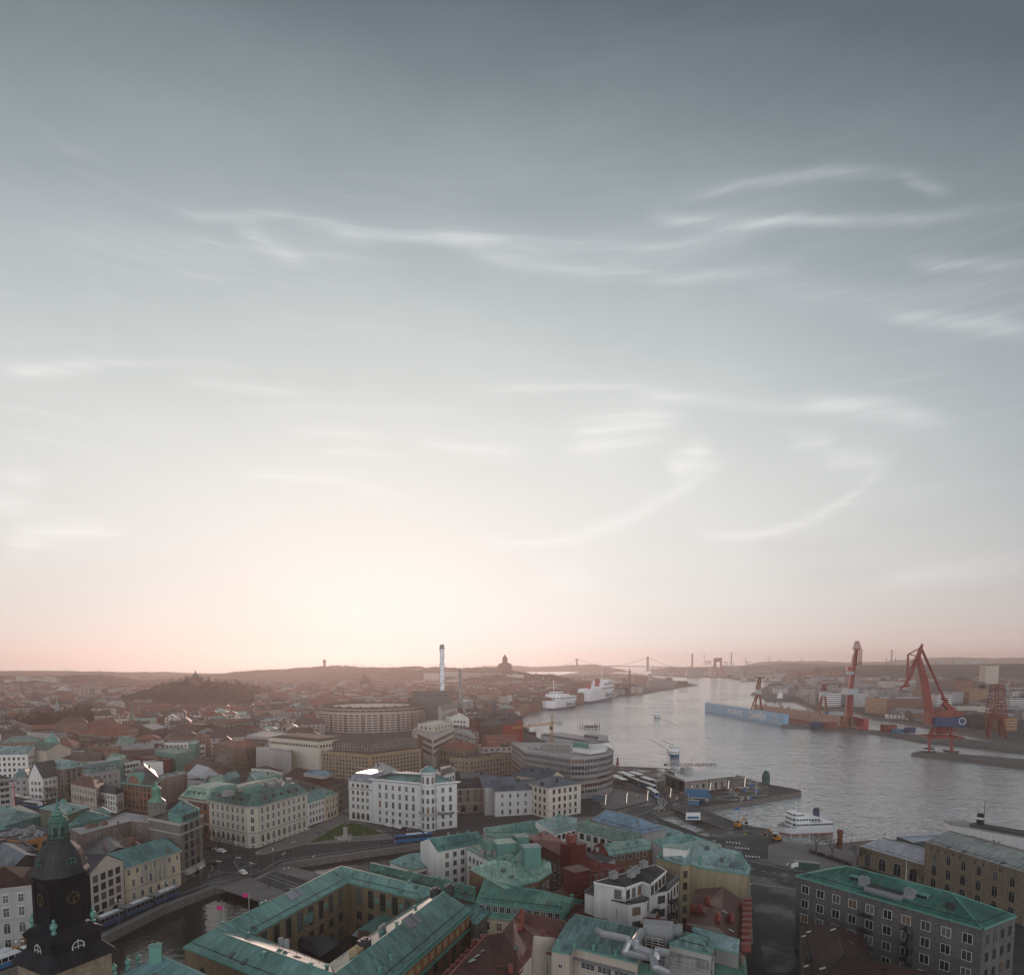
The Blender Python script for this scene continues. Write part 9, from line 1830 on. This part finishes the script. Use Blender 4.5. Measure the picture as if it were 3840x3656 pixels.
for a in ((b4,175,240,382,'white flag pole by the excursion boat, first of three',None,WHT),(b4,245,252,402,'white flag pole by the excursion boat, second of three',None,WHT),(b4,317,265,418,'white flag pole by the excursion boat, third of three',None,WHT),(b4,838,370,612,'dark tall mast before the low arched hall'),(b4,895,325,440,'thin mast on the plank wharf'),(b4,642,340,455,'thin mast at the left end of the plank wharf'),(b4,1058,540,770,'white flag pole behind the green hipped roof, left one',None,WHT),(b4,1478,575,860,'white flag pole behind the green hipped roof, right one',None,WHT),(b4,218,560,1100,'tall mast with a white flag at the street corner of the grey office',WHT),(z3,255,300,470,'steel mast between the bus shelters'),(z3,447,580,722,'steel mast on the tram curve'),(z3,700,520,720,'steel mast by the bus road'),(z3,1262,355,562,'white flag pole before the ferry terminal',None,WHT),(z3,1832,400,552,'white flag pole on the pier',None,WHT),(z3,1722,610,902,'tall steel mast at the boat basin'),(z3,1440,690,1000,'steel mast at the far end of the road bridge'),(z3,1632,690,895,'steel mast with a blue flag at the boat basin',FBL),(z3,318,150,285,'thin mast at the river edge near the buoy'),(z3,490,170,260,'thin mast at the river edge left of the terminal')): pole(*a)
for x,y,z,l in ((1722,1043,18.6,'pink flag on the museum roof, nearer one'),(1918,942,18.6,'pink flag on the museum roof, farther one')):
    p=g(b1,x,y,z); r=empty('roof_flag',p,l,'flag'); mb=MB(); mb.bar((0,0,0),(0,0,4.6),.1); mb.build('pole',FELTL,r); mb=MB(); mb.face([(0,0,4.5),(-1.8,.3,4.3),(-1.7,.4,3.3),(0,0,3.4)]); mb.build('flag',MAG,r)
# people: one skinned body each
def person_mesh(coat,legs,stride):
    V_=[(0,0,.95),(0,0,1.2),(0,0,1.45),(0,0,1.56),(.02,0,1.72),(0,.1,.9),(stride*.5,.1,.5),(stride*.6-.08,.1,.06),(0,-.1,.9),(-stride*.3,-.1,.5),(-stride*.8,-.1,.06),(0,.2,1.4),(-.1,.25,1.12),(.02,.25,.88),(0,-.2,1.4),(.08,-.25,1.12),(.16,-.25,.9)]
    E_=[(0,1),(1,2),(2,3),(3,4),(0,5),(5,6),(6,7),(0,8),(8,9),(9,10),(2,11),(11,12),(12,13),(2,14),(14,15),(15,16)]; R_=[.17,.16,.19,.07,.11,.1,.075,.055,.1,.075,.055,.075,.055,.04,.075,.055,.04]
    me=bpy.data.meshes.new('person'); me.from_pydata(V_,E_,[]); o=bpy.data.objects.new('person',me); col.objects.link(o); m=o.modifiers.new('s','SKIN'); 
    for i,v in enumerate(me.skin_vertices[0].data): v.radius=(R_[i],R_[i]); v.use_root=(i==0)
    s=o.modifiers.new('d','SUBSURF'); s.levels=1; s.render_levels=1
    m2=bpy.data.meshes.new_from_object(o.evaluated_get(bpy.context.evaluated_depsgraph_get())); bpy.data.objects.remove(o)
    for q in (coat,legs,M('skin',(.35,.22,.16),.6)): m2.materials.append(q)
    for p in m2.polygons: p.material_index=0 if .88<p.center.z<1.53 else (1 if p.center.z<=.88 else 2)
    return m2
CO=[M('dark_coat',(.02,.022,.028),.9),M('grey_coat',(.09,.09,.10),.9),M('orange_vest',(.55,.17,.02),.8),M('yellow_vest',(.50,.55,.05),.8)]; PM=[person_mesh(c,CO[0],.5) for c in CO]
for k,x,y,i,w in ((b2,695,422,0,'walking in front of the statue'),(b2,822,412,0,'walking right of the statue'),(b2,1050,388,0,'walking left of the all blue bus'),(b2,25,535,0,'at the crossing on the left of the square'),(b2,108,612,2,'cycling lane corner by the canal bridge'),(b2,100,772,0,'on the bridge over the canal'),(b1,1625,672,0,'on the quay pavement by the corner shop house'),(b1,1572,665,1,'under the right shop awning'),(b1,1458,722,0,'under the left shop awning'),(b1,1510,700,1,'between the two shop awnings'),(z3,437,555,0,'on the pale square by the bus road'),(z3,372,470,1,'near the bus shelters'),(b3,575,155,0,'at the crossing by the hotel, first of four'),(b3,588,160,1,'at the crossing by the hotel, second of four'),(b3,600,158,0,'at the crossing by the hotel, third of four'),(b3,555,168,0,'at the crossing by the hotel, fourth of four'),(z3,1630,560,3,'by the red barriers on the pier'),(z3,1705,1035,3,'at the boat basin building site'),(z3,715,775,3,'on the wall of the canal mouth')):
    o=bpy.data.objects.new('person',PM[i]); col.objects.link(o); o.location=g(k,x,y,.02); o.rotation_euler.z=rr_.random()*6; tag(o,'person in %s %s'%(['dark clothes','grey clothes','an orange vest','a yellow vest'][i],w),'person','people in the streets')
# bare street trees
BARK=M('tree_bark',(.045,.034,.027),.95)
def tree_proto(seed):
    r_=random.Random(seed); r=empty('bare_tree',(0,0,-70),'tree','tree'); mt=MB(); mt.lathe([(.28,-.3),(.2,1),(.16,3)],(0,0,0),7); tips=[]
    def grow(p,d,l,rad,n):
        q=p+d*l; (mt if n>2 else mc).bar(p,q,rad,0,4 if n>1 else 3,rad*.65)
        if n==0: return
        for i in range(3 if n>1 else 4): dd=(d+Vector((r_.gauss(0,.5),r_.gauss(0,.5),r_.gauss(.12,.3)))).normalized(); grow(q if i else p.lerp(q,.7),dd,l*r_.uniform(.62,.82),rad*.6,n-1)
    mc=MB()
    for i in range(4): a=i*1.57+r_.random(); grow(Vector((0,0,2.6+.2*i)),Vector((math.cos(a)*.6,math.sin(a)*.6,.8)).normalized(),2.0,.11,4)
    mt.build('trunk',BARK,r); mc.build('crown',TWIG,r); return keep(r)
tp=[tree_proto(s) for s in (1,2,3)]; tu=set()
TL=[(z1,(250,770),(315,775),(545,830),(605,815),(745,800),(962,905),(1002,890),(1072,915),(1172,930),(1225,920),(1412,960),(1525,985),(30,920),(90,940)),(b1,(1578,465),(1682,470),(1772,490),(1597,450)),(b4,(370,480),(492,530),(686,590),(1182,745),(1592,850),(760,610),(1330,790)),(b2,(778,262),(485,382),(740,322),(560,372))]
NEAR={z1:'on the tram street at the left',b1:'before the cream corner building',b4:'between the wide road and the sandstone warehouses',b2:'on the square with the lawn'}
for k,*l in TL:
    for i,(x,y) in enumerate(l):
        j=i%3; p=g(k,x,y,0); lab='leafless street tree %s, %s from the left'%(NEAR[k],'%s'%['first','second','third','fourth','fifth','sixth','seventh','eighth','ninth','tenth','eleventh','twelfth','thirteenth','fourteenth'][sorted(l).index((x,y))])
        if j not in tu: tu.add(j); o=tp[j]; o.location=p; o['label']=lab
        else: o=dup(tp[j],p,rr_.random()*6,lab)
        o['group']='leafless street trees'; s=.85+rr_.random()*.4; s*=.45 if k is b2 else 1; o.scale=(s,s,s)
# statue, sculpture, hedge, site things
p=g(b2,690,385); r=empty('statue',(p.x,p.y,0),'standing bronze statue on a tall stone pedestal with steps at the lawn','statue'); mb=MB(); mb.box((0,0,0),(6,6,.4)); mb.box((0,0,.4),(4.4,4.4,.4)); mb.box((0,0,.8),(2.2,2.2,1.2)); mb.box((0,0,2),(1.6,1.6,2.8)); mb.box((0,0,4.8),(2.1,2.1,.35)); mb.build('pedestal',FRS,r); o=put(PM[0].copy(),'figure',r,(0,0,5.15),-1.2,(2,2,2)); o.data.materials.clear(); o.data.materials.append(COPDRK)
p=g(z3,1945,430); h=UY(*z3(1945,275),p.y).z; r=empty('harbour_sculpture',(p.x,p.y,0),'tall dark green column sculpture on the tip of the pier','sculpture'); mb=MB(); mb.lathe([(2.6,0),(2.6,h*.66),(2.2,h*.7),(2.4,h*.8),(1.6,h*.84),(1.5,h*.9),(1.9,h*.93),(1.2,h),(0,h)],(0,0,0),8); mb.build('column',COPDRK,r)
p=g(b4,550,460); r=empty('mooring_pillar',(p.x,p.y,0),'round rusty brown pillar on the quay left of the plank wharf','pillar'); mb=MB(); mb.lathe([(1.1,0),(1.1,6.5),(1.25,6.5),(1.25,8),(0,8.1)],(0,0,0),10); mb.build('shaft',RUSTY,r)
mb=MB(); a,b=g(b4,315,490),g(b4,640,595)
for i in range(900): q=a.lerp(b,rr_.random())+Vector((rr_.gauss(0,.5),rr_.gauss(0,.5),rr_.random()*1.3)); d=Vector((rr_.gauss(0,.3),rr_.gauss(0,.3),rr_.gauss(0,.3))); e=Vector((rr_.gauss(0,.3),rr_.gauss(0,.3),rr_.gauss(0,.3))); mb.face([q,q+d,q+e])
tag(mb.build('hedge',TWIG),'long low bare brown hedge beside the wide road','hedge')
for k,x,y,l,w,h,rz,m,lab in ((z3,1160,575,13,5,5,-.3,BLUES,'big double blue site container before the ferry terminal'),(z3,1108,670,6,2.6,2.8,-.3,M('container_blue',(.06,.16,.26),.6),'small blue site container at the bridge end'),(z3,1182,652,6,2.6,3.2,-.3,NAVY,'dark blue site container at the bridge end'),(z3,30,625,8,4,4,-.2,M('container_slate',(.07,.12,.16),.6),'slate blue site container beside the curved hotel'),(b4,297,620,9,2.5,3,-.35,M('shelter_green',(.05,.10,.085),.5),'dark green bus stop shelter behind the grey office')):
    p=g(k,x,y); r=empty('site_container',(p.x,p.y,0),lab,'container' if 'container' in lab else 'shelter'); mb=MB(); mb.box((0,0,.1),(l,w,h-.3),rz); mb.build('body',m,r); mb=MB(); mb.box((0,0,h-.2),(l+.3,w+.3,.2),rz); mb.build('lid',GREYC,r)
def digger(k,x,y,rz,lab):
    p=g(k,x,y); r=empty('excavator',(p.x,p.y,0),lab,'excavator',None,rz); mb=MB(); mb.box((0,0,.9),(2.8,2.4,1.0)); mb.box((-.9,0,1.9),(1.2,2.2,.7)); mb.build('body',M('digger_orange',(.50,.22,.03),.5),r); mb=MB(); mb.box((.6,.5,1.9),(1.3,1.0,1.4)); mb.build('cab',CG,r); mb=MB(); mb.bar((1.2,-.4,1.6),(4,-.4,5),.25); mb.bar((4,-.4,5),(6,-.4,2.2),.2); mb.build('arm',M('digger_orange',(.50,.22,.03),.5),r); mb=MB(); mb.box((6.1,-.4,1.2),(.9,1.2,1.0)); mb.build('bucket',DARK,r); wheels(r,(-1.2,1.2),1.1,.6)
digger(b4,70,405,2.3,'orange excavator on the quay beside the excursion boat'); digger(z3,1620,935,.6,'yellow orange excavator at the end of the road bridge')
p=g(z3,1065,900); r=empty('sign_board',(p.x,p.y-6,0),'white and blue sign board standing at the canal mouth','sign'); mb=MB(); mb.box((0,0,4),(7,.2,3.6)); mb.build('board',WHT,r); mb=MB(); mb.box((0,-.15,4.6),(5.6,.05,1.1)); mb.build('stripe',BLUES,r); mb=MB(); mb.bar((-3,0,-2),(-3,0,4),.1); mb.bar((3,0,-2),(3,0,4),.1); mb.build('post',STEEL,r)
# kerbs along the square and the wide road
for l in ([(b2,400,418),(b2,660,268),(b2,810,270),(b2,990,345)],[(b2,0,520),(b2,380,430),(b2,1100,383)],[(b2,640,190),(b2,830,262),(b2,1000,332)],[(b1,1560,560),(b1,1640,602),(b1,1600,692)],[(b1,1800,560),(b1,1830,615),(b1,1970,575)],[(b3,1830,580),(b3,1830,760),(b3,1850,1200)],[(b4,0,560),(b4,260,640)],[(z3,240,735),(z3,560,660),(z3,622,600)],[(z3,820,620),(z3,760,700),(z3,600,790)]): strip('kerb',[g(*q) for q in l],.35,KERB,.004,.13)
for s in (-.75,.75): strip('tram_rail',[g(z3,700+s*14,590),g(z3,748+s*16,640),g(z3,720+s*16,695),g(z3,600+s*10,740),g(z3,420,800+s*10)],.22,M('steel_rail',(.16,.16,.16),.4),.03)
for j in range(26):
    x,y=rr_.uniform(780,1900),rr_.uniform(470,640); p=g(z3,x,y-(x-780)*.02); r=empty('material_pile',(p.x,p.y,0),'small heap of pale building material on the pier building site','material heap','material heaps on the pier building site'); mb=MB(); mb.box((0,0,0),(rr_.uniform(1.5,5),rr_.uniform(1,2.4),rr_.uniform(.4,1.4)),rr_.random()*3); mb.box((.6,.3,0),(1.2,.9,1.7),rr_.random()*3); mb.build('stack',rr_.choice((FRS,GREYC,RUSTY,FELTL,M('tarp_blue',(.08,.16,.3)))),r)
for o in cars:
    if o.location.z<-10:
        for c in list(o.children_recursive)+[o]: bpy.data.objects.remove(c)
# ---------------------------------------------------------------- labels of the many: counted from the nearest landmark
MARKS=[((1670,2690),'the round building'),((1657,2500),'the tall white chimney'),((735,2530),'the hilltop fort'),((215,2640),'the green church spire'),((827,2720),'the brown store tower'),((1893,2480),'the hilltop church'),((2362,2530),'the stone column'),((2820,2620),'the blue floating dock'),((3205,2600),'the slender red crane'),((3490,2600),'the crane with the blue cabin'),((200,2860),'the domed turret'),((480,2860),'the white event tent'),((1025,2830),'the scaffolded house'),((2680,2480),'the portal gantry crane'),((1380,2560),'the twin spire church')]
ORD=['nearest','second','third','fourth','fifth','sixth','seventh','eighth','ninth','tenth','eleventh','twelfth']
def finish_labels():
    by={}
    for o,d,px,py,gr in AUTO:
        m=min(MARKS,key=lambda m:abs(m[0][0]-px)+1.6*abs(m[0][1]-py)); s='left' if px<m[0][0] else 'right'; by.setdefault((d,m[1],s),[]).append((abs(px-m[0][0]),o,gr))
    for (d,mk,s),l in by.items():
        l.sort(key=lambda t:t[0])
        for i,(x,o,gr) in enumerate(l):
            o['group']=gr
            if len(l)==1: o['label']='%s to the %s of %s'%(d,s,mk)
            else: o['label']='%s, %s one %s of %s'%(d,ORD[min(i,11)],s,mk)
finish_labels()
flush_extra()
